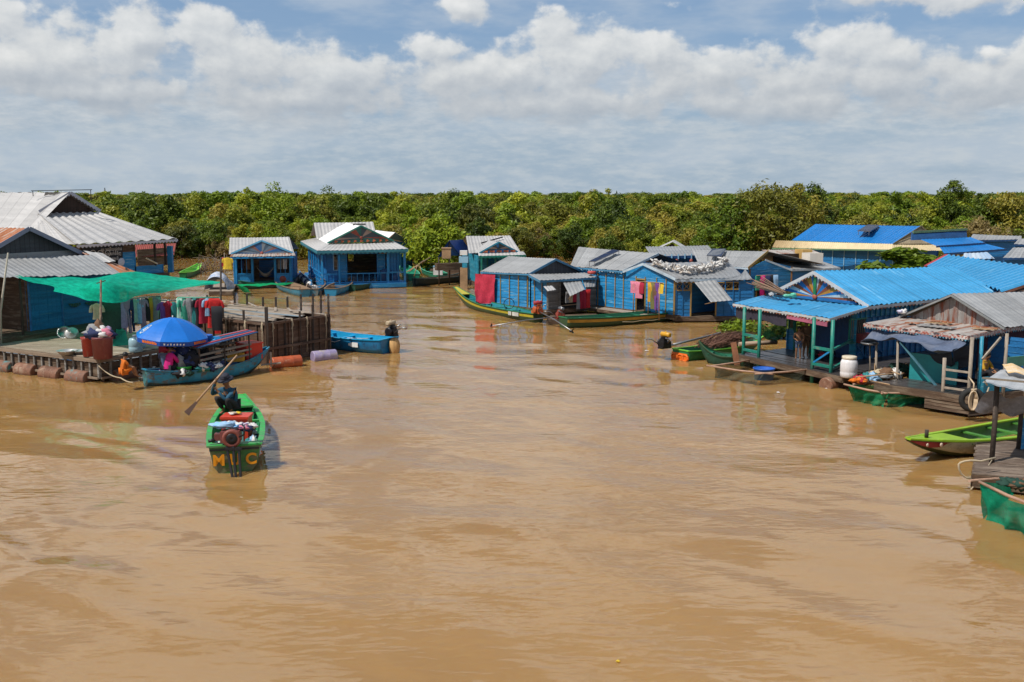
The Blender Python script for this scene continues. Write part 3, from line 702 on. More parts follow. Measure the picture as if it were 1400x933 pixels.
strip(ha, [Lf - LX * .32 - AX * .5 + V(0, 0, -.24), Ap - LX * .32 + V(0, 0, .0), Rf - LX * .32 + AX * .5 + V(0, 0, -.24)], GREYPUR, .03, .17)
u0, u1 = D(-30, 353, Q(0, 8.5).y), D(118, 345, 42.9)
l0, l1 = Q(-1.6, 6.25, 3.42), D(166, 374.5, 42.0)
roof(ha, l0, l1, D(128, 349, 43.0), Q(-1.6, 8.5, 4.02), TIN, 'porch_roof', pitch=.24, amp=.026, jit=.09)
roof(ha, l1 + V(-.25, -.1, .05), D(189, 373, 43.0), D(124, 347, 43.6), D(112, 347, 42.9) + V(0, 0, .04), RUST, 'porch_roof', pitch=.3, amp=.03, jit=.06)
roof(ha, D(139, 361, 42.7) + V(0, 0, .05), D(158, 359, 43.0) + V(0, 0, .06), D(140, 348.5, 43.3) + V(0, 0, .07), D(114, 345, 43.0) + V(0, 0, .07), TINW, 'roof_patch', pitch=.3, amp=.02)
w = wall(ha, Q(2.45, 7.25), Q(6.8, 7.25), .95, 3.45, BLUE2, bh=.27)
w = wall(ha, Q(2.45, 7.1), Q(3.9, 7.1), .95, 3.3, BLUE2, vert=True)
wall(ha, Q(6.8, 7.25), Q(6.8, 13), .95, 3.45, BLUE2, bh=.25)
wall(ha, Q(-2, 10.2), Q(2.45, 10.2), .95, 3.6, BROWNW, bh=.25); wall(ha, Q(2.45, 10.2), Q(2.45, 7.2), .95, 3.5, BROWNW)
deck(ha, [Q(-2.5, 10.3), Q(-2.5, 6.1), Q(7.2, 6.1), Q(7.2, 10.3)], 1.06, .14, BROWNW, 'floor')
posts(ha, [Q(a, 6.4) for a in (-1.2, 1.6)] + [Q(6.7, 6.5)], .9, 3.35, DARKW, .05)
B = MB()
for k, (a, z) in enumerate(((4.2, 2.55), (4.9, 2.52), (5.6, 2.46), (4.3, 1.95), (5.1, 1.93))):
    for j in range(7): B.tube([Q(a + .5 * j / 6, 7.19, z + .02), Q(a + .5 * j / 6, 7.14, z - .13 * math.sin(math.pi * (j + .5) / 7.5)), Q(a + .5 * j / 6, 7.16, z - .14 * math.sin(math.pi * (j + .5) / 7.5))], .03, 5)
B.build('hanging_pocket', mat('grey_green_cloth', (.10, .13, .12), .9, .3), ha)
# tall shop house
A1 = Vector((.45, .89, 0)).normalized(); L1 = Vector((-A1.y, A1.x, 0)); E0 = D(105, 335, 65); E1 = D(243, 327, 73)
hs = thing('shop_house', 'tall shop house with pale ribbed roof and black sign under its eave', 'house', (E0.x, E0.y, 0))
A1 = Vector((E1.x - E0.x, E1.y - E0.y, 0)).normalized(); L1 = Vector((-A1.y, A1.x, 0))
mid = (E0 + E1) / 2; R0 = V(0, 0, 0) + mid + L1 * 6.0; R0 = D(96, 263.5, R0.y)
G0 = D(53, 293, R0.y - 1.9); G1 = D(137, 290, R0.y + 1.6)
G0.z = G1.z = (G0.z + G1.z) / 2; bk = L1 * 20
pn = (L1).cross(R0 - E0).normalized(); vd = G0 - V(0, 0, CH); G0 = V(0, 0, CH) + vd * ((E0 - V(0, 0, CH)).dot(pn) / vd.dot(pn))
Pg = E0 + L1 * (G0 - E0).dot(L1) * .8
roof(hs, Pg, E0 + bk, R0 + bk, R0 - A1 * .02, TINW, pitch=.95, amp=.06); roof(hs, E0, Pg, G0, G0 - L1 * .02, TINW, pitch=.95, amp=.05)
strip(hs, [E0 + V(0, 0, .06), G0 + V(0, 0, .06)], TINW, .2, .04, 'ridge_cap')
roof(hs, E0, E1, G1, G0, TINW, pitch=.95, amp=.09, jit=.02)
roof(hs, E1, E1 + bk, G1 + bk, G1, TINW, pitch=.95, amp=.06); roof(hs, G1 - V(0, 0, -.1) + A1 * .15, G1 + bk + V(0, 0, .1), R0 + bk, R0, TINW, pitch=.95, amp=.06)
gi_ = L1 * .5
gable(hs, G0 + gi_, G1 + gi_, R0 + gi_ - V(0, 0, .05), mat('dark_brown_board', (.06, .038, .03), .8, .3, planks=(.2, 1)))
strip(hs, [G0 - L1 * .05 + V(0, 0, .12), R0 - L1 * .05, G1 - L1 * .05 + V(0, 0, .12)], mat('lilac_trim', (.36, .37, .42), .5, .15), .03, .2, scallop=(.25, .1))
strip(hs, [E0 + V(0, 0, -.08), E1 + V(0, 0, -.08)], mat('pale_lilac_trim', (.48, .48, .52), .5, .15), .03, .13, scallop=(.3, .1))
B = MB(); B.bar(R0 + V(-2.9, .3, .12), R0 + V(1.6, -.1, .2), .05); B.bar(R0 + V(-2.8, .3, -.25), R0 + V(-2.8, .3, .12), .04); B.bar(R0 + V(1.5, -.1, -.6), R0 + V(1.5, -.1, .2), .04); B.build('ridge_rail', DARKMET, hs)
roof(hs, R0 + V(-2.2, .6, -.33), R0 + V(-.4, -.05, -.43), R0 + V(-.1, .1, .03), R0 + V(-2.1, .7, .03), mat('dark_roof_patch', (.06, .055, .05), .7, .3), 'roof_patch', pitch=.3)
wl0 = E0 + L1 * 1.0 + A1 * .2; wl1 = E1 + L1 * 1.0 - A1 * .6
wz = WF(wl0, wl1); us = wz.up(166, 2.6); uo = wz.up(184, 2.4); ue = wz.up(233, 2.4)
wq = wall(hs, wl0, wz.P(us, 0), .9, 3.1, BROWNW)
wall(hs, wz.P(us, 0), wz.P(uo, 0), .9, 2.5, BLUE); wall(hs, wz.P(us, 0, -.02), wz.P(uo, 0, -.02), 2.5, 3.1, BROWNW)
wall(hs, wz.P(uo, 0), wz.P(wz.L, 0), .75, 1.45, BLUE)
wall(hs, wl0 + L1 * 16, wl0, .9, 3.1, BLUE2); wall(hs, wz.P(uo, 0), wz.P(uo, 0) + L1 * 4, .9, 3.0, BROWNW)
posts(hs, [wz.P(wz.up(212, 2.4), 0, -.02), wz.P(wz.up(226, 2.4), 0, -.02)], 1.4, 3.1, DARKW, .07, square=True)
posts(hs, [wz.P(wz.up(232, 2.4), 0, .03)], .8, 2.75, BLUEP, .17, square=True)
posts(hs, [wz.P(wz.up(214, 2.4), 0, -4), wz.P(wz.up(236, 2.4), 0, -4)], .8, 3.1, DARKW, .07)
deck(hs, [wz.P(0, 0, .3), wz.P(wz.L + .3, 0, .3), wz.P(wz.L + .3, 0, -16), wz.P(0, 0, -16)], .85, .3, BROWNW, 'floor')
B = MB(); B.box(wz.P(wz.up(206, 1.9), 1.75, .1), (.9, .5, .06), .3, Matrix.Rotation(.5, 4, 'Y')); B.build('counter_top', CREAM, hs)
# signboard with white writing
s0, s1 = wz.up(109, 3), wz.up(165, 3)
sg = thing('signboard', 'black signboard with white script and a round emblem under the shop eave', 'sign', wz.P(s0, 1.9, .12))
B = MB(); B.hexa([wz.P(s0, 1.75, .06), wz.P(s1, 1.75, .06), wz.P(s1, 1.75, .1), wz.P(s0, 1.75, .1)], [wz.P(s0, 2.98, .16), wz.P(s1, 2.98, .16), wz.P(s1, 2.98, .2), wz.P(s0, 2.98, .2)]); B.build('board', BLACKP, sg)
SIGNW = mat('sign_white', (.6, .6, .6), .6, .05)
def text_on(par, txt, pos, xdir, ndir, size, m, depth=.006, name='lettering', zdir=None, shear=0.0, bold=0.0):
    cu = bpy.data.curves.new(name, 'FONT'); cu.body = txt; cu.size = size; cu.extrude = depth; cu.align_x = 'CENTER'; cu.align_y = 'CENTER'; cu.shear = shear; cu.offset = bold
    tmp = bpy.data.objects.new(name, cu); COL.objects.link(tmp)
    dg = bpy.context.evaluated_depsgraph_get(); me = bpy.data.meshes.new_from_object(tmp.evaluated_get(dg)); bpy.data.objects.remove(tmp); bpy.data.curves.remove(cu)
    x = Vector(xdir).normalized(); n = Vector(ndir).normalized(); y = n.cross(x).normalized() if zdir is None else Vector(zdir).normalized()
    M = Matrix((x, y, n)).transposed().to_4x4(); M.translation = Vector(pos); me.transform(world_of(par).inverted() @ M if par else M)
    me.materials.clear(); me.materials.append(m); o = bpy.data.objects.new(name, me); COL.objects.link(o); o.parent = par; return o
uc = (s0 + s1) / 2; nn = (wz.n * 1.23 - V(0, 0, .1)).normalized(); zd = V(0, 0, 1.23) + wz.n * .1
for txt, u, z, sz in (('ភោជនីយដ្ឋាន', s0 + (s1 - s0) * .70, 2.76, .30), ('ហាងលក់ទំនិញ', s0 + (s1 - s0) * .72, 2.46, .28), ('ស្វាគមន៍', s0 + (s1 - s0) * .72, 2.10, .32)):
    text_on(sg, txt, wz.P(u, z, .22 + (z - 2.4) * .08), wz.d, nn, sz, SIGNW, zdir=zd)
B = MB()
for k in range(3):
    pr = [(.30 - k * .03, 0), (.30 - k * .03, .015), (.26 - k * .03, .015), (.26 - k * .03, 0)]
    B.lathe(pr, wz.P(s0 + .85 + k * .62, 2.5, .205), 18, axis=nn.to_track_quat('Z', 'Y').to_matrix().to_4x4(), close=False)
B.build('emblem', SIGNW, sg)
B = MB(); B.lathe([(0, .02), (.28, .02), (.3, 0)], wz.P(s1 - .25, 1.85, .24), 16, axis=nn.to_track_quat('Z', 'Y').to_matrix().to_4x4()); B.build('white_disc', mat('pale_disc', (.45, .5, .6), .5), sg)
# small red roof and boat seen through the porch
rr_ = thing('floating_house', 'distant hut with a dull red roof seen through the shop porch', 'house', D(205, 372, 84))
a = D(180, 352, 82); b = D(238, 349, 86); roof(rr_, a, b, b + V(-.6, 2.5, .9), a + V(-.6, 2.5, .9), REDBR); wall(rr_, a + V(.3, .5, 0) - V(0, 0, a.z), b + V(-.3, .5, 0) - V(0, 0, b.z), .5, 2.0, BROWNW)

# green shade net
nt = MB(); K = {(0, 0): D(19, 376.5, 38.2), (1, 0): D(75, 392, 36.8), (2, 0): D(153, 414.5, 34.4), (0, 1): D(100, 381, 40.5), (1, 1): D(128, 386, 38.6), (2, 1): D(196, 403, 38.0), (0, 2): D(189, 372.5, 42.6), (1, 2): D(215, 377.5, 42.4), (2, 2): D(255, 393, 42.0)}
tip = D(301, 385.5, p3.y)
ctrl = [[D(19, 376.5, 38.2), D(62, 379, 39.3), D(120, 379, 40.8), D(189, 372.5, 42.5), D(240, 379.5, 42.6), tip],
        [D(40, 386, 37.6), D(80, 385, 38.5), D(135, 384, 38.6), D(195, 382, 40.5), D(245, 384, 41.6), tip + V(0, 0, -.01)],
        [D(72, 391.5, 36.8), D(100, 395, 36.6), D(138, 388, 35.0), D(195, 394, 38.0), D(248, 390, 40.4), tip + V(0, 0, -.02)],
        [D(73, 398, 36.6), D(112, 408, 35.6), D(154, 415, 34.5), D(192, 405, 37.2), D(252, 394.5, 40.1), tip + V(0, 0, -.04)]]
def bez(c, t):
    n = len(c) - 1; x = t * n; i = min(int(x), n - 1); f = x - i
    p0, p1, p2, p3_ = c[max(i - 1, 0)], c[i], c[i + 1], c[min(i + 2, n)]
    return .5 * ((2 * p1) + (p2 - p0) * f + (2 * p0 - 5 * p1 + 4 * p2 - p3_) * f * f + (3 * p1 - p0 - 3 * p2 + p3_) * f ** 3)
def netf(u, v):
    cols = [bez(c, u) for c in ctrl]; p = bez(cols, v)
    return p + V(0, 0, .035 * math.sin(u * 26 + v * 5) * (1 - abs(u - .5)) + .03 * mnoise.noise(p * 1.7))
nt.grid(netf, 60, 18, uvs=(9, 4)); tag(nt.build('shade_net', net_mat('green_shade_net', (.008, .60, .40), .08, .55)), 'bright green shade net stretched over the deck from roof to poles', 'net')
# ------------------------------------------------------------------ people, cloth, boats and small goods
SKIN = mat('skin', (.24, .115, .06), .5, .15, (6, 6), 20)
HAIR = mat('black_hair', (.01, .009, .008), .5, .2)
def fabric(name, col, var=.25): return mat(name, col, .85, var, (6, 6), 22, bump=.2)
def skin_obj(name, J, edges, m, parent, sub=1):
    """one continuous skinned surface; J maps joint -> (point, radius), world metres"""
    ks = list(J); me = bpy.data.meshes.new(name); inv = world_of(parent).inverted() if parent else Matrix.Identity(4)
    me.from_pydata([tuple(inv @ Vector(J[k][0])) for k in ks], [(ks.index(a), ks.index(b)) for a, b in edges], [])
    o = bpy.data.objects.new(name, me); COL.objects.link(o); o.parent = parent
    md = o.modifiers.new('skin', 'SKIN'); md.use_smooth_shade = True
    for i, k in enumerate(ks):
        r = J[k][1]; r = r if isinstance(r, tuple) else (r, r); me.skin_vertices[0].data[i].radius = r
    me.skin_vertices[0].data[0].use_root = True
    s = o.modifiers.new('sub', 'SUBSURF'); s.levels = sub; s.render_levels = sub
    me.materials.append(m); return o
def hand(J, E, wrist, at_, d, up, s=1.0, tag_=''):
    d = Vector(d).normalized(); up = Vector(up).normalized(); a = d.cross(up).normalized()
    J['palm' + tag_] = (at_ + d * .05 * s, (.030 * s, .018 * s)); E.append((wrist, 'palm' + tag_))
    for k, (o_, l) in enumerate(((-.028, .068), (-.010, .078), (.010, .072), (.028, .055))):
        b = at_ + d * .075 * s + a * o_ * s; n1, n2 = f'f{k}{tag_}', f'g{k}{tag_}'
        J[n1] = (b + d * l * .5 * s - up * .012 * s, .0095 * s); J[n2] = (b + d * l * .72 * s - up * .045 * s, .0085 * s); E += [('palm' + tag_, n1), (n1, n2)]
    t1, t2 = 't1' + tag_, 't2' + tag_
    J[t1] = (at_ + d * .045 * s - a * .045 * s - up * .01, .011 * s); J[t2] = (at_ + d * .085 * s - a * .045 * s - up * .035 * s, .009 * s); E += [('palm' + tag_, t1), (t1, t2)]
def person(label, base, pose, face, shirt, trousers, s=1.0, hat=None, hair='short', skirt=False, grp=None):
    """pose: joint -> offset (right, forward, up) in metres for a 1.6 m adult; face: heading in radians (0 = +y)"""
    f = Vector((math.sin(face), math.cos(face), 0)); r = Vector((f.y, -f.x, 0))
    W_ = lambda o: Vector(base) + (r * o[0] + f * o[1] + V(0, 0, o[2])) * s
    P = {k: W_(v) for k, v in pose.items() if isinstance(v, tuple)}
    root = thing('person', label, 'person', base, grp)
    neck, head, pel = P['neck'], P['head'], P['pelvis']; ch = pel.lerp(neck, .62); sh = (P['shl'], P['shr'])
    J = {'pelvis': (pel, (.14 * s, .11 * s)), 'waist': (pel.lerp(neck, .33), (.12 * s, .095 * s)), 'chest': (ch, (.145 * s, .105 * s)), 'neck0': (neck - (neck - ch) * .12, .075 * s), 'neck': (neck + (head - neck) * .3, .052 * s), 'skull': (head, (.083 * s, .095 * s)), 'crown_': (head + (head - neck).normalized() * .075 * s, (.068 * s, .078 * s))}
    E = [('pelvis', 'waist'), ('waist', 'chest'), ('chest', 'neck0'), ('neck0', 'neck'), ('neck', 'skull'), ('skull', 'crown_')]
    hd = Vector(pose.get('look', (0, 1, -.1))); look = (r * hd[0] + f * hd[1] + V(0, 0, hd[2])).normalized()
    J['nose'] = (head + look * .098 * s - V(0, 0, .01 * s), .014 * s); J['chin'] = (head + look * .062 * s - V(0, 0, .075 * s), .030 * s); E += [('skull', 'nose'), ('skull', 'chin')]
    side = look.cross(V(0, 0, 1)).normalized()
    for k, sg_ in (('earl', -1), ('earr', 1)):
        J[k] = (head + side * sg_ * .088 * s - look * .01 * s, .016 * s); E.append(('skull', k))
    for k in 'lr':
        J['sh' + k] = (P['sh' + k], .058 * s); J['el' + k] = (P['el' + k], .041 * s); J['wr' + k] = (P['wr' + k], .028 * s); E += [('chest', 'sh' + k), ('sh' + k, 'el' + k), ('el' + k, 'wr' + k)]
        d = (P['wr' + k] - P['el' + k]); hand(J, E, 'wr' + k, P['wr' + k], d, V(0, 0, 1) if abs(d.normalized().z) < .8 else f, s, k)
        J['hp' + k] = (pel.lerp(P['kn' + k], .12) + r * (.085 if k == 'r' else -.085) * s, .088 * s); J['kn' + k] = (P['kn' + k], .058 * s); J['an' + k] = (P['an' + k], .036 * s)
        ft = P['an' + k] + f * .15 * s - V(0, 0, .045 * s) if 'ft' + k not in P else P['ft' + k]
        J['ft' + k] = (ft, (.036 * s, .022 * s)); E += [('pelvis', 'hp' + k), ('hp' + k, 'kn' + k), ('kn' + k, 'an' + k), ('an' + k, 'ft' + k)]
    skin_obj('body', J, E, SKIN, root)
    g = 1.16                                # the shirt follows the body a little outside it
    sl = pose.get('sleeve', .8); S = {'waist': (J['waist'][0], (.155 * s, .125 * s)), 'hem': (pel + V(0, 0, .0) * s, (.168 * s, .14 * s)), 'chest': (ch, (.17 * s, .125 * s)), 'collar': (J['neck0'][0], .078 * s)}
    SE = [('waist', 'hem'), ('waist', 'chest'), ('chest', 'collar')]
    for k in 'lr':
        S['sh' + k] = (P['sh' + k], .074 * s); S['el' + k] = (P['sh' + k].lerp(P['el' + k], min(1, sl * 2)), .055 * s); SE += [('chest', 'sh' + k), ('sh' + k, 'el' + k)]
        if sl > .5: S['cu' + k] = (P['el' + k].lerp(P['wr' + k], (sl - .5) * 2), .043 * s); SE.append(('el' + k, 'cu' + k))
    if shirt: skin_obj('shirt', S, SE, shirt, root)
    T = {'top': (pel + V(0, 0, .03 * s), (.158 * s, .13 * s))}; TE = []; tl = pose.get('leg', .92)
    for k in 'lr':
        T['hp' + k] = (J['hp' + k][0], .105 * s); kn = P['kn' + k]; T['kn' + k] = (J['hp' + k][0].lerp(kn, min(1, tl * 2)), .076 * s); TE += [('top', 'hp' + k), ('hp' + k, 'kn' + k)]
        if tl > .5: T['an' + k] = (kn.lerp(P['an' + k], (tl - .5) * 2), .058 * s); TE.append(('kn' + k, 'an' + k))
    if trousers: skin_obj('trousers', T, TE, trousers, root)
    up = (head - neck).normalized(); q = up.to_track_quat('Z', 'Y').to_matrix().to_4x4(); B = MB()
    top = head + up * .03 * s - look * .018 * s
    B.lathe([(.094 * s, -.05 * s), (.106 * s, .0), (.103 * s, .05 * s), (.075 * s, .095 * s), (.03 * s, .115 * s), (.0, .118 * s)], top, 14, axis=q, close=False); B.build('hair', HAIR, root)
    if hair == 'long': B = MB(); B.tube([top - look * .07 * s, top - look * .1 * s - V(0, 0, .14 * s), top - look * .1 * s - V(0, 0, .28 * s)], [.07 * s, .06 * s, .03 * s], 8); B.build('hair', HAIR, root)
    if hat:
        B = MB(); hz = top + up * .035 * s
        B.lathe([(.20 * s, -.035 * s), (.205 * s, -.028 * s), (.16 * s, .0), (.118 * s, .012 * s), (.112 * s, .085 * s), (.09 * s, .115 * s), (.0, .12 * s)], hz, 18, axis=q, close=False)
        o = B.build('hat', hat, root); B = MB(); B.lathe([(.121 * s, .012 * s), (.119 * s, .04 * s)], hz, 18, axis=q, close=False); B.build('hat_band', fabric('dark_band', (.02, .02, .03)), o)
    B = MB()                               # eyes and mouth
    for sg_ in (-1, 1): B.lathe([(0, .006 * s), (.011 * s, .003 * s), (.012 * s, 0)], head + look * .088 * s + side * sg_ * .032 * s + V(0, 0, .016 * s), 8, axis=look.to_track_quat('Z', 'Y').to_matrix().to_4x4())
    B.bar(head + look * .090 * s - side * .022 * s - V(0, 0, .045 * s), head + look * .090 * s + side * .022 * s - V(0, 0, .045 * s), .010 * s); B.build('eyes_and_mouth', mat('dark_features', (.035, .015, .012), .5, .1), root)
    return root
STAND = dict(pelvis=(0, 0, .88), neck=(0, .0, 1.36), head=(0, .03, 1.50), shl=(-.18, 0, 1.30), shr=(.18, 0, 1.30), ell=(-.25, .0, 1.03), elr=(.25, .0, 1.03), wrl=(-.24, .12, .82), wrr=(.24, .12, .82), knl=(-.09, .02, .47), knr=(.09, .04, .47), anl=(-.10, -.02, .07), anr=(.10, .0, .07))
SIT = dict(pelvis=(0, 0, .14), neck=(0, .09, .62), head=(0, .14, .77), shl=(-.17, .07, .56), shr=(.17, .07, .56), ell=(-.22, .20, .34), elr=(.22, .22, .34), wrl=(-.08, .38, .30), wrr=(.10, .40, .30), knl=(-.20, .36, .34), knr=(.20, .36, .34), anl=(-.12, .52, .06), anr=(.12, .52, .06))
SQUAT = dict(pelvis=(0, 0, .22), neck=(0, .16, .66), head=(0, .21, .80), shl=(-.17, .14, .60), shr=(.17, .14, .60), ell=(-.22, .32, .42), elr=(.22, .32, .42), wrl=(-.08, .50, .38), wrr=(.08, .52, .36), knl=(-.17, .34, .46), knr=(.17, .34, .46), anl=(-.13, .14, .06), anr=(.13, .14, .06))
CLOTHN = [0]
def garment(label, p, d, kind, w, h, m, grp=None, z_drop=0.0, par=None):
    """a garment hanging from point p; d = direction of its shoulders"""
    p = Vector(p); d = Vector((d[0], d[1], 0)).normalized(); n = Vector((-d.y, d.x, 0)); r = random.Random(CLOTHN[0] * 7 + 3); CLOTHN[0] += 1; B = MB(); ph = r.uniform(0, 6)
    def loop(pts_w, seg=14, cx=0.0, th=.05):
        rings = []
        for (z, hw, dep, ox) in pts_w:
            ring = []
            for k in range(seg):
                a = 2 * math.pi * k / seg; fold = 1 + .5 * math.sin(a * 3 + ph + z * 2) * min(1, -z * 1.8 / h + .1)
                ring.append(B.pt(p + d * (cx + ox + math.cos(a) * hw) + n * (math.sin(a) * dep * fold + .02 * math.sin(z * 5 + ph)) + V(0, 0, z)))
            rings.append(ring)
        for i in range(len(rings) - 1):
            for k in range(seg): B.face((rings[i][k], rings[i][(k + 1) % seg], rings[i + 1][(k + 1) % seg], rings[i + 1][k]), None, True)
        B.face(rings[0][::-1])
    if kind == 'shirt':
        loop([(0, .05, .02, 0), (-.03, w * .28, .03, 0), (-.07, w * .46, .035, 0), (-.16, w * .45, .05, 0), (-h * .6, w * .44, .05, .01), (-h, w * .5, .055, .0)])
        for s_ in (-1, 1): loop([(-.05, .03, .02, 0), (-.10, .06, .03, s_ * .03), (-.24, .065, .03, s_ * .07), (-.34, .06, .035, s_ * .08)], 8, s_ * w * .42)
    elif kind == 'trousers':
        loop([(0, w * .5, .03, 0), (-.12, w * .5, .045, 0), (-h * .32, w * .52, .05, 0)])
        for s_ in (-1, 1): loop([(-h * .28, w * .25, .045, 0), (-h * .6, w * .22, .045, s_ * .01), (-h, w * .2, .05, s_ * .02)], 10, s_ * w * .26)
    else:
        loop([(0, w * .5, .022, 0), (-h * .3, w * .5, .03, .01), (-h * .65, w * .49, .035, -.01), (-h, w * .48, .04, .0)], 22)
    o = B.build(kind if kind != 'cloth' else 'hanging_cloth', m, par, loc=None if par else p)
    if not par: tag(o, label, {'shirt': 'shirt', 'trousers': 'trousers', 'cloth': 'cloth'}[kind], grp)
    return o
def bucket(name, label, cat, p, r, h, m, rim=None, taper=.82, handle=False, grp=None):
    root = thing(name, label, cat, p, grp); B = MB()
    B.lathe([(r * taper, 0), (r * .98, h * .9), (r * 1.05, h * .92), (r * 1.05, h), (r * .95, h), (r * .78, .03), (0, .03)], p, 24); B.build('shell', m, root)
    B = MB(); B.lathe([(r * 1.0, h * .96), (r * 1.07, h * .97), (r * 1.07, h * 1.02), (r * .98, h * 1.02)], p, 24, close=False); B.build('rim', rim or m, root)
    return root
def basin(label, p, r, m, grp=None):
    o = MB(); o.lathe([(r * .6, 0), (r * .92, r * .34), (r, r * .40), (r * 1.02, r * .43), (r * .97, r * .43), (r * .88, r * .34), (r * .55, .03), (0, .03)], p, 26)
    return tag(o.build('basin', m, None, p), label, 'basin', grp)
def heap(name, label, cat, p, rx, ry, h, mats, n=9, seed=1):
    """a small pile of crumpled cloth or bags: one thing"""
    r = random.Random(seed); B = MB(); p = Vector(p)
    for k in range(n):
        a = r.uniform(0, 6.28); q = r.uniform(0, 1) ** .6; c = p + V(math.cos(a) * rx * q * .7, math.sin(a) * ry * q * .7, h * (.3 + .5 * (1 - q)) * r.uniform(.6, 1)); sx, sy, sz = rx * r.uniform(.25, .6), ry * r.uniform(.25, .6), h * r.uniform(.16, .34); sd_ = r.uniform(0, 99); B.cur = k % len(mats)
        ids = []
        for i in range(10):
            for j in range(14):
                t_, f_ = math.pi * i / 9, 2 * math.pi * j / 14; dv = Vector((math.sin(t_) * math.cos(f_), math.sin(t_) * math.sin(f_), math.cos(t_))); kx = 1 + .65 * mnoise.noise(dv * 1.7 + V(sd_, 0, 0)) + .4 * mnoise.noise(dv * 4.3 + V(0, sd_, 0))
                ids.append(B.pt(c + V(dv.x * sx * kx, dv.y * sy * kx, dv.z * sz * kx)))
        for i in range(9):
            for j in range(14): B.face((ids[i * 14 + j], ids[(i + 1) * 14 + j], ids[(i + 1) * 14 + (j + 1) % 14], ids[i * 14 + (j + 1) % 14]), None, True)
    o = B.build(name, mats, None, p); return tag(o, label, cat)
def boat(name, label, stern, bow, beam, side, inner, rim, stripe=None, h=.42, bow_rise=.5, stern_rise=.12, stern_w=.7, bow_w=.06, draft=.12, thwarts=4, grp=None, bottom=None, band=(.62, .86), full=2.0, floor=True, deck_len=0.0, deck_m=None):
    """a plank canoe lofted from stern to bow; the rim is at the sheer line"""
    s, b = Vector((stern[0], stern[1], 0)), Vector((bow[0], bow[1], 0)); d = b - s; Ln = d.length; d.normalize(); r = Vector((d.y, -d.x, 0))
    root = thing(name, label, 'boat', (s + b) / 2, grp); N = 22
    def st(t):
        w = beam / 2 * (stern_w + (1 - stern_w) * math.sin(min(1, t / .45) * math.pi / 2)) if t < .45 else beam / 2 * (bow_w + (1 - bow_w) * max(0, 1 - ((t - .45) / .55) ** full))
        z = h + bow_rise * max(0, (t - .5) / .5) ** 2.2 + stern_rise * max(0, (.35 - t) / .35) ** 2; k = -draft + ((bow_rise + h) * .9 + draft) * max(0, (t - .62) / .38) ** 2.6 + stern_rise * .7 * max(0, (.2 - t) / .2) ** 2
        return w, z, k
    prof = [(0, 0), (.62, .04), (.86, .30), (band[0] and .93, band[0]), (.97, band[1]), (1, 1)]
    def ringpts(t, sc=1.0, dz=0.0, lift=0.0):
        w, z, k = st(t); c = s + d * (t * Ln); o = []
        for sg_ in (-1, 1):
            pr = prof if sg_ == 1 else prof[::-1]
            for u, v in pr: o.append(c + r * (sg_ * u * w * sc) + V(0, 0, k + lift * (1 - v) + (z - k) * v + dz))
        return o
    def loft(sc, lift, mi, name_, ms, flip):
        B = MB(); R_ = [[B.pt(p) for p in ringpts(i / N, sc, 0, lift)] for i in range(N + 1)]; n = len(R_[0])
        for i in range(N):
            for j in range(n - 1):
                if j == len(prof) - 1: continue
                q = j if j < len(prof) - 1 else n - 2 - j; lev = len(prof) - 2 - q if j < len(prof) else len(prof) - 2 - q
                lev = (len(prof) - 2 - j) if j < len(prof) - 1 else j - len(prof); B.cur = mi(lev)
                f = (R_[i][j], R_[i + 1][j], R_[i + 1][j + 1], R_[i][j + 1]); B.face(f if flip else f[::-1], None, True)
        if name_ == 'hull':
            B.cur = mi(1); B.face(R_[0])
        return B.build(name_, ms, root)
    ms = [side, stripe or side, bottom or side]
    hull = loft(1.0, 0, lambda l: 2 if l <= 1 and bottom else (1 if l == 3 and stripe else 0), 'hull', ms, True)
    loft(.94, .03, lambda l: 0, 'inner_hull', [inner], False)
    B = MB()
    for sg_ in (0, 1):
        pts = []
        for i in range(N + 1):
            P_ = ringpts(i / N); pts.append(P_[0] if sg_ == 0 else P_[-1])
        for p, q in zip(pts[:-1], pts[1:]): B.bar(p + V(0, 0, .012), q + V(0, 0, .012), .065, .035)
    P_ = ringpts(0); B.bar(P_[0] + V(0, 0, .014), P_[-1] + V(0, 0, .014), .06, .04)
    B.build('gunwale', rim, root)
    if floor:
        B = MB()
        for i in range(3, 16):
            w0, z0, k0 = st(i / N); w1, z1, k1 = st((i + 1) / N); c0, c1 = s + d * (i / N * Ln), s + d * ((i + .94) / N * Ln)
            B.hexa([c0 - r * w0 * .7 + V(0, 0, k0 + .06), c0 + r * w0 * .7 + V(0, 0, k0 + .06), c1 + r * w1 * .7 + V(0, 0, k1 + .06), c1 - r * w1 * .7 + V(0, 0, k1 + .06)], [c0 - r * w0 * .7 + V(0, 0, k0 + .085), c0 + r * w0 * .7 + V(0, 0, k0 + .085), c1 + r * w1 * .7 + V(0, 0, k1 + .085), c1 - r * w1 * .7 + V(0, 0, k1 + .085)])
        B.build('floor_boards', inner, root)
    for k in range(thwarts):
        t_ = .12 + .66 * k / max(1, thwarts - 1); w, z, kk = st(t_); c = s + d * (t_ * Ln) + V(0, 0, z - .07); B = MB(); B.bar(c - r * w * .96, c + r * w * .96, .16, .03); B.build('thwart', inner, root)
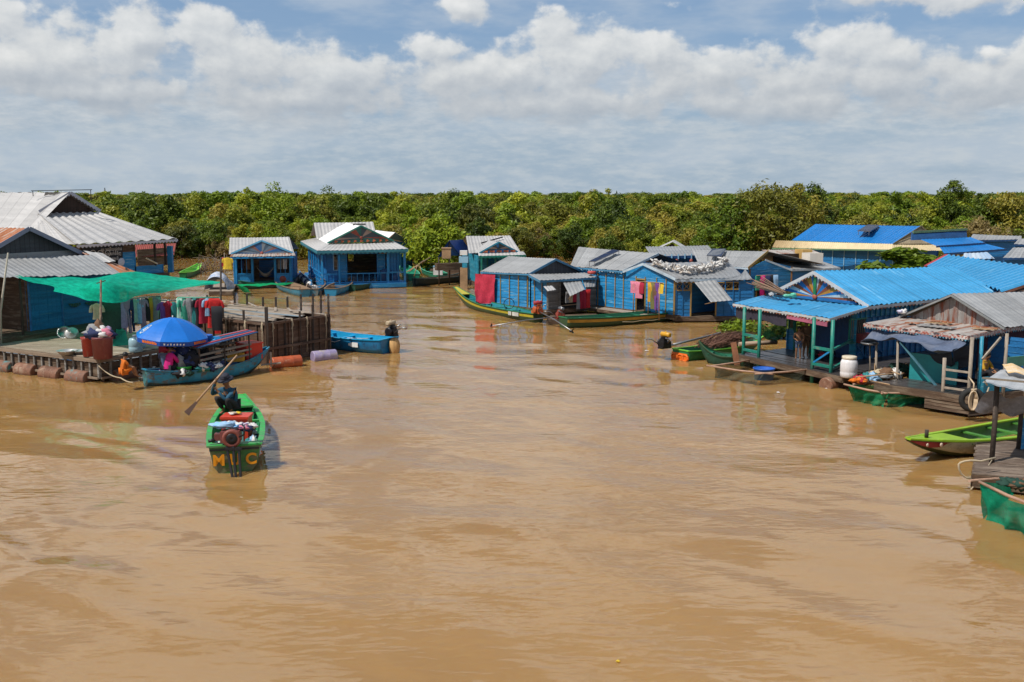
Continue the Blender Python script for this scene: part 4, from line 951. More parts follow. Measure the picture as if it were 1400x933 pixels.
    if deck_len:
        B = MB(); n = 6
        for i in range(n):
            t0, t1 = 1 - deck_len * (1 - i / n), 1 - deck_len * (1 - (i + 1) / n); w0, z0, _ = st(t0); w1, z1, _ = st(t1); c0, c1 = s + d * t0 * Ln, s + d * t1 * Ln
            B.hexa([c0 - r * w0 + V(0, 0, z0 - .03), c0 + r * w0 + V(0, 0, z0 - .03), c1 + r * w1 + V(0, 0, z1 - .03), c1 - r * w1 + V(0, 0, z1 - .03)], [c0 - r * w0 + V(0, 0, z0 + .02), c0 + r * w0 + V(0, 0, z0 + .02), c1 + r * w1 + V(0, 0, z1 + .02), c1 - r * w1 + V(0, 0, z1 + .02)])
        B.build('bow_deck', deck_m or rim, root)
    root['_'] = 0; del root['_']
    return root, (lambda t_, lat=0.0, dz=0.0: s + d * (t_ * Ln) + r * (lat * st(t_)[0]) + V(0, 0, st(t_)[1] + dz)), d, r
def engine(par, p, d, m=None, tail=None, s=1.0, tank=None):
    """small long-tail motor: block, flywheel, tank, exhaust and the shaft with its screw"""
    d = Vector(d).normalized(); r = Vector((d.y, -d.x, 0)).normalized(); p = Vector(p); B = MB()
    ang = math.atan2(d.y, d.x); B.box(p + V(0, 0, .15 * s), (.36 * s, .26 * s, .18 * s), ang); B.box(p + d * .06 * s + V(0, 0, .26 * s), (.2 * s, .18 * s, .12 * s), ang + .2); B.box(p + V(0, 0, .03 * s), (.44 * s, .22 * s, .06 * s), ang)
    for k in range(5): B.box(p + d * (.02 * s) + V(0, 0, (.30 + k * .025) * s), (.2 * s, .2 * s, .012 * s), ang)
    e = B.build('engine', m or DARKMET, par)
    B = MB(); ax = r.to_track_quat('Z', 'Y').to_matrix().to_4x4(); B.lathe([(.03 * s, .02), (.13 * s, .02), (.15 * s, .04), (.15 * s, .09), (.10 * s, .1), (.0, .1)], p + r * .14 * s + V(0, 0, .18 * s), 20, axis=ax); B.build('flywheel', m or REDBR, e)
    B = MB(); tp = p - d * .04 * s + V(0, 0, .47 * s); B.tube([tp - r * .21 * s, tp - r * .19 * s, tp + r * .19 * s, tp + r * .21 * s], [.05 * s, .085 * s, .085 * s, .05 * s], 12); B.tube([tp + V(0, 0, .07 * s), tp + V(0, 0, .11 * s)], .03 * s, 8); B.build('fuel_tank', tank or YELP, e)
    B = MB(); B.tube([p + d * .16 * s + r * .1 * s + V(0, 0, .12 * s), p + d * .5 * s + r * .12 * s + V(0, 0, .34 * s), p + d * .75 * s + r * .12 * s + V(0, 0, .36 * s)], .02, 6); B.build('tiller', STEEL, e)
    B = MB(); B.tube([p - r * .14 * s + V(0, 0, .2 * s), p - r * .24 * s + V(0, 0, .3 * s), p - r * .26 * s + d * .2 * s + V(0, 0, .4 * s)], .025 * s, 7); B.build('exhaust', STEEL, e)
    if tail is not None:
        q = Vector(tail); B = MB(); B.tube([p + V(0, 0, .1 * s), p.lerp(q, .5) + V(0, 0, .1 * s), q], [.035, .03, .022], 8); sh = B.build('propeller_shaft', STEEL, par)
        B = MB(); dd = (q - p).normalized(); a = dd.cross(V(0, 0, 1)).normalized(); b = a.cross(dd)
        for k in range(3):
            t_ = 2.1 * k; u = a * math.cos(t_) + b * math.sin(t_); w_ = dd.cross(u); B.hexa([q - w_ * .03 - dd * .01, q + w_ * .03 + dd * .01, q + u * .14 + w_ * .05 + dd * .03, q + u * .14 - w_ * .03 - dd * .01], [x + dd * .01 for x in (q - w_ * .03 - dd * .01, q + w_ * .03 + dd * .01, q + u * .14 + w_ * .05 + dd * .03, q + u * .14 - w_ * .03 - dd * .01)])
        B.build('propeller', DARKMET, par)
    return e
# ------------------------------------------------------------------ goods on the left deck
CLO = {k: fabric(f'{k.replace(" ", "_")}_cloth', c) for k, c in {
    'mauve': (.34, .22, .30), 'white': (.62, .60, .58), 'dark green': (.015, .05, .035), 'pale mint': (.30, .46, .38), 'black': (.014, .014, .018), 'mustard': (.48, .26, .02), 'grey': (.24, .24, .24), 'navy': (.02, .03, .09),
    'crimson': (.33, .012, .035), 'scarlet': (.48, .015, .015), 'teal': (.02, .17, .17), 'pink': (.55, .17, .24), 'sand': (.45, .36, .24), 'lilac': (.36, .27, .42), 'olive': (.13, .13, .04), 'light blue': (.26, .42, .60), 'brown': (.14, .075, .04), 'yellow': (.62, .42, .03), 'purple': (.14, .05, .24), 'magenta': (.55, .012, .17), 'orange': (.62, .15, .01), 'denim': (.09, .13, .22), 'sea green': (.03, .26, .17)}.items()}
def rack(label, p, q, z, m, posts_=True, tilt=0.0):
    root = thing('clothes_rack', label, 'clothes rack', ((p[0] + q[0]) / 2, (p[1] + q[1]) / 2, DZ)); B = MB(); a, b = V(p[0], p[1], z), V(q[0], q[1], z + tilt); B.tube([a, b], .022, 8); B.build('rail', m, root)
    if posts_:
        for e in (a, b):
            B = MB(); B.tube([V(e.x, e.y, DZ - .02), e], .024, 8); B.build('upright', m, root)
    return a, b
ra, rb = D(150, 411, 38.0), D(219, 405, 39.6); a_, b_ = rack('metal clothes rack full of mixed shirts and trousers under the green net', ra, rb, ra.z, STEEL, tilt=rb.z - ra.z)
row = [('mauve', 'cloth', .26, 1.0), ('sand', 'trousers', .30, 1.12), ('lilac', 'shirt', .36, .95), ('mauve', 'trousers', .3, 1.15), ('navy', 'trousers', .22, 1.1), ('pale mint', 'shirt', .2, .8), ('light blue', 'shirt', .2, .85), ('mauve', 'shirt', .22, 1.05), ('black', 'shirt', .26, .8), ('mustard', 'cloth', .16, 1.0), ('grey', 'shirt', .24, .95), ('pale mint', 'trousers', .2, 1.0)]
dv = (b_ - a_)
seen = {}
ORD = ['first', 'second', 'third', 'fourth']
for k, (c, kd, w_, h_) in enumerate(row):
    p = a_ + dv * ((k + .9) / (len(row) + .4)) - V(0, 0, .03); nxt = row[k + 1][0] + ' ' + row[k + 1][1] if k + 1 < len(row) else 'the rail end'
    garment(f'{c} {"trousers" if kd == "trousers" else "shirt" if kd == "shirt" else "long cloth"} on the rack under the green net, next to {nxt}', p, dv + V(.2, rng.uniform(-.6, .6), 0), kd, w_ * 1.1, h_ * 1.15, CLO[c], 'clothes on the rack under the net')
garment('dark green long cloth hanging behind the deck pole at the blue wall', D(150, 413, 37.2), (1, .2), 'cloth', .75, 1.25, CLO['dark green'])
garment('sand coloured shirt with red edge hanging beside the front net pole', D(132, 415, 36.8), (1, .3), 'shirt', .34, .6, CLO['sand'])
ra, rb = D(243, 407, 38.2), D(300, 407, 38.5); a_, b_ = rack('green clothes rail with jackets and red shirts beside the fish pen', ra, rb, ra.z, mat('mint_rail', (.12, .42, .30), .5), tilt=rb.z - ra.z); dv = b_ - a_
row = [('pale mint', 'cloth', .22, 1.0), ('sea green', 'shirt', .3, .9), ('grey', 'shirt', .26, 1.1), ('teal', 'cloth', .2, 1.05), ('black', 'shirt', .26, 1.0), ('crimson', 'shirt', .34, .85), ('light blue', 'shirt', .2, .6), ('scarlet', 'shirt', .36, 1.0), ('scarlet', 'cloth', .26, 1.2)]
for k, (c, kd, w_, h_) in enumerate(row):
    p = a_ + dv * ((k + .3) / len(row)) - V(0, 0, .03); nxt = row[k + 1][0] + ' ' + row[k + 1][1] if k + 1 < len(row) else 'the dark pole'
    garment(f'{c} {"shirt" if kd == "shirt" else "long cloth"} on the green rail by the pen, next to {nxt}', p, dv + V(0, rng.uniform(-.5, .5), 0), kd, w_ * 1.1, h_ * 1.15, CLO[c], 'clothes on the green rail')
garment('black trousers hanging right of the red shirts by the dark pole', D(296, 419, 38.2), (1, .1), 'cloth', .42, .95, CLO['black'])
garment('scarlet shirt hanging over the black trousers by the dark pole', D(293, 409, 38.3), (1, .1), 'shirt', .55, .35, CLO['scarlet'])
for k, (px, py, c) in enumerate(((222, 413, 'purple'), (229, 412, 'crimson'), (237, 413, 'teal'))): garment(f'{c} shirt hanging in shade between the two clothes racks', D(px, py, 38.9), (1, .1), 'shirt', .26, .8, CLO[c], 'clothes in the shade between the racks')
rack('thin wire with shirts between the two clothes racks', D(218, 411, 39), D(243, 411, 39), D(218, 411, 39).z, STEEL, False)
ALU = mat('dull_aluminium', (.48, .47, .46), .4, .15, metal=.6)
basin('wide grey metal basin on the open deck boards', at(92, 485, DZ), .36, ALU); basin('smaller grey basin beside the red bucket', at(110, 484, DZ), .3, ALU)
PBK = mat('red_plastic', (.44, .06, .05), .4, .15, wear=(.42, .16, .12), wear_amt=.3); PBK2 = mat('faded_maroon_plastic', (.24, .07, .075), .45, .15, wear=(.3, .13, .12), wear_amt=.3)
p = at(122, 487, DZ); bucket('plastic_bin', 'tall bright red plastic bin in front of the net pole', 'bin', p, .24, .66, PBK, PBK)
p4 = at(141, 490, DZ); bucket('plastic_bin', 'large faded maroon bin heaped with laundry at the deck corner', 'bin', p4, .36, .74, PBK2, PBK2, .86)
heap('laundry_heap', 'heap of pale and dark laundry on top of the maroon bin', 'laundry', p4 + V(-.12, 0, .66), .52, .34, .62, [CLO[c] for c in ('pink', 'white', 'grey', 'lilac', 'navy', 'white', 'brown')], 14, 3)
p = at(57, 444, .98) + V(0, 0, .1); bucket('plastic_basket', 'pinkish red basket standing on the house floor in the shade', 'basket', p, .34, .62, PBK2)
heap('laundry_heap', 'bluish bundle lying on the red basket', 'laundry', p + V(0, 0, .55), .35, .3, .3, [CLO['navy'], CLO['denim'], CLO['grey']], 6, 5)
for k, (px, py, lab) in enumerate(((88, 462, 'blackened round pot lying on its side near the house step'), (98, 463, 'shiny pot lid propped beside the blackened pot'))):
    p = at(px, py, DZ); B = MB(); q = Vector((.2, -.8, .45)).to_track_quat('Z', 'Y').to_matrix().to_4x4(); B.lathe([(.0, -.22), (.16, -.2), (.24, -.08), (.24, .03), (.27, .04), (.21, .03), (.19, -.05), (0, -.08)] if k == 0 else [(0, 0), (.2, .02), (.26, -.02), (.27, 0), (.2, .06), (.04, .08), (.04, .12), (0, .12)], p + V(0, 0, .2), 20, axis=q); tag(B.build('cooking_pot' if k == 0 else 'pot_lid', ALU if k else STEEL, None, p), lab, 'pot' if k == 0 else 'lid')
# bluish jug
def jug(label, p, r, h, m, capm, grp=None):
    root = thing('water_jug', label, 'jug', p, grp); B = MB(); B.lathe([(r * .9, 0), (r, .03), (r, h * .3), (r * .96, h * .33), (r, h * .36), (r, h * .7), (r * .85, h * .84), (r * .4, h * .92), (r * .38, h)], p, 20); B.build('jug_body', m, root)
    B = MB(); B.lathe([(r * .42, h * .97), (r * .42, h * 1.05), (0, h * 1.06)], p, 16); B.build('cap', capm, root); return root
JUG = mat('pale_blue_plastic', (.42, .62, .70), .3, .1, trans=.3)
jug('pale blue water jug standing on the deck beside the umbrella', at(186, 481, DZ), .24, .58, JUG, WHITEP)
jug('small pale blue jug partly hidden behind the larger jug', at(192, 476, DZ), .2, .45, JUG, WHITEP)
B = MB(); c = [at(150, 474, DZ), at(176, 472, DZ), at(176, 466, DZ), at(155, 465, DZ)]; B.hexa(c, [c[0] + V(.2, .3, .55), c[1] + V(-.2, .3, .5), c[2] + V(-.2, -.1, .5), c[3] + V(.1, -.1, .55)]); tag(B.build('folded_tarpaulin', mat('sea_green_tarp', (.01, .22, .14), .5, .3)), 'folded sea green tarpaulin on deck behind the maroon bin', 'tarpaulin')
# rope from deck corner to the vendor boat
tag(rope(None, [Q(-.05, -.05, .62), at(165, 517, .25), at(190, 521, .3)], .022, sag=.1), 'pale mooring rope slung from deck corner to the vendor boat bow', 'rope')
# child on the deck edge
CH_ = dict(SIT); pb = at(168, 513, .52)
person('child in orange shirt sitting on the deck edge with back turned', pb + V(0, 0, -.02), dict(SIT, anl=(-.1, .5, -.05), anr=(.12, .5, -.05), sleeve=.35, leg=.45), R(50), CLO['orange'], CLO['orange'], .86)
# ------------------------------------------------------------------ fish pen
N0 = at(366, 499, 0); PA = Vector((.56, .83, 0)).normalized(); PL = Vector((-PA.y, PA.x, 0))
def Pn(a, l, z=0.0): return V(N0.x, N0.y, 0) + PA * a + PL * l + V(0, 0, z)
PT = 1.60
pen = thing('fish_pen', 'dark wooden fish pen of stacked planks with posts and loose boards on top', 'pen', Pn(1.4, 3))
LA, LL = 3.35, 6.6
for p, q in ((Pn(0, LL), Pn(0, 0)), (Pn(0, 0), Pn(LA, 0)), (Pn(LA, 0), Pn(LA, LL)), (Pn(LA, LL), Pn(0, LL))):
    w = WF(p, q); B = MB(); boards(B, w, 0, w.L, -.2, PT, (), .125, .004); n = int(w.L / .48)
    for k in range(n + 1): B.bar(w.P(w.L * k / n, -.3, .04), w.P(w.L * k / n, PT - .05, .04), .06, .05, up=w.n)
    B.bar(w.P(0, PT - .03, .03), w.P(w.L, PT - .03, .03), .1, .09); B.bar(w.P(0, .62, .075), w.P(w.L, .62, .075), .05, .10)
    B.build('pen_wall', mat('dark_brown_planks', (.085, .046, .028), .8, .4, (.6, 6), 16, (.15, .10, .07), .35, (.6, 4), .4), pen)
TOPW = mat('pale_weathered_plank', (.33, .27, .215), .85, .3, (.5, 6), 14, (.20, .15, .11), .35, (.5, 5), .4); BLW = mat('bluish_plank', (.20, .27, .32), .8, .3, (.5, 6), 14, (.3, .26, .22), .4, (.5, 5), .4)
r = random.Random(8)
for k in range(20):
    a = LA * (k + .5) / 20; B = MB(); l0, l1 = r.uniform(-.1, 1.2), r.uniform(4.6, LL + .2); sk = r.uniform(-.12, .12); z = PT + .03 + .02 * (k % 3)
    B.bar(Pn(a - sk, l0, z), Pn(a + sk, l1, z + r.uniform(0, .06)), r.uniform(.10, .19), .025); B.build('loose_board', BLW if k in (5, 11) else TOPW, pen)
for k in range(7):
    a = r.uniform(.2, LA - .2); l_ = r.uniform(.5, 5); B = MB(); B.bar(Pn(a, l_, PT + .11), Pn(a + r.uniform(-.8, .8), l_ + r.uniform(.8, 2), PT + .14), .1, .025); B.build('loose_board', TOPW, pen)
for a, l_, z in [(0, 0, 2.22)] + [(.02, l_, PT + h_) for l_, h_ in ((1.3, .42), (2.5, .55), (3.6, .5), (4.6, .6))] + [(a, -.02, PT + h_) for a, h_ in ((.9, .12), (1.7, .3), (2.4, .5), (3.3, .85))] + [(LA, l_, PT + h_) for l_, h_ in ((.45, .95), (.9, .8), (1.6, .75), (2.4, .6), (3.1, .55), (3.9, .5), (4.9, .6), (5.7, .6))] + [(a, LL, PT + .5) for a in (.6, 1.6, 2.6)]:
    B = MB(); q = Pn(a, l_); B.bar((q.x, q.y, -.4), (q.x + .02, q.y, z), .11 if a == 0 and l_ == 0 else .075); B.build('pen_post', DARKW, pen)
for k, (a, l_) in enumerate(((-.07, 1.1), (-.07, 2.2), (.25, -.07), (1.25, -.07), (2.05, -.07), (3.1, -.07), (-.07, .15))):
    q = Pn(a, l_, PT); B = MB(); e = PA if l_ < 0 else PL
    B.tube([q + V(0, 0, .06), q + e * .08 - V(0, 0, .22), q - e * .02 - V(0, 0, .35), q + e * .05 - V(0, 0, .12), q - e * .05 + V(0, 0, .02)], .018, 6); B.tube([q, q + e * .02 - V(0, 0, .6), q - e * .05 - V(0, 0, 1.35)], .016, 6); B.build('rope_knot', ROPE, pen)
ORD_ = mat('orange_red_plastic_drum', (.40, .085, .03), .45, .2, wear=(.46, .2, .12), wear_amt=.3); LAV = mat('lavender_plastic_drum', (.30, .25, .40), .45, .2, wear=(.4, .34, .3), wear_amt=.3)
a, b = at(371, 498, .13), at(411, 494, .13); drum(pen, a, b, .25, ORD_, label='orange red plastic drum under the pen'); a, b = at(427, 489, .13), at(459, 486, .13); drum(pen, a, b, .25, LAV, label='lavender plastic drum under the pen')
# ------------------------------------------------------------------ vendor boat with its goods
BB = mat('sky_blue_hull', (.02, .21, .34), .45, .3, (.6, 3), 12, (.10, .10, .09), .35, (.8, 2)); BB2 = mat('dark_slime_hull', (.04, .06, .055), .5, .3, (.6, 3), 10, (.05, .20, .22), .3)
bs, bb = at(199, 529, 0), at(363, 506, 0)
vb, vp, vd_, vr_ = boat('vendor_boat', 'blue vendor boat loaded with goods and roofed with planks beside the deck', bs, bb + V(.1, .1, 0), 1.25, BB, NAVY, BB, None, .42, .42, .16, .30, .12, .12, 3, None, BB2, (.45, .8), 2.6)
p0 = vp(.45); B = MB()
for sg_ in (-1, 1):
    for t_ in (.36, .56, .78): B.bar(vp(t_, sg_ * .95, -.05), vp(t_, sg_ * .95, .78), .045)
    B.cur = 1
    for dz in (.16, .34, .52): B.bar(vp(.36, sg_ * .97, dz), vp(.8, sg_ * .97, dz + .03), .03, .07)
    B.cur = 0
B.build('canopy_frame', [DARKW, GREYW], vb)
B = MB()
for k in range(7):
    l_ = -1.0 + 2 * k / 6; B.cur = (0, 1, 0, 2, 0, 1, 2)[k]; B.bar(vp(.34, l_, .80 + .02 * (k % 2)), vp(.86, l_, .88 + .02 * (k % 2)), .17, .03)
B.build('canopy_boards', [BB, REDP, NAVY], vb)
B = MB(); q = vp(.84, -.2, -.1); B.hexa([q + vd_ * x + vr_ * y for x, y in ((-.3, -.36), (.36, -.36), (.36, .36), (-.3, .36))], [q + vd_ * x + vr_ * y + V(0, 0, .55) for x, y in ((-.3, -.36), (.36, -.36), (.36, .36), (-.3, .36))])
cr = thing('crate', 'bright red box on the bow end of the vendor boat', 'box', q); B.build('box_body', mat('bright_red_box', (.50, .035, .02), .45, .12), cr); B = MB(); B.hexa([q + vd_ * x + vr_ * y + V(0, 0, .555) for x, y in ((-.33, -.39), (.39, -.39), (.39, .39), (-.33, .39))], [q + vd_ * x + vr_ * y + V(0, 0, .6) for x, y in ((-.33, -.39), (.39, -.39), (.39, .39), (-.33, .39))]); B.build('lid', MATS['bright_red_box'], cr)
B = MB(); q = vp(.70, .3, -.02); B.box(q + V(0, 0, .2), (.6, .35, .3), .3); tag(B.build('crate', YELP), 'yellow crate under the vendor boat canopy', 'crate')
q = vp(.9, .9, -.3); B = MB(); B.bar(q - V(0, 0, .12), q + V(.7, .12, -.06), .16, .04); B.bar(q + V(.35, .06, -.2), q + V(.35, .06, .35), .06); B.build('boarding_plank', TOPW, vb)
goods = [('black', 'navy', 'grey'), ('black', 'brown', 'crimson'), ('navy', 'white', 'teal'), ('dark green', 'black', 'white'), ('black', 'purple', 'grey'), ('light blue', 'navy', 'white')]
GN = ['dark bags heaped under the umbrella on the vendor boat', 'brown and crimson bundles amidships on the vendor boat', 'small white and teal packets in the vendor boat', 'dark green sacks beside the woman in the vendor boat', 'dark purple bags hanging behind the umbrella pole', 'light blue and white bags near the vendor boat canopy']
for k, (t_, l_, z, rx, h_) in enumerate(((.30, .2, .0, .5, 1.0), (.46, .1, -.1, .6, .8), (.42, .7, -.05, .4, .4), (.26, .6, -.15, .4, .35), (.36, -.7, .2, .55, 1.0), (.50, .6, -.1, .45, .45))):
    heap('goods_heap', GN[k], 'goods', vp(t_, l_, z), rx, .42, h_, [CLO[c] for c in goods[k]], 14, 20 + k)
heap('goods_heap', 'pile of blue and white packets on the canopy boards', 'goods', vp(.50, -.1, .83), .5, .4, .3, [CLO['light blue'], CLO['white'], CLO['navy'], BLUEP], 9, 40)
B = MB(); q = vp(.50, -.3, .86); B.lathe([(.18, 0), (.24, .22), (.25, .24), (.2, .24), (.15, .02)], q, 16); tag(B.build('plastic_tub', mat('strong_blue_plastic', (.02, .10, .42), .4, .1)), 'blue plastic tub on the vendor boat canopy', 'tub')
q = vp(.26, .45, -.1); B = MB(); B.lathe([(.2, 0), (.27, .24), (.28, .26), (.22, .26), (.16, .02), (0, .02)], q + V(.05, 0, 0), 16); tag(B.build('plastic_tub', mat('bright_green_plastic', (.04, .36, .05), .4, .1)), 'bright green tub in front of the woman in magenta', 'tub')
B = MB(); q = vp(.08, 0, -.12); B.grid(lambda u, v: vp(.01 + .2 * u, -1 + 2 * v, -.05 + .06 * mnoise.noise(V(u * 6, v * 6, 2))), 10, 8); tag(B.build('folded_blanket', CLO['lilac']), 'pale lilac cloth spread over the near end of the vendor boat', 'cloth')
q = vp(.16, .25, -.12); person('woman in magenta shirt and straw hat sitting in the vendor boat', q, dict(SIT, sleeve=.9, look=(.3, 1, -.2)), R(20), CLO['magenta'], CLO['black'], 1.16, mat('straw_hat', (.36, .29, .18), .8, .2))
q = vp(.15, -.2, -.30); person('person in dark red shirt and jeans standing under the blue umbrella', q, dict(STAND, wrl=(-.1, .3, 1.0), wrr=(.15, .3, 1.0), ell=(-.26, .1, 1.05), elr=(.26, .1, 1.05)), R(75), fabric('dark_red_cloth', (.22, .012, .03)), CLO['denim'], 1.0)
# umbrella
um = thing('beach_umbrella', 'blue vendor umbrella with a white oval emblem over the vendor boat', 'umbrella', vp(.33, .2, -.3)); top = D(236, 434.5, vp(.33, 0).y + .2)
UB = [mat('umbrella_blue', (.010, .17, .62), .38, .12, spec=.5, trans=.15), mat('umbrella_flap_blue', (.008, .07, .36), .45, .15), WHITEP, mat('umbrella_orange_print', (.60, .14, .03), .5)]
cx, cy, cz = top.x, top.y, top.z; RU, HU = 1.24, .62; tl = Matrix.Rotation(R(5), 3, 'Y') @ Matrix.Rotation(R(3), 3, 'X')
def ump(a, q, dz=0.0, off=0.0):
    k = a / (math.pi / 4); fr = k - math.floor(k); rad = RU * q * (1 - .055 * math.sin(math.pi * fr) * q) ; z = -HU * (q ** 1.75) - .05 * math.sin(math.pi * fr) * q * (1 - q) * 2 + dz
    v_ = tl @ V(math.cos(a) * (rad + off), math.sin(a) * (rad + off), z + off); return V(cx, cy, cz) + v_
B = MB(); NS, NR = 48, 10
for i in range(NS):
    for j in range(NR):
        a0, a1 = 2 * math.pi * i / NS, 2 * math.pi * (i + 1) / NS; B.poly([ump(a0, j / NR), ump(a0, (j + 1) / NR), ump(a1, (j + 1) / NR), ump(a1, j / NR)][::-1] if j else [ump(a0, 0), ump(a1, .1), ump(a0, .1)][::1], None, False)
B.build('canopy', UB[0], um); B = MB()
for i in range(NS):
    a0, a1 = 2 * math.pi * i / NS, 2 * math.pi * (i + 1) / NS; sc = lambda a: -.15 - .03 * math.sin(a * 24)
    B.poly([ump(a0, 1, -.003), ump(a0, 1, sc(a0)), ump(a1, 1, sc(a1)), ump(a1, 1, -.003)])
vl = B.build('valance', UB[1], um); B = MB(); C = MB()
for i in range(72):                        # printed white and orange marks on the hanging edge
    a0 = 2 * math.pi * i / 72; rr_ = random.Random(i); 
    if (i // 9) % 2 == 0 and i % 9 not in (0, 8): B.poly([ump(a0 + .01, 1, -.05 - .05 * rr_.random(), .006), ump(a0 + .01, 1, -.12, .006), ump(a0 + .05, 1, -.12, .006), ump(a0 + .05, 1, -.06, .006)])
    elif i % 9 in (2, 3, 4, 5, 6, 7): C.poly([ump(a0, 1, -.03, .006), ump(a0, 1, -.13, .006), ump(a0 + .08, 1, -.13, .006), ump(a0 + .08, 1, -.04 - .04 * rr_.random(), .006)])
B.build('white_print', UB[2], vl); C.build('orange_print', UB[3], vl)
B = MB(); ac, qc = R(213), .74
def ov(t_, k): return ump(ac + .20 * k * math.cos(t_), qc + .17 * k * math.sin(t_), .0, .008)
for i in range(28):
    t0, t1 = 2 * math.pi * i / 28, 2 * math.pi * (i + 1) / 28; B.poly([ov(t0, .86), ov(t0, 1), ov(t1, 1), ov(t1, .86)])
for k, (x0_, x1_, y0_, y1_) in enumerate(((-.6, -.45, -.4, .4), (-.45, -.15, .25, .4), (-.3, -.15, -.4, .4), (.0, .15, -.4, .4), (.15, .4, -.4, -.25), (.15, .4, .25, .4), (.5, .62, -.35, .35))):
    B.poly([ump(ac + .2 * x, qc + .17 * y, 0, .009) for x, y in ((x0_, y0_), (x1_, y0_), (x1_, y1_), (x0_, y1_))])
B.build('oval_emblem', UB[2], um)
B = MB(); B.tube([V(cx, cy, cz - .02), V(cx, cy, cz) + tl @ V(.06, -.05, -2.15)], .025, 8); B.tube([V(cx, cy, cz + .07), V(cx, cy, cz - .02)], .02, 8); B.build('umbrella_pole', WHITEP, um); B = MB()
for i in range(8): a = i * math.pi / 4; B.bar(ump(a, .03, -.02), ump(a, .98, -.03), .012)
B.build('ribs', STEEL, um)
# ------------------------------------------------------------------ moored blue motor boat behind the pen
b0, b1 = at(533, 482, 0), at(452, 474, 0); TB = mat('mid_blue_hull', (.012, .15, .33), .4, .25, (.8, 3), 12, (.02, .07, .16), .3); TB2 = mat('glossy_azure', (.015, .30, .56), .35, .2)
mb_, mp, md_, mr_ = boat('motor_boat', 'azure motor boat with a wrapped outboard motor moored behind the fish pen', b0, b1 + (b1 - b0) * .35, 1.35, TB, TB2, TB2, None, .52, .25, .05, .9, .3, .12, 4, None, None, (.45, .8), 2.2)
B = MB(); w0 = mp(.55, -1, -.05); 
for t_, sz in ((.30, .16), (.33, .12), (.36, .07)):
    q = mp(t_, -1.0, -.22); B.bar(q - mr_ * .012 - md_ * sz, q - mr_ * .012 + md_ * sz, .02, sz * 1.2)
B.build('white_mark', WHITEP, mb_)
B = MB(); B.tube([mp(.9, -1, 0), mp(.75, -1.0, -.2), mp(.55, -1.02, -.18), mp(.4, -.9, .03), mp(.2, -.5, .02)], .015, 6); B.build('rope', WHITEP, mb_)
q = mp(.0, 0, 0) - md_ * .12; ob = engine(mb_, q + V(0, 0, .12), -md_, mat('black_engine_metal', (.02, .02, .025), .35, .2, metal=.4), None, 1.15, CLO['sand'])
B = MB(); q2 = mp(0, .1, -.1) - md_ * .2; B.lathe([(.10, -.62), (.2, -.45), (.24, -.2), (.2, .02), (.12, .12), (.05, .16)], q2, 14); B.build('wrapped_cloth', mat('ochre_cloth', (.50, .30, .12), .8, .3), mb_)
# ------------------------------------------------------------------ houses at the far side of the water
def cols(*names): return [MATS[n] for n in names]
FANA = [mat('fan_blue', (.03, .10, .22), .5), mat('fan_grey', (.17, .20, .23), .6), mat('fan_slate', (.05, .09, .14), .6), mat('fan_grey2', (.10, .15, .20), .6), mat('fan_rust', (.20, .10, .09), .6), mat('fan_deep', (.02, .10, .28), .5)]
def hammock(label, p, q, m, sag=.55):
    p, q = Vector(p), Vector(q); d = (q - p); n = Vector((-d.y, d.x, 0)).normalized(); B = MB()
    B.grid(lambda u, v: p.lerp(q, u) - V(0, 0, sag * math.sin(math.pi * u)) + n * ((v - .5) * .8 * math.sin(math.pi * u)) + V(0, 0, .25 * (2 * v - 1) ** 2 * math.sin(math.pi * u)), 16, 6)
    return tag(B.build('hammock', m, None, (p + q) / 2 - V(0, 0, sag)), label, 'hammock')
# small house with an open porch
f0, f1 = at(321, 388, .35), at(399, 387, .35); w = WF(f0, f1); Bk = -w.n
h1 = thing('floating_house', 'small blue porch house with pale roof and sunburst gable, left of the largest porch house', 'house', w.P(w.L / 2, 0, -2))
P_ = lambda u, z, b=0.0: w.P(u, z, -b)
Y0 = w.p.y
R0, R1 = D(314, 325.3, Y0 + 2.9), D(395.5, 324.3, Y0 + 2.9); E0, E1 = D(313, 348, Y0 - .2), D(402.5, 347, Y0 - .2)
roof(h1, E0, E1, R1, R0, TINW, pitch=.25); roof(h1, E0 + Bk * 6.2, E1 + Bk * 6.2, R1, R0, TINW, pitch=.25)
a, fl, fr = D(358, 329.6, Y0 - .45), D(316, 347.5, Y0 - .45), D(400.5, 346, Y0 - .45)
gable(h1, fl, fr, a, BLUE, fan=FANA, hub=REDBR, nsp=14, sp0=.02)
ab = a + Bk * 2.9; roof(h1, fl, fl + Bk * .9, ab, a, TINW, 'gable_roof', pitch=.3); roof(h1, fr, fr + Bk * .9, ab, a, TINW, 'gable_roof', pitch=.3)
strip(h1, [fl - V(0, .06, -.02), a - V(0, .06, -.02), fr - V(0, .06, -.02)], mat('pale_blue_trim', (.10, .34, .55), .5), .04, .11)
roof(h1, D(314.5, 351.5, Y0 - .9), D(404, 349.8, Y0 - .9), fr + V(.1, 0, 0), fl, RUSTMIX, 'porch_roof', pitch=.2); strip(h1, [D(315, 353, Y0 - .85), D(403.5, 351.6, Y0 - .85)], BLUEP, .04, .1)
us = [w.up(x, 1) for x in (323, 345.5, 376.5, 397.5)]
posts(h1, [w.P(u, 0) for u in us], .2, 2.2, BLUEP, .07, square=True)
for a_, b_ in ((us[0], us[1]), (us[2], us[3])):
    wall(h1, w.P(a_, 0), w.P(b_, 0), .3, .98, BLUE, name='porch_panel', vert=True); window(h1, w, a_ + .05, b_ - .05, 1.02, 2.1, BLUEP, 'bars', 3)
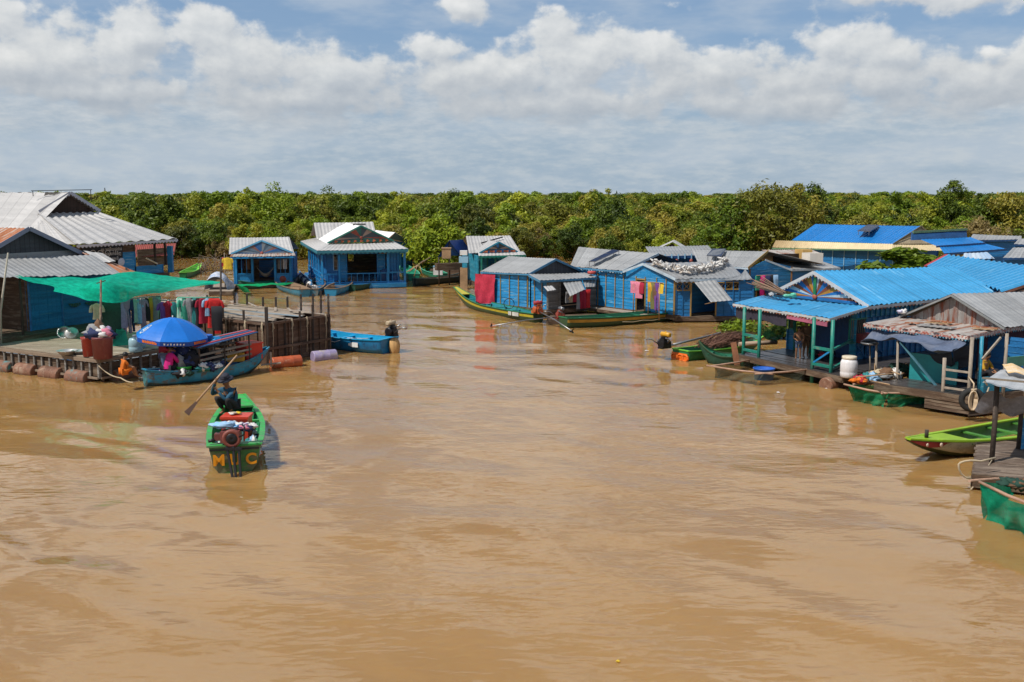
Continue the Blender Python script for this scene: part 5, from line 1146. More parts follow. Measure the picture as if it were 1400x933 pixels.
w2 = wall(h1, P_(0, 0, 2.2), P_(w.L, 0, 2.2), .3, 2.25, BROWNW, op=[(w.L * .38, w.L * .68, .3, 1.9)]); wall(h1, P_(0, 0, 6), P_(0, 0, 0), .3, 2.2, BLUE); wall(h1, P_(w.L, 0, 0), P_(w.L, 0, 6), .3, 2.2, BLUE); wall(h1, P_(w.L, 0, 5.8), P_(0, 0, 5.8), .3, 2.2, BLUE2)
deck(h1, [P_(-.2, 0, -.3), P_(w.L + .2, 0, -.3), P_(w.L + .2, 0, 6.2), P_(-.2, 0, 6.2)], .32, .28, BROWNW, 'floor')
hammock('pale hammock slung in the middle of the small porch house', P_(us[1] + .2, 1.5, .6), P_(us[2] - .1, 1.5, .9), mat('pale_net_cloth', (.32, .30, .27), .9), .8)
for k, (u, c) in enumerate(((us[0] + .35, 'navy'), (us[0] + .75, 'brown'), (us[2] + .3, 'grey'), (us[2] + .65, 'white'))): garment(f'{c} cloth hung inside the porch opening of the small porch house', P_(u, 2.0, .4), w.d, 'cloth', .3, .7, CLO[c], 'cloths in the small porch')
B = MB(); q = P_(us[2] + .5, .62, -.02); B.lathe([(.0, .03), (.22, .02), (.24, 0)], q, 14, axis=w.n.to_track_quat('Z', 'Y').to_matrix().to_4x4()); B.build('red_emblem', REDBR, h1)
# neighbours of that house: drying shirt, covered boat, branches
q = D(309, 352, 67); pole = thing('clothes_pole', 'thin pole with a yellow shirt left of the small porch house', 'pole', V(q.x, q.y, 0)); B = MB(); B.tube([V(q.x - .15, q.y, -.5), q + V(-.1, 0, .3)], .035, 6); B.bar(q + V(-.3, 0, .0), q + V(.35, 0, .02), .03); B.build('shaft', POLEW, pole)
garment('yellow shirt drying on the pole left of the small porch house', q + V(.1, -.05, -.02), (1, .1), 'shirt', .62, .78, CLO['yellow']); garment('crimson cloth behind the yellow shirt on the same pole', q + V(-.25, .05, -.02), (1, .1), 'cloth', .3, .6, CLO['crimson'])
p = at(301, 392, .35); rf = thing('small_raft', 'small pale plank raft beside the small porch house', 'raft', (p.x, p.y, 0)); deck(rf, [at(286, 398, .3), at(318, 398, .3), at(322, 388, .3), at(292, 388, .3)], .3, .25, TOPW, 'deck')
B = MB(); c = at(297, 396, .3); 
def cover(u, v):
    x, y = (u - .5) * 1.5, (v - .5) * 1.9; z = 1.15 * max(0, 1 - abs(2 * u - 1) ** 2.2) ** .5 * (.75 + .25 * math.sin(v * 5)) + .06 * mnoise.noise(V(u * 5, v * 5, 3)); return c + V(x, y + .6, z)
B.grid(cover, 16, 14); tag(B.build('covered_motorbike', mat('blue_white_cover', (.22, .30, .44), .6, .4, (2, 3), 6, (.55, .55, .58), .5, (1.2, 3))), 'bike under a blue and white cover on the small plank raft', 'covered bike')
r = random.Random(3); B = MB()
for k in range(26):
    s = at(r.uniform(262, 300), r.uniform(372, 380), 0); B.tube([s + V(0, 2, 0), s + V(r.uniform(-.8, .8), 2 + r.uniform(-.6, .6), r.uniform(.2, 1.2)), s + V(r.uniform(-1.6, 1.6), 2, r.uniform(.3, 1.7))], [.04, .03, .012], 5)
tag(B.build('dead_branches', mat('bare_branch', (.22, .17, .13), .9, .3)), 'tangle of bare grey branches at the forest edge by the bright green skiff', 'branches')
b_, *_ = boat('skiff', 'small bright green skiff lying near the shop house corner', at(250, 381), at(273, 369), 1.1, GREENP, mat('lime_paint', (.16, .50, .05), .5), MATS['lime_paint'], None, .35, .2, .1, .5, .3, .1, 3)
# the largest porch house
ang = R(107.1); O = V(-13.12, 68.5, 0); ey = V(math.cos(ang), math.sin(ang), 0); ex = V(ey.y, -ey.x, 0); Wd, Ld = 5.75, 11.0
h2 = thing('floating_house', 'large blue house with deep railed porch and painted gable in the middle distance', 'house', O + ex * 2.9 + ey * 4)
P_ = lambda u, b, z=0.0: O + ex * u + ey * b + V(0, 0, z)
yy = lambda u, b: P_(u, b).y
FLc, FRc, BLc = D(433.5, 343, yy(-.4, -.5)), D(558, 340.6, yy(6.2, -.5)), D(411, 330, 80.5)
BRc = FRc + (BLc - FLc)
i0, i1 = D(448, 334, yy(.6, .5)), D(539, 331.3, yy(5.2, .5)); i2 = D(432.5, 325.5, yy(.6, 7.4)); i3 = i1 + (i2 - i0)
GREYSK = mat('pale_grey_sheet', (.42, .41, .40), .5, .15, (.3, 2.5), 6, (.30, .29, .27), .15)
roof(h2, FLc, FRc, i1, i0, GREYSK, 'porch_roof', pitch=.3); roof(h2, BLc, FLc, i0, i2, GREYSK, 'porch_roof', pitch=.3); roof(h2, FRc, BRc, i3, i1, GREYSK, 'porch_roof', pitch=.3)
TW = mat('sunlit_white_sheet', (.74, .73, .71), .45, .06)  # brightness of the sunlit gable slopes put into the sheet colour
ap = D(494, 309.4, yy(2.9, .4)); apb = D(474, 304.9, yy(2.9, 7.0))
roof(h2, i0, i2, apb, ap, TW, pitch=.3); roof(h2, i1, i3, apb, ap, TW, pitch=.3)
TQ = [mat('gable_green', (.03, .12, .10), .6), mat('gable_pinkish', (.30, .22, .18), .6), mat('gable_dark', (.05, .07, .08), .6), mat('gable_red', (.25, .06, .04), .6)]
gable(h2, i0 + V(0, -.05, .06), i1 + V(0, -.05, .06), ap + V(0, -.05, -.05), TEAL, fan=[TQ[2], TQ[1], TQ[2], TQ[2], TQ[3], TQ[0]], hub=TQ[3], nsp=12, sp0=.3)
B = MB()
for k in range(9):
    q = i0.lerp(i1, .12 + .76 * k / 8) + V(0, -.11, .16); B.hexa([q + V(x, y, z) for x, y, z in ((0, .02, -.1), (.17, .02, 0), (.17, -.0, 0), (0, -.0, -.1))], [q + V(x, y, z) for x, y, z in ((-.17, .02, 0), (0, .02, .1), (0, -.0, .1), (-.17, 0, 0))])
B.build('diamond_row', mat('diamond_orange', (.38, .10, .04), .6), h2)
strip(h2, [i0 + V(0, -.12, .08), ap + V(0, -.12, .02), i1 + V(0, -.12, .08)], TEAL, .04, .1); strip(h2, [BLc - V(0, 0, .1), FLc - V(0, .0, .1), FRc - V(0, 0, .1)], mat('teal_trim', (.04, .20, .26), .5), .03, .16, scallop=(.3, .1))
r0, r1 = D(429, 305, yy(2, 7.2)), D(510, 303.6, yy(5.5, 7.2)); e0, e1 = D(432.5, 326, yy(2, 5.6)), D(515, 324, yy(5.5, 5.6))
roof(h2, e0, e1, r1, r0, TINW, 'back_roof', pitch=.25); roof(h2, e0 + ey * 4.4, e1 + ey * 4.4, r1, r0, TINW, 'back_roof', pitch=.25)
B = MB(); q = ap.lerp(apb, .45); B.box(q + V(.35, 0, .02), (.9, .5, .1), .2); B.build('roof_hatch', mat('dark_roof_patch', (.06, .055, .05), .7, .3), h2)
deck(h2, [P_(-.1, -.2), P_(Wd + .1, -.2), P_(Wd + .1, Ld), P_(-.1, Ld)], .38, .3, BLUE2, 'floor', edge=BLUE)
fp = WF(P_(0, 0), P_(Wd, 0)); up_ = [fp.up(x, 1.5) for x in (440.5, 464, 530.5, 553.5)]
posts(h2, [fp.P(u, 0) for u in up_], .1, 2.7, BLUEP, .07, square=True); posts(h2, [P_(0, b) for b in (1.6, 3.2, 4.8, 6.4, 8.2)], .1, 2.7, BLUEP, .06, square=True); posts(h2, [P_(Wd, b) for b in (2, 4.5, 7)], .1, 2.7, BLUEP, .06, square=True)
railing(h2, P_(0, 0), P_(Wd, 0), .45, 1.05, BLUEP, 14, (0, 1), .03); railing(h2, P_(0, 0), P_(0, 9), .5, 1.1, BLUEP, 10, (0, .5, 1), .035); railing(h2, P_(-.7, -.1), P_(-.7, 9), .3, .62, BLUEP, 6, (0, 1), .04)
iw = WF(P_(.5, 1.5), P_(Wd - .2, 1.5)); dl, dr = iw.up(474, 1.3), iw.up(516, 1.3)
wall(h2, iw.P(0, 0), iw.P(dl, 0), .4, 2.75, BLUE2, op=[(iw.up(456, 1.5), iw.up(472, 1.5), 1.2, 2.35)], vert=False); wall(h2, iw.P(dr, 0), iw.P(iw.L, 0), .4, 2.75, BLUE2, op=[(.15, .85, 1.2, 2.35)])
wall(h2, iw.P(0, 0, -7), iw.P(0, 0), .4, 2.7, BLUE2); wall(h2, iw.P(iw.L, 0, 0), iw.P(iw.L, 0, -7), .4, 2.7, BLUE2); wall(h2, iw.P(iw.L, 0, -7), iw.P(0, 0, -7), .4, 2.7, BROWNW, op=[(iw.L * .52, iw.L * .62, 1.3, 2.3), (iw.L * .42, iw.L * .5, 1.3, 2.3)])
window(h2, iw, iw.up(456, 1.5), iw.up(472, 1.5), 1.2, 2.35, PALEBL, 'bars', 3); window(h2, iw, dr + .15, dr + .85, 1.2, 2.35, OCHRE, 'cross'); door_opening(h2, iw, dl, dr, .4, 2.35, BLUEP)
wall(h2, iw.P(dl - .55, 0, .1), iw.P(dl - .02, 0, .1), .45, 2.3, BLUE, name='door'); wall(h2, iw.P(dr + .02, 0, .1), iw.P(dr + .5, 0, .1), .45, 2.3, BLUE, name='door')
fw = WF(P_(0, 0), P_(Wd, 0)); window(h2, fw, fw.up(532, 1.6), fw.up(552, 1.6), 1.1, 2.45, BLUEP, 'bars', 5)
for k in range(9):
    q = P_(-.75, .6 + k * 1.0, .28); B = MB(); B.lathe([(.10, -.2), (.2, -.1), (.22, .1), (.14, .22), (.05, .26)], q, 12); B.build('float_jerrycan', [CLO['white'], CLO['grey'], CLO['navy']][k % 3], h2)
B = MB(); B.box(P_(4.6, .6, .8), (.8, .5, .8), .3); B.box(P_(4.6, .6, 1.25), (.5, .4, .1), .3); tag(B.build('dark_cabinet', NAVY), 'dark cabinet at the right end of the large porch', 'cabinet')
B = MB(); B.tube([P_(5.1, .3, .4), P_(5.1, .35, 1.0)], .3, 12); tag(B.build('water_barrel', NAVY), 'dark barrel beside the cabinet on the large porch', 'barrel')
# small roof behind it
h3 = thing('floating_house', 'small white roofed hut partly hidden behind the large porch house', 'house', D(540, 370, 84)); a, l_, r_ = D(540, 318, 83), D(530.5, 326.5, 83), D(564, 333, 85); vb_ = D(514, 315, 88) - a
roof(h3, l_ + V(0, -.2, 0), l_ + vb_ + V(-.3, 0, 0), a + vb_, a, TW, pitch=.3); roof(h3, r_, r_ + vb_, a + vb_, a, TINW, pitch=.3); gable(h3, l_ + V(.1, .2, 0), r_ + V(0, .2, 0), a + V(0, .2, -.05), mat('slate_blue_sheet', (.10, .14, .18), .6)); wall(h3, (l_.x + .2, l_.y + .2), (r_.x - .1, r_.y + .2), .3, l_.z - .3, BLUE2)
wall(h3, (r_.x - .1, r_.y + .2), (r_.x + vb_.x - .1, r_.y + vb_.y), .3, r_.z, BLUE2)
# turquoise house
ang = R(104); O = V(-2.37, 70, 0); ey = V(math.cos(ang), math.sin(ang), 0); ex = V(ey.y, -ey.x, 0)
h4 = thing('floating_house', 'turquoise house with white roof and small gable behind the red cloth house', 'house', O + ex * 1.6 + ey * 2); P_ = lambda u, b, z=0.0: O + ex * u + ey * b + V(0, 0, z)
R0, R1 = D(637, 323, 73.6), D(697.5, 322.4, 74.4); E0, E1 = D(641, 346.5, 71.2), D(712, 345, 71.8)
roof(h4, E0, E1, R1, R0, TINW, pitch=.25); roof(h4, E0 + ey * 6, E1 + ey * 6, R1, R0, TINW, pitch=.25)
a, fl, fr = D(682, 331.3, 69.4), D(655.5, 346, 69.2), D(708, 344.5, 70.0); gable(h4, fl, fr, a, BLUE, fan=[TQ[2], TQ[2], TQ[1], TQ[2], BLUE2], nsp=10, sp0=.35)
ab = a + ey * 3.2; roof(h4, fl, fl + ey * 1.6, ab, a, TINW, 'gable_roof', pitch=.3); roof(h4, fr, fr + ey * 1.6, ab, a, TINW, 'gable_roof', pitch=.3); strip(h4, [fl - V(0, .05, 0), a - V(0, .05, 0), fr - V(0, .05, 0)], TURQ, .03, .1)
roof(h4, D(654.5, 350.3, 68.6), D(719, 348.6, 69.4), fr + V(.4, .1, 0), fl - V(.1, 0, 0), TINW, 'porch_roof', pitch=.25); strip(h4, [D(655, 351.5, 68.6), D(719, 349.8, 69.4)], TEAL, .03, .12, scallop=(.3, .08))
B = MB()
for k in range(5): B.box(fl.lerp(fr, .15 + .18 * k) + V(0, -.1, .08), (.35, .03, .12))
B.build('ornament_row', MATS['diamond_orange'], h4)
wall(h4, P_(0, 5.6), P_(0, 0), .3, 2.25, TURQ, vert=True); wl = wall(h4, P_(0, 1.0), P_(3.2, 1.0), .3, 2.2, TURQ, op=[(.9, 1.7, .3, 2.0), (2.1, 2.9, 1.1, 1.9)]); wall(h4, P_(3.2, 0), P_(3.2, 5.6), .3, 2.25, TURQ); wall(h4, P_(3.2, 5.6), P_(0, 5.6), .3, 2.25, TURQ)
door_opening(h4, wl, .9, 1.7, .3, 2.0, TEAL); window(h4, wl, 2.1, 2.9, 1.1, 1.9, TEAL); posts(h4, [P_(u, -.6) for u in (.1, 1.1, 2.2, 3.2)], .2, 2.1, TEAL, .06, square=True); deck(h4, [P_(-.1, -.9), P_(3.4, -.9), P_(3.4, 5.8), P_(-.1, 5.8)], .32, .28, BROWNW, 'floor')
B = MB(); B.bar(R0.lerp(E0, .55).lerp(R1.lerp(E1, .55), .28) + V(0, 0, .15), R0.lerp(E0, .25).lerp(R1.lerp(E1, .25), .78) + V(0, 0, .2), .08); B.build('roof_pole', DARKMET, h4)
tk = thing('water_tank', 'white and pale blue water tank at the left wall of the turquoise house', 'tank', D(634, 356, 68.5)); B = MB(); q = D(634, 355, 68.5); B.box(q + V(0, 0, .0), (.62, .55, .42)); B.build('lower_tank', PALEBL, tk); B = MB(); B.box(q + V(0, 0, .46), (.5, .5, .3)); B.build('upper_tank', WHITEP, tk)
B = MB(); q.z = 0; B.box(q + V(0, 0, .75), (.5, .45, 1.5)); tag(B.build('wooden_stand', mat('tan_wood', (.34, .22, .12), .7, .3)), 'tan wooden stand carrying the pale blue water tank', 'stand')
# blue tent on a raft
c = D(613, 366, 72); tn = thing('tarpaulin_shelter', 'dark blue tarpaulin shelter over a raft near the turquoise house', 'shelter', (c.x, c.y, 0)); a, l_, r_ = D(614, 329, 72), D(598, 352, 71.6), D(630, 349, 72.4); bk = V(.9, 1.6, 0)
TB_ = mat('blue_tarpaulin', (.01, .045, .20), .5, .3); B = MB(); B.grid(lambda u, v: l_.lerp(a, u) + bk * v - V(0, 0, .06 * math.sin(u * 3.1)), 8, 4); B.grid(lambda u, v: r_.lerp(a, u) + bk * v - V(0, 0, .06 * math.sin(u * 3.1)), 8, 4); B.cur = 1; B.grid(lambda u, v: l_.lerp(a, u).lerp(l_.lerp(r_, .98), v) + V(0, .1 + .05 * math.sin(u * 9 + v * 5), 0), 8, 8); B.build('tarpaulin', [TB_, NAVY], tn); posts(tn, [(l_.x + .1, l_.y), (r_.x - .1, r_.y), (a.x, a.y + .1)], 0, lambda p: l_.z if p[0] != a.x else a.z, DARKW, .05)  # navy front triangle: added sheet giving the dark of the open interior
deck(tn, [at(588, 372, .3), at(634, 372, .3), at(636, 362, .3), at(592, 362, .3)], .45, .4, BROWNW, 'floor'); B = MB(); B.bar((l_.x - .1, l_.y - .1, 1.35), (r_.x, r_.y - .1, 1.35), .5, .5); B.build('dark_goods', BROWNW, tn)
B = MB(); q = D(610.5, 352, 71); B.box(q + V(0, 0, .28), (.62, .5, .72)); B.box(q + V(0, 0, .66), (.7, .58, .06)); tag(B.build('wooden_box', mat('tan_wood', (.34, .22, .12), .7, .3)), 'pale wooden box in front of the blue tarpaulin shelter', 'box')
# boats lying in front of them
GB, GB2 = mat('teal_green_hull', (.015, .22, .13), .5, .25), mat('dark_green_hull', (.02, .07, .045), .5, .3, (.8, 3)); WOODI = mat('worn_boat_wood', (.24, .16, .10), .8, .3, (.6, 5)); CBL = mat('faded_blue_hull', (.04, .20, .30), .55, .3, (.8, 3), 10, (.16, .18, .17), .35)
boat('rowing_boat', 'dark hulled boat under a green net in front of the small porch house', at(328, 396), at(402, 391), 1.15, GB2, GB, GB, None, .40, .15, .2, .3, .2, .1, 2)
B = MB(); l0 = [at(322, 389, .62), at(402, 386.5, .62), at(400, 389, .50), at(330, 392, .50)]
B.grid(lambda u, v: l0[0].lerp(l0[1], u).lerp(l0[3].lerp(l0[2], u), v) + V(0, 0, .05 * math.sin(u * 14) * v + .05 * mnoise.noise(V(u * 9, v * 3, 1))), 30, 5, uvs=(5, 1)); B.grid(lambda u, v: at(322 + 14 * u, 389 + 4 * u, .62) .lerp(at(334 + 10 * u, 400 + .5 * u, .05), v) + V(0, .1 * math.sin(v * 6), 0), 8, 8, uvs=(1, 1)); tag(B.build('fishing_net', net_mat('bright_green_net', (.01, .42, .16), .1)), 'bright green net draped over the boat by the small porch house', 'net')
boat('rowing_boat', 'blue wooden boat nearest the pen posts, pointing away', at(417, 406), at(379, 392), 1.3, CBL, WOODI, WOODI, None, .42, .15, .05, .55, .3, .1, 3)
boat('rowing_boat', 'dark blue boat tied beside the porch house corner with a white sack', at(428, 405), at(437, 389), 1.2, CBL, WOODI, WOODI, None, .40, .15, .05, .6, .3, .1, 3)
heap('sack', 'pale sack inside the boat at the porch house corner', 'sack', at(430, 397, .3), .3, .3, .5, [CLO['white'], CLO['grey']], 4, 77)
boat('rowing_boat', 'blue boat with brown rim in front of the large porch', at(452, 405), at(478, 391), 1.35, mat('mid_blue_hull2', (.02, .20, .36), .5, .3, (.8, 3)), WOODI, WOODI, None, .42, .15, .05, .6, .3, .1, 3)
boat('rowing_boat', 'dark green low boat right of the blue boat at the large porch', at(480, 398), at(513, 391), 1.1, GB2, WOODI, GB2, None, .34, .1, .05, .6, .3, .1, 2)
lb = boat('long_boat', 'long black hulled boat with blue bow between the porch house and turquoise house', at(566, 391), at(650, 383), 1.2, mat('black_green_hull', (.018, .028, .025), .5, .3), WOODI, mat('slate_rim', (.06, .09, .09), .6), None, .42, .55, .1, .3, .1, .1, 3)
boat('rowing_boat', 'teal green motor skiff with pale frame right of the large porch', at(566, 384), at(552, 372), 1.3, GB, GB, mat('mint_rim', (.10, .42, .28), .5), None, .45, .2, .05, .7, .4, .1, 3)
boat('rowing_boat', 'green skiff carrying a white cooler beside the blue tent', at(604, 383), at(578, 372), 1.3, GB, GB, MATS['mint_rim'], None, .45, .2, .05, .7, .4, .1, 3)
co_ = thing('cool_box', 'white cool box standing in the green skiff', 'cool box', at(599, 376, .45)); q = at(599, 376, .45); B = MB(); B.box(q + V(0, 0, .3), (.7, .45, .6)); B.build('box_body', WHITEP, co_); B = MB(); B.box(q + V(0, 0, .64), (.74, .49, .08)); B.build('lid', PALEBL, co_)
fr_ = thing('pole_frame', 'slanting poles and white frame over the teal skiff', 'frame', at(572, 380, 0)); B = MB()
for a_, b_ in (((556, 372, 66), (588, 352, 69)), ((560, 371, 66), (580, 356, 68)), ((566, 378, 66), (570, 364, 66)), ((578, 378, 66), (574, 364, 66)), ((570, 364, 66), (574, 364, 66))): B.tube([D(*a_), D(*b_)], .03, 6)
B.build('poles', BAMBOO, fr_)
tw = thing('radio_mast', 'tiny lattice radio mast on the left horizon', 'mast', (-364, 900, 0)); B = MB()
for sx, sy in ((-1, -1), (1, -1), (1, 1), (-1, 1)): B.bar((-364 + sx * 1.2, 900 + sy * 1.2, 0), (-364 + sx * .2, 900 + sy * .2, 13.5), .22)
for k in range(6): B.bar((-365.2 + .17 * k, 899, k * 2), (-362.9 - .17 * k, 899, k * 2 + 2), .16)
B.build('lattice', STEEL, tw)
# ------------------------------------------------------------------ blue houses in the middle
ang = R(130.2); O = V(1.02, 53.87, 0); ey = V(math.cos(ang), math.sin(ang), 0); ex = V(ey.y, -ey.x, 0); Lf_, Wf_ = 4.35, 3.75
hf = thing('floating_house', 'blue plank house with red cloth on its wall and raised tin flaps', 'house', O + ex * 1.8 + ey * 2); P_ = lambda u, b, z=0.0: O + ex * u + ey * b + V(0, 0, z)
e00, e01, r0, r1, e10 = D(723, 374.4, P_(-.3, 0).y), D(656.6, 371.5, P_(-.3, Lf_).y), D(760.3, 354.2, P_(1.9, -.1).y), D(694.8, 350.5, P_(1.9, Lf_).y), D(801.5, 372.4, P_(4.05, 0).y)
roof(hf, e00, e01, r1, r0, TIN, pitch=.22, jit=.04); roof(hf, e10, e10 + (e01 - e00), r1, r0, TIN, pitch=.22)
BTR = mat('blue_grey_trim', (.06, .20, .34), .6, .3)
strip(hf, [e01 - V(0, 0, .06), e00 - V(0, 0, .06)], BTR, .03, .08); strip(hf, [e00 + V(.0, -.02, -.05), r0 + V(0, -.02, -.04), e10 + V(0, -.02, -.05)], BTR, .03, .12)
gable(hf, e00 + ey * .15 + V(.1, 0, -.06), e10 + ey * .15 + V(-.1, 0, -.06), r0 + ey * .15 - V(0, 0, .1), DGREY)
p0, p1, p2, p3 = D(738.4, 383.7, 52.3), D(816.5, 379, 54.6), D(801, 373.2, 55.9), D(722.6, 375.3, 53.6)
roof(hf, p0, p1, p2, p3, TIN, 'porch_roof', pitch=.24, jit=.05); strip(hf, [p3 - V(0, 0, .07), p0 - V(0, 0, .07), p1 - V(0, 0, .07)], BTR, .03, .11)
wl = wall(hf, P_(0, Lf_), P_(0, 0), .38, 2.12, BLUE, battens=[.25 + k * .78 for k in range(6)], bm=OCHRE); wall(hf, P_(0, 0), P_(0, -1.35), .38, 2.0, BLUE, battens=(.35, .95), bm=OCHRE)
w2 = WF(P_(0, -1.35), P_(Wf_, -1.35)); w3 = wall(hf, w2.P(.0, 0), w2.P(.9, 0), .38, 2.0, GREYW, vert=True); wall(hf, w2.P(2.9, 0), w2.P(w2.L, 0), .38, 1.75, GREYW, vert=True); wall(hf, P_(0, .3), P_(Wf_, .3), .38, 2.1, BROWNW, op=[(1.2, 2.2, .4, 1.9)])
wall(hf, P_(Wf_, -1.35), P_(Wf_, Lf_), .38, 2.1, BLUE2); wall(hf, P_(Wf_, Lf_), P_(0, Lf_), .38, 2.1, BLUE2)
deck(hf, [P_(-.15, -1.5), P_(Wf_ + .1, -1.5), P_(Wf_ + .1, Lf_ + .1), P_(-.15, Lf_ + .1)], .38, .2, BROWNW, 'floor')
def flap(par, a, b, c, d, m, name='awning', prop=True):
    B = MB(); B.sheet(d, c, b, a, .2, .02); o = B.build(name, m, par)
    if prop: B = MB(); B.tube([Vector(d).lerp(c, .15), Vector(d).lerp(c, .15) + (Vector(a) - Vector(d)) * .5 - V(0, 0, .65)], .02, 6); B.build('prop_stick', BAMBOO, o)
    return o
flap(hf, w2.P(1.0, 1.92, .03), w2.P(2.35, 1.92, .03), D(799.5, 396, 52.6), D(779.5, 405.5, 52.0), TIN); flap(hf, w2.P(2.5, 1.95, .03), w2.P(3.7, 1.95, .03), D(813.5, 392.5, 54.2), D(800, 393, 53.6), TIN)
flap(hf, D(743, 392, 52.0), D(755, 391, 52.4), D(760.5, 396.5, 51.9), D(749, 398.5, 51.5), TINW, prop=False)
for k, (px, c) in enumerate(((776, 'grey'), (781, 'sand'), (786, 'crimson'), (791, 'grey'), (795, 'crimson'), (800, 'crimson'), (804.5, 'scarlet'))):
    garment(f'{c} cloth under the tin flaps of the red cloth house, {["leftmost", "second from left", "third from left", "fourth from left", "fifth from left", "sixth from left", "rightmost"][k]}', D(px, 399 - k * .5, 53.0 + k * .12), ex, 'cloth', .3, 1.0 if k > 2 else .6, CLO[c], 'cloths under the tin flaps')
B = MB(); q = D(809, 375, 54.9); B.lathe([(.0, 0), (.22, .01), (.25, .12), (.2, .16), (0, .17)], q, 14); tag(B.build('red_basin', PBK), 'upturned red basin on the porch roof of the red cloth house', 'basin')
c0, c1 = D(650.5, 374.5, P_(-.2, Lf_).y), D(678, 376, P_(-.2, Lf_ - 1.45).y); B = MB(); dv = (c1 - c0); nn = Vector((dv.y, -dv.x, 0)).normalized()
B.grid(lambda u, v: c0 + dv * (u * (1 - .06 * v)) - V(0, 0, 1.58 * v + .10 * v * math.sin(u * 3)) + nn * (.06 + .06 * math.sin(u * 13 + v * 4) * v + .05 * mnoise.noise(V(u * 4, v * 4, 6))), 26, 16); tag(B.build('red_cloth', mat('crimson_sheet', (.44, .025, .055), .8, .25, (3, 3), bump=.2)), 'crimson cloth hanging over the left end of the blue plank wall', 'cloth')
# long-tail boats in front
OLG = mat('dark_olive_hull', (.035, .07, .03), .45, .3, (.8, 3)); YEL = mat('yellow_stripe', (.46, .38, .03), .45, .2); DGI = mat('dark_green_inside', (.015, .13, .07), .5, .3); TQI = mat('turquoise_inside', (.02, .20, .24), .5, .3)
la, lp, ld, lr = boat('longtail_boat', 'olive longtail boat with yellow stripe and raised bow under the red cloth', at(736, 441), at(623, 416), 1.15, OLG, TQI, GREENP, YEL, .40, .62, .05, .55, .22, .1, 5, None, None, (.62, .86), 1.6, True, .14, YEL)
e = engine(la, lp(-.01, -.2, .02), ld * -1, mat('orange_red_engine', (.42, .09, .03), .45, .2), at(782, 453, .08), 1.15, REDP)
B = MB(); q = lp(.03, .3, -.1); B.box(q, (.5, .4, .45), .4); B.build('engine_guard', ORANGEP, la); B = MB(); B.tube([lp(.33, .1, .0) + V(.28 * math.cos(t_), 0, .25 + .28 * math.sin(t_)) for t_ in [k * .52 for k in range(13)]], .022, 6); B.build('steering_ring', DARKMET, la)
B = MB()
for t_ in (.13, .16, .20): B.bar(lp(t_, -1, -.13) - lr * .02, lp(t_ + .03, -1, -.13) - lr * .02, .02, .2)
B.build('number_plate', mat('plate_white', (.5, .5, .46), .6), la)
ra_ = thing('engine_raft', 'low raft with a spare motor in front of the tin flaps', 'raft', at(778, 438, 0)); deck(ra_, [at(748, 438, .2), at(812, 436, .2), at(816, 429, .2), at(752, 431, .2)], .2, .2, BROWNW, 'deck'); e = engine(ra_, at(766, 436, .22), (-.8, -.3, 0), REDBR, at(672, 446, .06), 1.1, STEEL)
lb_, lp2, ld2, lr2 = boat('longtail_boat', 'long green boat with ochre stripe moored along the hung laundry house', at(770, 449), at(988, 431), 1.3, OLG, DGI, GREENP, mat('ochre_stripe', (.40, .22, .03), .5, .25), .42, .42, .1, .6, .12, .1, 5, None, None, (.62, .88), 1.9, True, .1, MATS.get('ochre_stripe', YEL))
heap('flower_offering', 'orange bundle lying on the bow of the long green boat', 'bundle', lp2(.93, 0, .02), .35, .2, .22, [YELP, ORANGEP, CLO['mustard']], 7, 31)
B = MB(); pts = [lp2(.3 + .06 * k, 1.0, -.24 - .05 * (k % 2)) + lr2 * .03 for k in range(11)]; B.tube(pts, .014, 5); B.build('slack_rope', ROPE, lb_)
# house with cross gable and hung laundry
def lit(t_): return V(4.0 + .607 * t_, 56.1 - .795 * t_, 0)
hg = thing('floating_house', 'blue plank house with roof solar panel and laundry by its open door', 'house', lit(3.5)); nb = V(.795, .607, 0)
E0, E1, R1, R0 = D(779.5, 364, 56.8), D(851.5, 370.4, 53.2), D(900.7, 347, 55.0), D(791, 338, 58.6)
roof(hg, E0, E1, R1, R0, TIN, pitch=.24, jit=.04); roof(hg, E0 + nb * 5.6, E1 + nb * 5.6, R1, R0, TIN, pitch=.24)
WTR = mat('white_blue_trim', (.42, .50, .56), .6, .3)
apx, ft = D(879, 360.6, 52.2), D(923.5, 381.7, 50.2)
strip(hg, [E0 - V(0, 0, .07), E1 - V(0, 0, .07)], BTR, .03, .08, scallop=(.22, .06), m2=WTR); strip(hg, [E1 + V(0, 0, -.04), R1 + V(0, 0, -.02)], WTR, .03, .13); strip(hg, [E1 + V(0, -.02, -.06), apx + V(0, 0, -.03), ft + V(0, 0, -.03)], WTR, .03, .12)
w = WF(lit(-.9), lit(7.04)); T0 = .9; ts = lambda px, z: w.up(px, z); gl, ga_, gr = ts(853, 2.3), ts(879, 2.7), w.L
zt_ = lambda u: 2.38 if u < gl else (2.38 + (2.80 - 2.38) * (u - gl) / (ga_ - gl) if u < ga_ else 2.80 - (2.80 - 2.16) * (u - ga_) / (gr - ga_))
d0, d1 = ts(870, 1.3), ts(882.5, 1.3)
B = MB(); boards(B, w, 0, w.L, .38, 2.16, [(d0, d1, .38, 2.05)]); vboards(B, w, 0, w.L, 2.16, zt_, .25); B.cur = 1
for px in (818, 829, 841.5, 853, 870, 882.5, 898, 911): u = ts(px, 1.3); B.bar(w.P(u, .38, .04), w.P(u, min(2.2, zt_(u)), .04), .05, .03, up=w.n)
for u in (0, w.L): B.bar(w.P(u, .3, .015), w.P(u, 2.15, .015), .08, .08)
B.build('wall', [BLUE, OCHRE], hg); door_opening(hg, w, d0, d1, .38, 2.05, OCHRE)
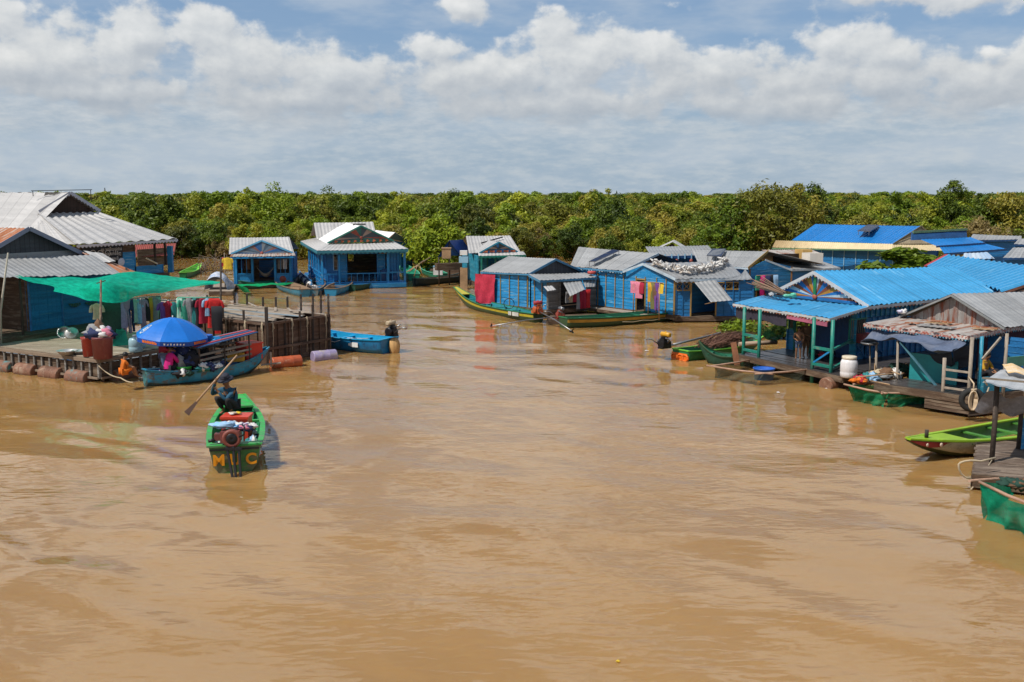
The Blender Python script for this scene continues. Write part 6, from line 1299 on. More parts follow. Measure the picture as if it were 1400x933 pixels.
wall(hg, lit(7.0) + nb * .05, lit(7.0) + nb * 4, .38, 2.15, BLUE2); wall(hg, lit(7.0) + nb * 5, lit(-.9) + nb * 5, .38, 2.3, BLUE2); wall(hg, lit(-.9) + nb * 5, lit(-.9), .38, 2.3, BLUE2)
deck(hg, [lit(-1) - nb * .1, lit(7.2) - nb * .1, lit(7.2) + nb * 5, lit(-1) + nb * 5], .38, .2, BROWNW, 'floor')
deck(hg, [lit(.3) - nb * .75, lit(6.3) - nb * .75, lit(6.3) - nb * .1, lit(.3) - nb * .1], .32, .15, TOPW, 'walkway')
a, b = R0.lerp(E0, .72).lerp(R1.lerp(E1, .72), .44), R0.lerp(E0, .12).lerp(R1.lerp(E1, .12), .50); c, d = R0.lerp(E0, .12).lerp(R1.lerp(E1, .12), .60), R0.lerp(E0, .72).lerp(R1.lerp(E1, .72), .54)
solar(hg, D(805, 358.5, a.y - .2), D(814, 358.7, a.y - .5), D(847, 343.5, b.y - .6), D(838, 342, b.y - .3))
p, q = D(866, 384, 51.6), D(908, 388, 49.6)
for k, (px, c_, h_, kd) in enumerate(((867, 'pink', .6, 'cloth'), (874, 'pink', .85, 'cloth'), (877.5, 'crimson', .6, 'cloth'), (889, 'mustard', 1.0, 'cloth'), (893, 'olive', 1.35, 'cloth'), (899, 'purple', 1.4, 'trousers'), (904, 'yellow', .55, 'cloth'), (896, 'brown', .9, 'cloth'))):
    f = (px - 866) / 42; garment(f'{c_} {kd if kd != "trousers" else "trousers"} drying on the rail by the open door, {["leftmost", "second", "third", "fourth", "fifth", "seventh", "last", "sixth"][k]} along', D(px, 385 + 2 * f, 51.5 - 1.9 * f), w.d, kd, .55 if k < 2 else .34, h_, CLO[c_], 'laundry by the open door')
dr_ = thing('drying_rail', 'thin drying rail on posts outside the open door', 'rail', D(887, 432, 50)); B = MB(); B.tube([D(864, 384.5, 51.6), D(907, 387.2, 49.6)], .02, 6); [B.tube([V(x.x, x.y, .2), x], .03, 6) for x in (D(866.5, 385, 51.5), D(887, 386, 50.6), D(902, 387, 49.8))]; B.build('rail', BAMBOO, dr_)
# annex facing the water with garland on its roof
h = thing('floating_house', 'low blue house with lattice windows and white bags strung on its roof', 'house', D(970, 432, 51)); A0, A1_ = V(8.35, 50.55, 0), at(1028, 432, .3); A1_.z = 0; w = WF(A0, A1_)
roof(h, ft, D(1017.5, 379.8, 51.2), D(995, 357, 54.4), apx, TIND, pitch=.24, jit=.05); strip(h, [ft - V(0, 0, .08), D(1017.5, 380.4, 51.2) - V(0, 0, .06)], WTR, .03, .12, scallop=(.25, .06))
q0, q1 = D(1012, 377.5, 51.4), D(1029, 382.5, 50.6); roof(h, q1 + V(-1.6, -.05, -.02), q1, q0 + V(.6, 1.5, .25), q0, TIND, pitch=.24)
u = lambda px, z=1.5: w.up(px, z)
wall(h, w.P(0, 0), w.P(w.L, 0), .3, 2.1, BLUE2, op=[(u(924), u(943), 1.62, 2.05), (u(944.5), u(979), .3, 2.05), (u(981), u(1010), 1.66, 2.05)], battens=[u(x) for x in (933, 991, 1002, 1010)], bm=BLUE2)
window(h, w, u(924), u(943), 1.64, 2.03, OCHRE, 'cross'); window(h, w, u(981), u(1010), 1.68, 2.03, OCHRE, 'cross'); door_opening(h, w, u(944.5), u(979), .3, 2.05, OCHRE)
flap(h, D(948, 384.5, 50.6), D(979, 383.5, 50.7), D(1001.5, 411, 49.2), D(972, 413.5, 49.0), TIN); wall(h, w.P(w.L, 0), w.P(w.L, 0, -4), .3, 2.1, BLUE2); wall(h, w.P(w.L, 0, -4), w.P(0, 0, -4), .3, 2.1, BLUE2); wall(h, w.P(.2, 0, -2.2), w.P(w.L, 0, -2.2), .3, 2.1, BROWNW)
deck(h, [w.P(-.1, 0, .15), w.P(w.L + .1, 0, .15), w.P(w.L + .1, 0, -4), w.P(-.1, 0, -4)], .3, .2, BROWNW, 'floor')
B = MB(); r = random.Random(12); path = [D(893, 361.5, 52.0), D(912, 369, 51.4), D(940, 373.5, 51.0), D(965, 371, 51.6), D(983, 364, 52.6), D(994, 357.5, 53.6)]
WB = [fabric('white_bag', (.60, .58, .55)), fabric('grey_bag', (.36, .34, .33)), fabric('cream_bag', (.50, .43, .36))]
for k in range(210):
    x = k / 209 * (len(path) - 1.001); i = int(x); p = path[i].lerp(path[i + 1], x - i) + V(r.uniform(-.06, .06), r.uniform(-.16, .16), r.uniform(.02, .26)); B.cur = r.choice((0, 0, 0, 1, 2)); d = V(r.uniform(-1, 1), r.uniform(-1, .3), r.uniform(-.6, 1)).normalized(); a = d.cross(V(.3, .5, 1)).normalized() * r.uniform(.05, .10); L_ = r.uniform(.14, .24)
    t1, t2 = p + d * L_ + a * 1.1, p + d * L_ * .9 - a; n_ = a.cross(d).normalized() * .05; B.hexa([p - a * .5 - n_, p + a * .5 - n_, t1 - n_ * .4, t2 - n_ * .6], [p - a * .5 + n_, p + a * .5 + n_, t1 + n_ * .7, t2 + n_ * .3])
tag(B.build('string_of_bags', WB), 'long string of white bags sagging across the tin roof', 'bags')
# open fronted house behind, with ornamental ridge
k_ = thing('floating_house', 'blue open hall with white finials along its edge behind the string of bags', 'house', D(935, 400, 60)); a, b = D(891, 352.5, 60), D(981, 350.5, 60.5)
B = MB(); B.bar(a, b, .05, .16); B.cur = 1
for i in range(11):
    q = a.lerp(b, i / 10); B.bar(q + V(0, -.05, -.12), q + V(0, -.05, .18), .07)
B.build('eave_trim', [NAVY, PALEBL], k_)
w = WF(a + V(0, .5, 0), b + V(0, .5, 0)); wall(k_, w.P(0, 0, -2), w.P(w.L, 0, -2), .3, 2.6, BLUE2); posts(k_, [w.P(x, 0) for x in (.1, 1.3, 2.4, 3.4)], .3, 2.7, BLUEP, .06, square=True); roof(k_, a + V(0, .05, .04), b + V(0, .05, .04), b + V(0, 3, .5), a + V(0, 3, .5), TIND); wall(k_, w.P(0, 0, .1), w.P(w.L, 0, .1), .3, 2.2, BLUE2)
B = MB()
for x in (893 + 12, 925, 945, 966): q = D(x, 357.5, 60.2); B.lathe([(0, -.1), (.1, -.06), (.12, .04), (.05, .14), (0, .16)], q, 10)
B.build('hanging_lantern', REDBR, k_)
k_ = thing('floating_house', 'tiny hut with white gable roof and orange band behind the open hall', 'house', D(920, 385, 68)); a, l_, r_ = D(919.5, 331, 66), D(897.5, 341, 66), D(941, 343.6, 66); bk = V(.6, 3, 0)
roof(k_, l_, l_ + bk, a + bk, a, TINW, pitch=.3); roof(k_, r_, r_ + bk, a + bk, a, TINW, pitch=.3); gable(k_, l_ + V(.3, .3, -.02), r_ + V(-.3, .3, -.02), a + V(0, .3, -.12), MATS['dark_brown_board']); wall(k_, (l_.x + .45, l_.y + .3), (r_.x - .4, r_.y + .3), .3, l_.z - .1, BROWNW); B = MB(); B.bar(D(906, 348.3, 65.9), D(941, 348.8, 65.9), .06, .22); B.build('orange_band', mat('bright_orange_board', (.55, .20, .05), .6), k_)
# plank house with door, solar panel and boxes on its side roof
ang = R(117); O = V(13.3, 54.5, 0); ey = V(math.cos(ang), math.sin(ang), 0); ex = V(ey.y, -ey.x, 0); P_ = lambda u, b, z=0.0: O + ex * u + ey * b + V(0, 0, z)
hi_ = thing('floating_house', 'blue house with cardboard boxes on its side roof, behind the low lattice house', 'house', P_(1.2, 2)); E1, E0, R1, R0 = D(1023, 366.2, 54.0), D(955, 361, 58.5), D(1050, 344.2, 56.0), D(946, 341.5, 60.6)
roof(hi_, E0, E1, R1, R0, TIN, pitch=.24); roof(hi_, E0 + V(5, 2.2, 0), E1 + V(5, 2.2, 0), R1, R0, TIN, pitch=.24); strip(hi_, [E1 + V(0, -.02, -.02), R1 + V(0, -.02, 0)], OCHRE, .04, .14); strip(hi_, [E0 - V(0, 0, .06), E1 - V(0, 0, .06)], WTR, .03, .1)
g0, g1, ga = D(1023, 368, 54.3), D(1083, 370, 56.0), D(1046, 356, 55.0); w = WF(g0, g1); wall(hi_, P_(0, 6), g0, .3, g0.z, BLUE); d0, d1 = w.up(1033.5, 1.5), w.up(1046.5, 1.5)
B = MB(); boards(B, w, 0, w.L, .3, g0.z - .05, [(d0, d1, .3, 1.95)]); ux = w.up(1046, 2.5); vboards(B, w, 0, w.L, g0.z - .05, lambda u_: g0.z + (ga.z - g0.z) * (u_ / ux if u_ < ux else (w.L - u_) / (w.L - ux)), .22); B.cur = 1
for px in (1024, 1081): u_ = w.up(px, 1.5); B.bar(w.P(u_, .3, .03), w.P(u_, g0.z, .03), .09, .05)
B.build('wall', [BLUE, mat('brown_trim', (.20, .10, .04), .6)], hi_); door_opening(hi_, w, d0, d1, .3, 1.95, OCHRE)
s0, s1, s2, s3 = D(1083, 368.5, 55.6), D(1149, 366.2, 57.5), D(1123, 357, 60.0), D(1055, 359, 57.2); roof(hi_, s0, s1, s2, s3, TIN, 'side_roof', pitch=.3, amp=.01); strip(hi_, [ga + V(0, -.05, .02), s0 - V(0, 0, .06), s1 - V(0, 0, .06)], WTR, .03, .1)
wall(hi_, g1, (s1.x - .2, s1.y + .2), .3, s0.z - .1, BLUE2); wall(hi_, (s1.x - .2, s1.y + .2), (s2.x, s2.y), .3, s1.z - .1, BLUE2); wall(hi_, w.P(.1, 0, -1.6), w.P(w.L, 0, -1.6), .3, 2.2, BROWNW)
B = MB(); B.bar(s3 + V(.1, .1, .22), s2 + V(.1, .1, .22), .06, .5); B.build('parapet', mat('dark_brown_trim2', (.05, .035, .03), .8, .4), hi_); roof(hi_, s3 + V(.0, .2, .45), s2 + V(0, .2, .45), s2 + V(-.2, 1.6, .62), s3 + V(-.2, 1.6, .62), RUSTMIX)
solar(hi_, D(966, 350.3, 57.3), D(986, 352, 56.8), D(992.5, 341.2, 58.2), D(974, 341.0, 58.8))
for lab, px0, px1, py, y, dz, m in (('pale cardboard box on the tin side roof, the whiter one', 1107, 1125, 361.5, 57.6, .62, mat('pale_carton', (.58, .53, .47), .8, .1)), ('tan cardboard box behind the whiter box on the side roof', 1097, 1110, 359.3, 58.4, .75, mat('tan_carton', (.48, .30, .10), .8, .15)), ('flat tan cardboard lying left of the boxes', 1083, 1098, 358.5, 57.8, .12, MATS.get('tan_carton') or mat('tan_carton', (.48, .30, .10), .8, .15))):
    a, b = D(px0, py, y), D(px1, py, y); t_ = thing('cardboard_box', lab, 'box', (a + b) / 2); B = MB(); d = (b - a); B.hexa([a, b, b + V(-.3, .6, 0), a + V(-.3, .6, 0)], [x + V(0, 0, dz) for x in (a, b, b + V(-.3, .6, 0), a + V(-.3, .6, 0))]); B.build('box_sides', m, t_); B = MB(); B.hexa([x + V(0, 0, dz + .003) for x in (a, b, b + V(-.3, .6, 0), a + V(-.3, .6, 0))], [x + V(0, 0, dz + .02) for x in (a, b, b + V(-.3, .6, 0), a + V(-.3, .6, 0))]); B.build('flaps', m, t_)
for k, (px, c_, h_) in enumerate(((1036, 'sea green', .8), (1043, 'magenta', 1.1), (1050, 'navy', 1.0), (1054, 'black', 1.1), (1061, 'light blue', 1.0))): garment(f'{c_} cloth at the door of the house with boxes on its side roof', D(px, 377 - k * .2, 54.0 + k * .15), w.d, 'cloth', .36, h_, CLO[c_], 'laundry at the far door')
B = MB(); B.tube([D(1034, 377, 53.9), D(1063, 376, 54.8)], .02, 6); tag(B.build('laundry_line', BAMBOO), 'thin pole with laundry at the far door', 'pole')
# tall leafy clump of water plants between the houses
def bush(name, label, px, py, z, rx, ry, h, n, lsz, lm, y=None, seed=1, nm='bush', cat='bush'):
    c = at(px, py, 0) if y is None else D(px, py, y); c.z = 0; rs = np.random.RandomState(seed); me, C = crown_mesh('foliage', seed, h, 1.0, 26, n // 26, lsz, z, LEAF[lm]); co_ = np.empty(len(me.vertices) * 3); me.vertices.foreach_get('co', co_); co_ = co_.reshape(-1, 3); co_[:, 0] *= rx; co_[:, 1] *= ry; me.vertices.foreach_set('co', co_.ravel()); me.update()
    root = thing(nm, label, cat, c); o = bpy.data.objects.new('foliage', me); COL.objects.link(o); o.parent = root
    for q in C[:8]: pass
    B = MB()
    for q in C[:10]: B.tube([c + V(q[0] * rx * .3, q[1] * ry * .3, -.4), c + V(q[0] * rx * .7, q[1] * ry * .7, q[2] * .55), c + V(q[0] * rx, q[1] * ry, q[2])], [.05, .035, .012], 5)
    B.build('stems', BARK, root); return root
# ------------------------------------------------------------------ big blue roofed house far right and the roofs around it
ang = R(121.9); O = V(26.34, 69.1, 0); ey = V(math.cos(ang), math.sin(ang), 0); ex = V(ey.y, -ey.x, 0); P_ = lambda u, b, z=0.0: O + ex * u + ey * b + V(0, 0, z)
hj = thing('floating_house', 'long blue house with strong blue roof and cream lower roof behind the leafy bush', 'house', P_(2.4, 4)); e0, e1, r0, r1 = D(1221, 334, 68.7), D(1082, 329, 76.5), D(1259.5, 309.6, 71.0), D(1114.5, 306.8, 78.8)
roof(hj, e0, e1, r1, r0, BROOF2, pitch=.28); e2, e3 = V(2 * r0.x - e0.x, 2 * r0.y - e0.y, e0.z), V(2 * r1.x - e1.x, 2 * r1.y - e1.y, e1.z); roof(hj, e2, e3, r1, r0, BROOF2, pitch=.28)
f0, f1 = D(1281, 345, 66.5), D(1055.5, 338.8, 77.0); roof(hj, D(1222, 342, 67.6), f1, e1 + V(-1.2, 0, 0), e0, CREAM, 'lower_roof', pitch=.2); 
e9 = D(1292, 343, 70.5)
roof(hj, D(1221, 342.2, 67.5), e9, e9 + V(-.2, 1.2, .55), e0 + V(.1, .2, 0), CREAM, 'lower_roof', pitch=.2)
gable(hj, e0 + V(.2, .15, 0), e9 + V(-.2, .8, .45), r0 + V(.05, .3, -.1), mat('cream_gable', (.50, .40, .26), .6, .15, planks=(.2, 1)))
GTR = mat('green_cream_trim', (.12, .22, .12), .6, .3); strip(hj, [e1 - V(0, 0, .05), e0 - V(0, 0, .05)], GTR, .04, .12, scallop=(.3, .08), m2=CREAM); strip(hj, [f1 - V(0, 0, .07), D(1221, 342.6, 67.5)], GTR, .03, .1); strip(hj, [e0 + V(0, -.05, 0), r0 + V(0, -.05, 0), e9 + V(-.2, .7, .5)], mat('brown_green_trim', (.16, .13, .07), .6, .3), .04, .12)
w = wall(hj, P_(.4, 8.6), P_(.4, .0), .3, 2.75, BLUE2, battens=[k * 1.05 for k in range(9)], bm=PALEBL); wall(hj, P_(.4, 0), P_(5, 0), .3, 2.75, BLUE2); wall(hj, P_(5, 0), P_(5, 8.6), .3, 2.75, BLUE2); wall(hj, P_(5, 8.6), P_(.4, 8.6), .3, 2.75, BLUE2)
a = r0.lerp(e0, .1).lerp(r1.lerp(e1, .1), .48); solar(hj, D(1172, 316.5, 72.3), D(1190, 317, 71.4), D(1203, 308.5, 73.4), D(1186, 308, 74.4))
hn = thing('floating_house', 'blue stepped roof house with dark blue ridge band beside the strong blue roof', 'house', D(1315, 370, 66)); a, b = D(1249, 327, 67), D(1325, 324, 69)
B = MB(); c, d = D(1250, 318, 67.6), D(1324, 314, 69.4); B.hexa([a + V(0, .3, -.1), b + V(0, .3, -.1), b + V(0, .5, -.1), a + V(0, .5, -.1)], [c + V(0, .3, 0), d + V(0, .3, 0), d + V(0, .5, 0), c + V(0, .5, 0)]); B.cur = 1; B.bar(c + V(0, .2, 0), d + V(0, .2, 0), .1, .14); B.cur = 2
for k in range(4): q = a.lerp(d, .15 + .25 * k) + V(0, .2, .0); q = c.lerp(d, .15 + .23 * k) + V(0, .25, -.28); B.hexa([q + V(x, y, z) for x, y, z in ((0, .02, -.1), (.1, .02, 0), (.1, -.02, 0), (0, -.02, -.1))], [q + V(x, y, z) for x, y, z in ((-.1, .02, 0), (0, .02, .1), (0, -.02, .1), (-.1, -.02, 0))])
B.build('ridge_band', [NAVY, GTR, REDBR], hn)
roof(hn, D(1280, 336.5, 66), D(1347, 332, 68), b + V(.3, .3, -.05), a + V(.6, .3, -.05), BROOF2, pitch=.3); roof(hn, D(1291, 347, 65), D(1376, 340.5, 67), D(1347, 333.5, 68.2), D(1284, 337.5, 66.2), BROOF2, pitch=.3); strip(hn, [D(1291, 348, 65), D(1376, 341.8, 67)], NAVY, .04, .14); strip(hn, [D(1280, 337.6, 65.95), D(1347, 333.2, 67.95)], NAVY, .03, .12)
q0, q1 = D(1293, 350, 65.4), D(1374, 344, 67.4); wall(hn, (q0.x, q0.y), (q1.x, q1.y), .3, q0.z - .15, BLUE2, battens=[k * .55 for k in range(8)], bm=BLUEP); wall(hn, (q1.x, q1.y), (q1.x - .5, q1.y + 4), .3, 2.4, BLUE2)
for lab, pts, y in (('pale grey tin roofed hut at the right edge beyond the blue roofs', ((1325, 328.5), (1396, 327.5), (1397, 323), (1330, 320.5)), 78), ('grey tin roofed hut at the right edge just behind the light blue roofs', ((1371, 353), (1420, 352), (1420, 337.5), (1385, 339)), 62), ('low grey roof at the far right above the blue hut', ((1386, 334), (1420, 335), (1420, 326), (1393, 326.5)), 72)):
    h_ = thing('floating_house', lab, 'house', D((pts[0][0] + pts[1][0]) / 2, 372, y)); P4 = [D(pts[0][0], pts[0][1], y), D(pts[1][0], pts[1][1], y), D(pts[2][0], pts[2][1], y + 2.2), D(pts[3][0], pts[3][1], y + 2.2)]
    roof(h_, *P4, TIN, pitch=.3); strip(h_, [P4[0] - V(0, 0, .08), P4[1] - V(0, 0, .08)], NAVY, .04, .14); wall(h_, (P4[0].x + .2, y + .25), (P4[1].x - .2, y + .25), .3, P4[0].z - .12, BLUE2)
h_ = thing('awning_sheet', 'blue and white striped sheet roof between the blue roofs', 'awning', D(1335, 365, 60)); roof(h_, D(1316, 354, 58), D(1360, 354, 58), D(1350, 345, 60), D(1318, 346.5, 60), mat('striped_sheet', (.20, .36, .58), .5, .1, planks=None, col2=(.55, .6, .62), uvs=(3.2, .01)), pitch=.3); posts(h_, [(D(1320, 352, 58.2).x, 58.2), (D(1356, 352, 58.2).x, 58.2)], 0, D(1320, 352, 58.2).z, DARKW, .05)
bush('b', 'leafy bright green bush in front of the strong blue roofed house', 1232, 420, .6, 2.6, 1.5, 4.0, 5200, .14, 2, 52, 71)
bush('b', 'leafy green water plants at the left of the green porch posts', 1013, 444, .02, 1.15, .7, .7, 1300, .10, 2, 46.0, 72)
bush('b', 'green water plants seen through the back of the porch', 1075, 444, .05, 1.5, .8, 1.2, 1800, .10, 0, 44.5, 73)
# ------------------------------------------------------------------ house with the sunburst gable
ang = R(32.4); O = V(12.37, 35.65, 0); ey = V(math.cos(ang), math.sin(ang), 0); ex = V(-ey.y, ey.x, 0); P_ = lambda u, b, z=0.0: O + ex * u + ey * b + V(0, 0, z)
hk = thing('floating_house', 'blue house with light blue roof, sunburst gable and green porch posts', 'house', P_(1.6, 2)); WK, LK = 3.2, 7.6
e00, e01, r0, r1 = D(1188, 418.5, 35.0), D(1370, 399.8, 39.3), D(1113, 371.5, 36.9), D(1301, 364.8, 41.1); e10 = D(1052, 401.5, 38.9)
roof(hk, e00, e01, r1, r0, BROOF, pitch=.26, amp=.05, jit=.02); roof(hk, e10, e10 + (r1 - r0), r1, r0, BROOF, pitch=.26, amp=.05)
TRM = mat('red_white_trim', (.36, .14, .08), .6, .3); TRM2 = mat('grey_white_trim', (.45, .46, .47), .6, .2)
a, l_, r_ = r0 + ey * .12 - V(0, 0, .06), e10 + ey * .14 + V(.1, -.12, -.05), e00 + ey * .14 + V(-.3, .36, -.02)
FK = [mat('burst_blue', (.02, .16, .42), .55), mat('burst_pale', (.42, .52, .56), .55), mat('burst_brown', (.24, .07, .03), .55), mat('burst_ochre', (.46, .22, .03), .55)]
gable(hk, l_, r_, a, BLUE, fan=[FK[2], FK[3], FK[0], FK[1], FK[2], FK[0]], hub=mat('rosette_red', (.4, .1, .06), .5), nsp=18, sp0=.12)
B = MB(); m_ = (l_ + r_) / 2; n_ = -ey * .06; B.bar(m_.lerp(a, .1) + n_, m_.lerp(a, .95) + n_, .13, .03, up=(-ey.x, -ey.y, 0)); B.build('green_rib', GREENP, hk)
for p, q in ((e10, r0), (r0, e00)): strip(hk, [p + V(0, 0, -.05) - ey * .02, q + V(0, 0, -.03) - ey * .02], TRM2, .03, .12, scallop=(.16, .07), m2=TRM)
strip(hk, [e00 - V(0, 0, .06), e00.lerp(e01, 1) - V(0, 0, .06)], TRM2, .03, .09, scallop=(.2, .06), m2=TRM)
p0, p1, p2, p3 = D(1002, 414.8, 38.0), D(1134, 435.5, 33.7), D(1187, 419.5, 35.0), D(1041, 404.5, 39.2)
roof(hk, p0, p1, p2, p3, BROOF, 'porch_roof', pitch=.24, amp=.026, jit=.05); strip(hk, [p0 - V(0, 0, .05), p1 - V(0, 0, .05), p2 - V(0, 0, .04)], TRM2, .03, .08, scallop=(.15, .06), m2=TRM)
B = MB(); pr = [p0, p0.lerp(p1, .68)]
B.grid(lambda u, v: p0.lerp(p1, .03 + .55 * u) - V(0, 0, .10 + (.42 + .05 * math.sin(u * 9)) * v) + V(.05, .1, 0) + V(0, .05 * math.sin(u * 22) * v, 0), 24, 6); B.build('shade_cloth', mat('dark_plum_cloth', (.035, .03, .045), .9, .3), hk)
B = MB(); B.bar(p0.lerp(p1, .58) - V(-.05, .0, .17), p0.lerp(p1, .97) - V(-.05, 0, .22), .05, .17); B.build('pink_valance', mat('faded_pink_board', (.36, .10, .16), .7, .2), hk)
DK = .5; c = [at(1010, 484, DK), at(1152, 514, DK), P_(-.35, .6, 0), P_(WK + .6, .3, 0)]
deck(hk, [c[0], c[1], P_(-.5, LK), P_(WK + .3, LK)], DK, .2, mat('dark_wet_shade_deck', (.07, .062, .060), .3, .3, (.5, 5), 14, planks=(.16, 0)), 'floor', run=0, edge=BROWNW)
fw = WF(c[0], c[1]); fp = [(1013.5, 414, 481), (1034.5, 418, 491), (1108, 431, 497), (1133.5, 436, 507)]; fx = [fw.up(px, 1.3) for px, _, _ in fp]
posts(hk, [fw.P(u, 0, -.12) for u in fx], -.1, lambda p: 2.28, TEAL, .065); posts(hk, [P_(.05, -.0)], .3, 2.45, TURQ, .09, square=True)
for i, j in ((0, 1), (2, 3)):
    a_, b_ = fw.P(fx[i], 0, -.12), fw.P(fx[j], 0, -.12); railing(hk, a_, b_, DK + .18, DK + .75, TEAL, 0, (0, 1), .045, cross=0 if i == 0 else 1, m2=BLUEP)
railing(hk, fw.P(fx[3], 0, -.12), P_(.05, 0), DK + .1, DK + .75, TEAL, 0, (0, 1), .04)
gw = WF(P_(WK, .05), P_(0, .05)); uu = lambda px, z=1.5: gw.up(px, z)
B = MB(); a0, a1, a2 = uu(1087.5), uu(1109), gw.L
wall(hk, gw.P(.05, 0), gw.P(a0, 0), DK, 1.28, BLUE, name='wall', vert=True); window(hk, gw, .12, a0 - .05, 1.32, 2.25, TEAL, 'bars', 9, mat('dull_bar', (.18, .15, .12), .6)); door_opening(hk, gw, a0, a1, DK, 2.3, TEAL); wall(hk, gw.P(a1, 0), gw.P(a2, 0), DK, 2.4, NAVY, vert=True)
sw = WF(P_(0, 0), P_(0, LK)); vv = lambda px, z=1.4: sw.up(px, z); s0, s1 = vv(1160), vv(1183.5)
wall(hk, sw.P(0, 0), sw.P(LK, 0), 2.02, 2.5, BLUE, vert=True, battens=[k * .28 for k in range(14)], bm=TURQ); wall(hk, sw.P(0, 0), sw.P(s1, 0), DK, 1.12, BLUE, vert=True, name='lower_panel'); wall(hk, sw.P(s1, 0), sw.P(LK, 0), DK, 2.0, BLUE2, vert=True, battens=[k * .33 for k in range(17)], bm=BLUE)
window(hk, sw, s0 + .02, s1, 1.15, 2.0, TEAL, 'bars', 9, MATS['dull_bar']); B = MB(); 
for a_, b_ in (((.08, DK + .1), (s1 - .08, 1.08)), ((.08, 1.08), (s1 - .08, DK + .1)), ((s1 + .1, DK + .15), (s1 + .95, 1.15)), ((s1 + .1, 1.15), (s1 + .95, DK + .15))): B.bar(sw.P(a_[0], a_[1], .06), sw.P(b_[0], b_[1], .06), .045, .03, up=sw.n)
B.build('cross_braces', BLUE2, hk)
wall(hk, P_(0, LK), P_(WK, LK), .3, 2.45, BLUE2); wall(hk, P_(WK, LK), P_(WK, 2.6), .3, 2.45, BLUE2); wall(hk, P_(.1, 3.2), P_(WK * .62, 3.2), .3, 2.45, NAVY)
drum(hk, c[1] + V(-.45, .35, -.40), c[1] + V(.35, .95, -.40), .27, RUSTD)
heap('laundry_heap', 'dark bundle lying inside the porch by the wall', 'bundle', P_(.9, -.5, DK), .5, .4, .35, [CLO['black'], CLO['brown'], CLO['crimson']], 6, 61)
q = at(1106, 488, DK); B = MB(); B.box(sw.P(.35, 1.3, .18), (.55, .3, .34), ang); tag(B.build('red_crate', mat('maroon_box', (.26, .05, .05), .6)), 'maroon box on the ledge under the barred window', 'box')
hm = fw.P(fx[1], 0, -.2) + V(.05, .2, 1.75); hammock('dark green net hammock slung across the left of the porch', hm, gw.P(.1, 1.95, .15), net_mat('green_hammock_net', (.02, .13, .06), .35), .9)
p = at(1098, 490.5, DK); p.z = DK; KID = dict(STAND, wrl=(-.2, .2, .95), wrr=(.1, .3, 1.0))
person('small bare chested child in pale shorts standing on the porch', at(1091, 491, DK), dict(KID, leg=.45), R(200), None, CLO['denim'], .74); person('darker taller child standing behind the small child on the porch', at(1101, 489, DK), dict(KID, leg=.6), R(170), CLO['brown'], CLO['brown'], .86)
wj = thing('water_jug', 'white plastic barrel standing on the porch deck corner', 'barrel', at(1160, 516, DK)); q = at(1160, 516, DK); WPL = mat('white_plastic', (.66, .64, .64), .35, .1, wear=(.5, .47, .43), wear_amt=.25)
B = MB(); B.lathe([(.23, 0), (.27, .03), (.275, .16), (.265, .19), (.275, .22), (.275, .5), (.24, .58), (.2, .62)], q, 24); B.build('barrel_body', WPL, wj); B = MB(); B.lathe([(.22, .60), (.235, .62), (.235, .70), (.2, .71), (0, .71)], q, 24, close=False); B.build('screw_lid', mat('cream_lid', (.55, .48, .36), .5), wj)
bundle = thing('stick_bundle', 'bundle of brown sticks lying on the light blue porch roof', 'sticks', D(1055, 403, 38)); r = random.Random(4); B = MB(); a_, b_ = D(1036, 397, 38.9) + V(0, 0, .05), D(1072, 407.5, 37.4) + V(0, 0, .1)
for k in range(24): o_ = V(r.uniform(-.1, .1), r.uniform(-.14, .14), r.uniform(0, .2)); sp = V(r.uniform(-.3, .1), r.uniform(-.2, .2), r.uniform(0, .3)); B.tube([a_ + o_ * 1.6 + sp, b_ + o_ * .6], [.014, .02], 5)
B.build('sticks', mat('stick_brown', (.24, .15, .10), .85, .3), bundle)
heap('plastic_bag', 'mint green plastic bag beside the sticks on the porch roof', 'bag', D(1082, 407.5, 36.6), .36, .22, .22, [mat('mint_bag', (.12, .5, .36), .4, .2)], 5, 8)
# ------------------------------------------------------------------ second light blue roof
hl = thing('floating_house', 'house with ribbed sky blue roof and red flashing at the right edge', 'house', D(1400, 430, 41)); a, b, c_, d = D(1369.5, 399.6, 38.0), D(1266, 365.5, 47.5), D(1295, 350, 48.6), D(1455, 372, 40.0)
roof(hl, a, b, c_, d, BROOF, pitch=.45, amp=.10); strip(hl, [b + V(0, 0, .05), c_ + V(0, 0, .05)], REDP, .22, .05); roof(hl, d + V(5, 1, -.9), c_ + V(6, 3, -.8), c_, d, BROOF, pitch=.33)
strip(hl, [a - V(0, -.02, .06), a.lerp(d, 1) - V(0, -.02, .05)], TRM, .03, .1); gable(hl, a + V(.3, .4, -.05), a + V(6.5, 2.2, -.05), d + V(.3, .4, -.1), mat('brown_board', (.12, .07, .05), .8, .3, planks=(.2, 1))); wall(hl, (a.x + .3, a.y + .5), (a.x + 6.5, a.y + 2.3), .3, a.z - .1, BLUE2); wall(hl, (b.x + .3, b.y), (a.x + .3, a.y + .5), .3, a.z - .15, BLUE2)
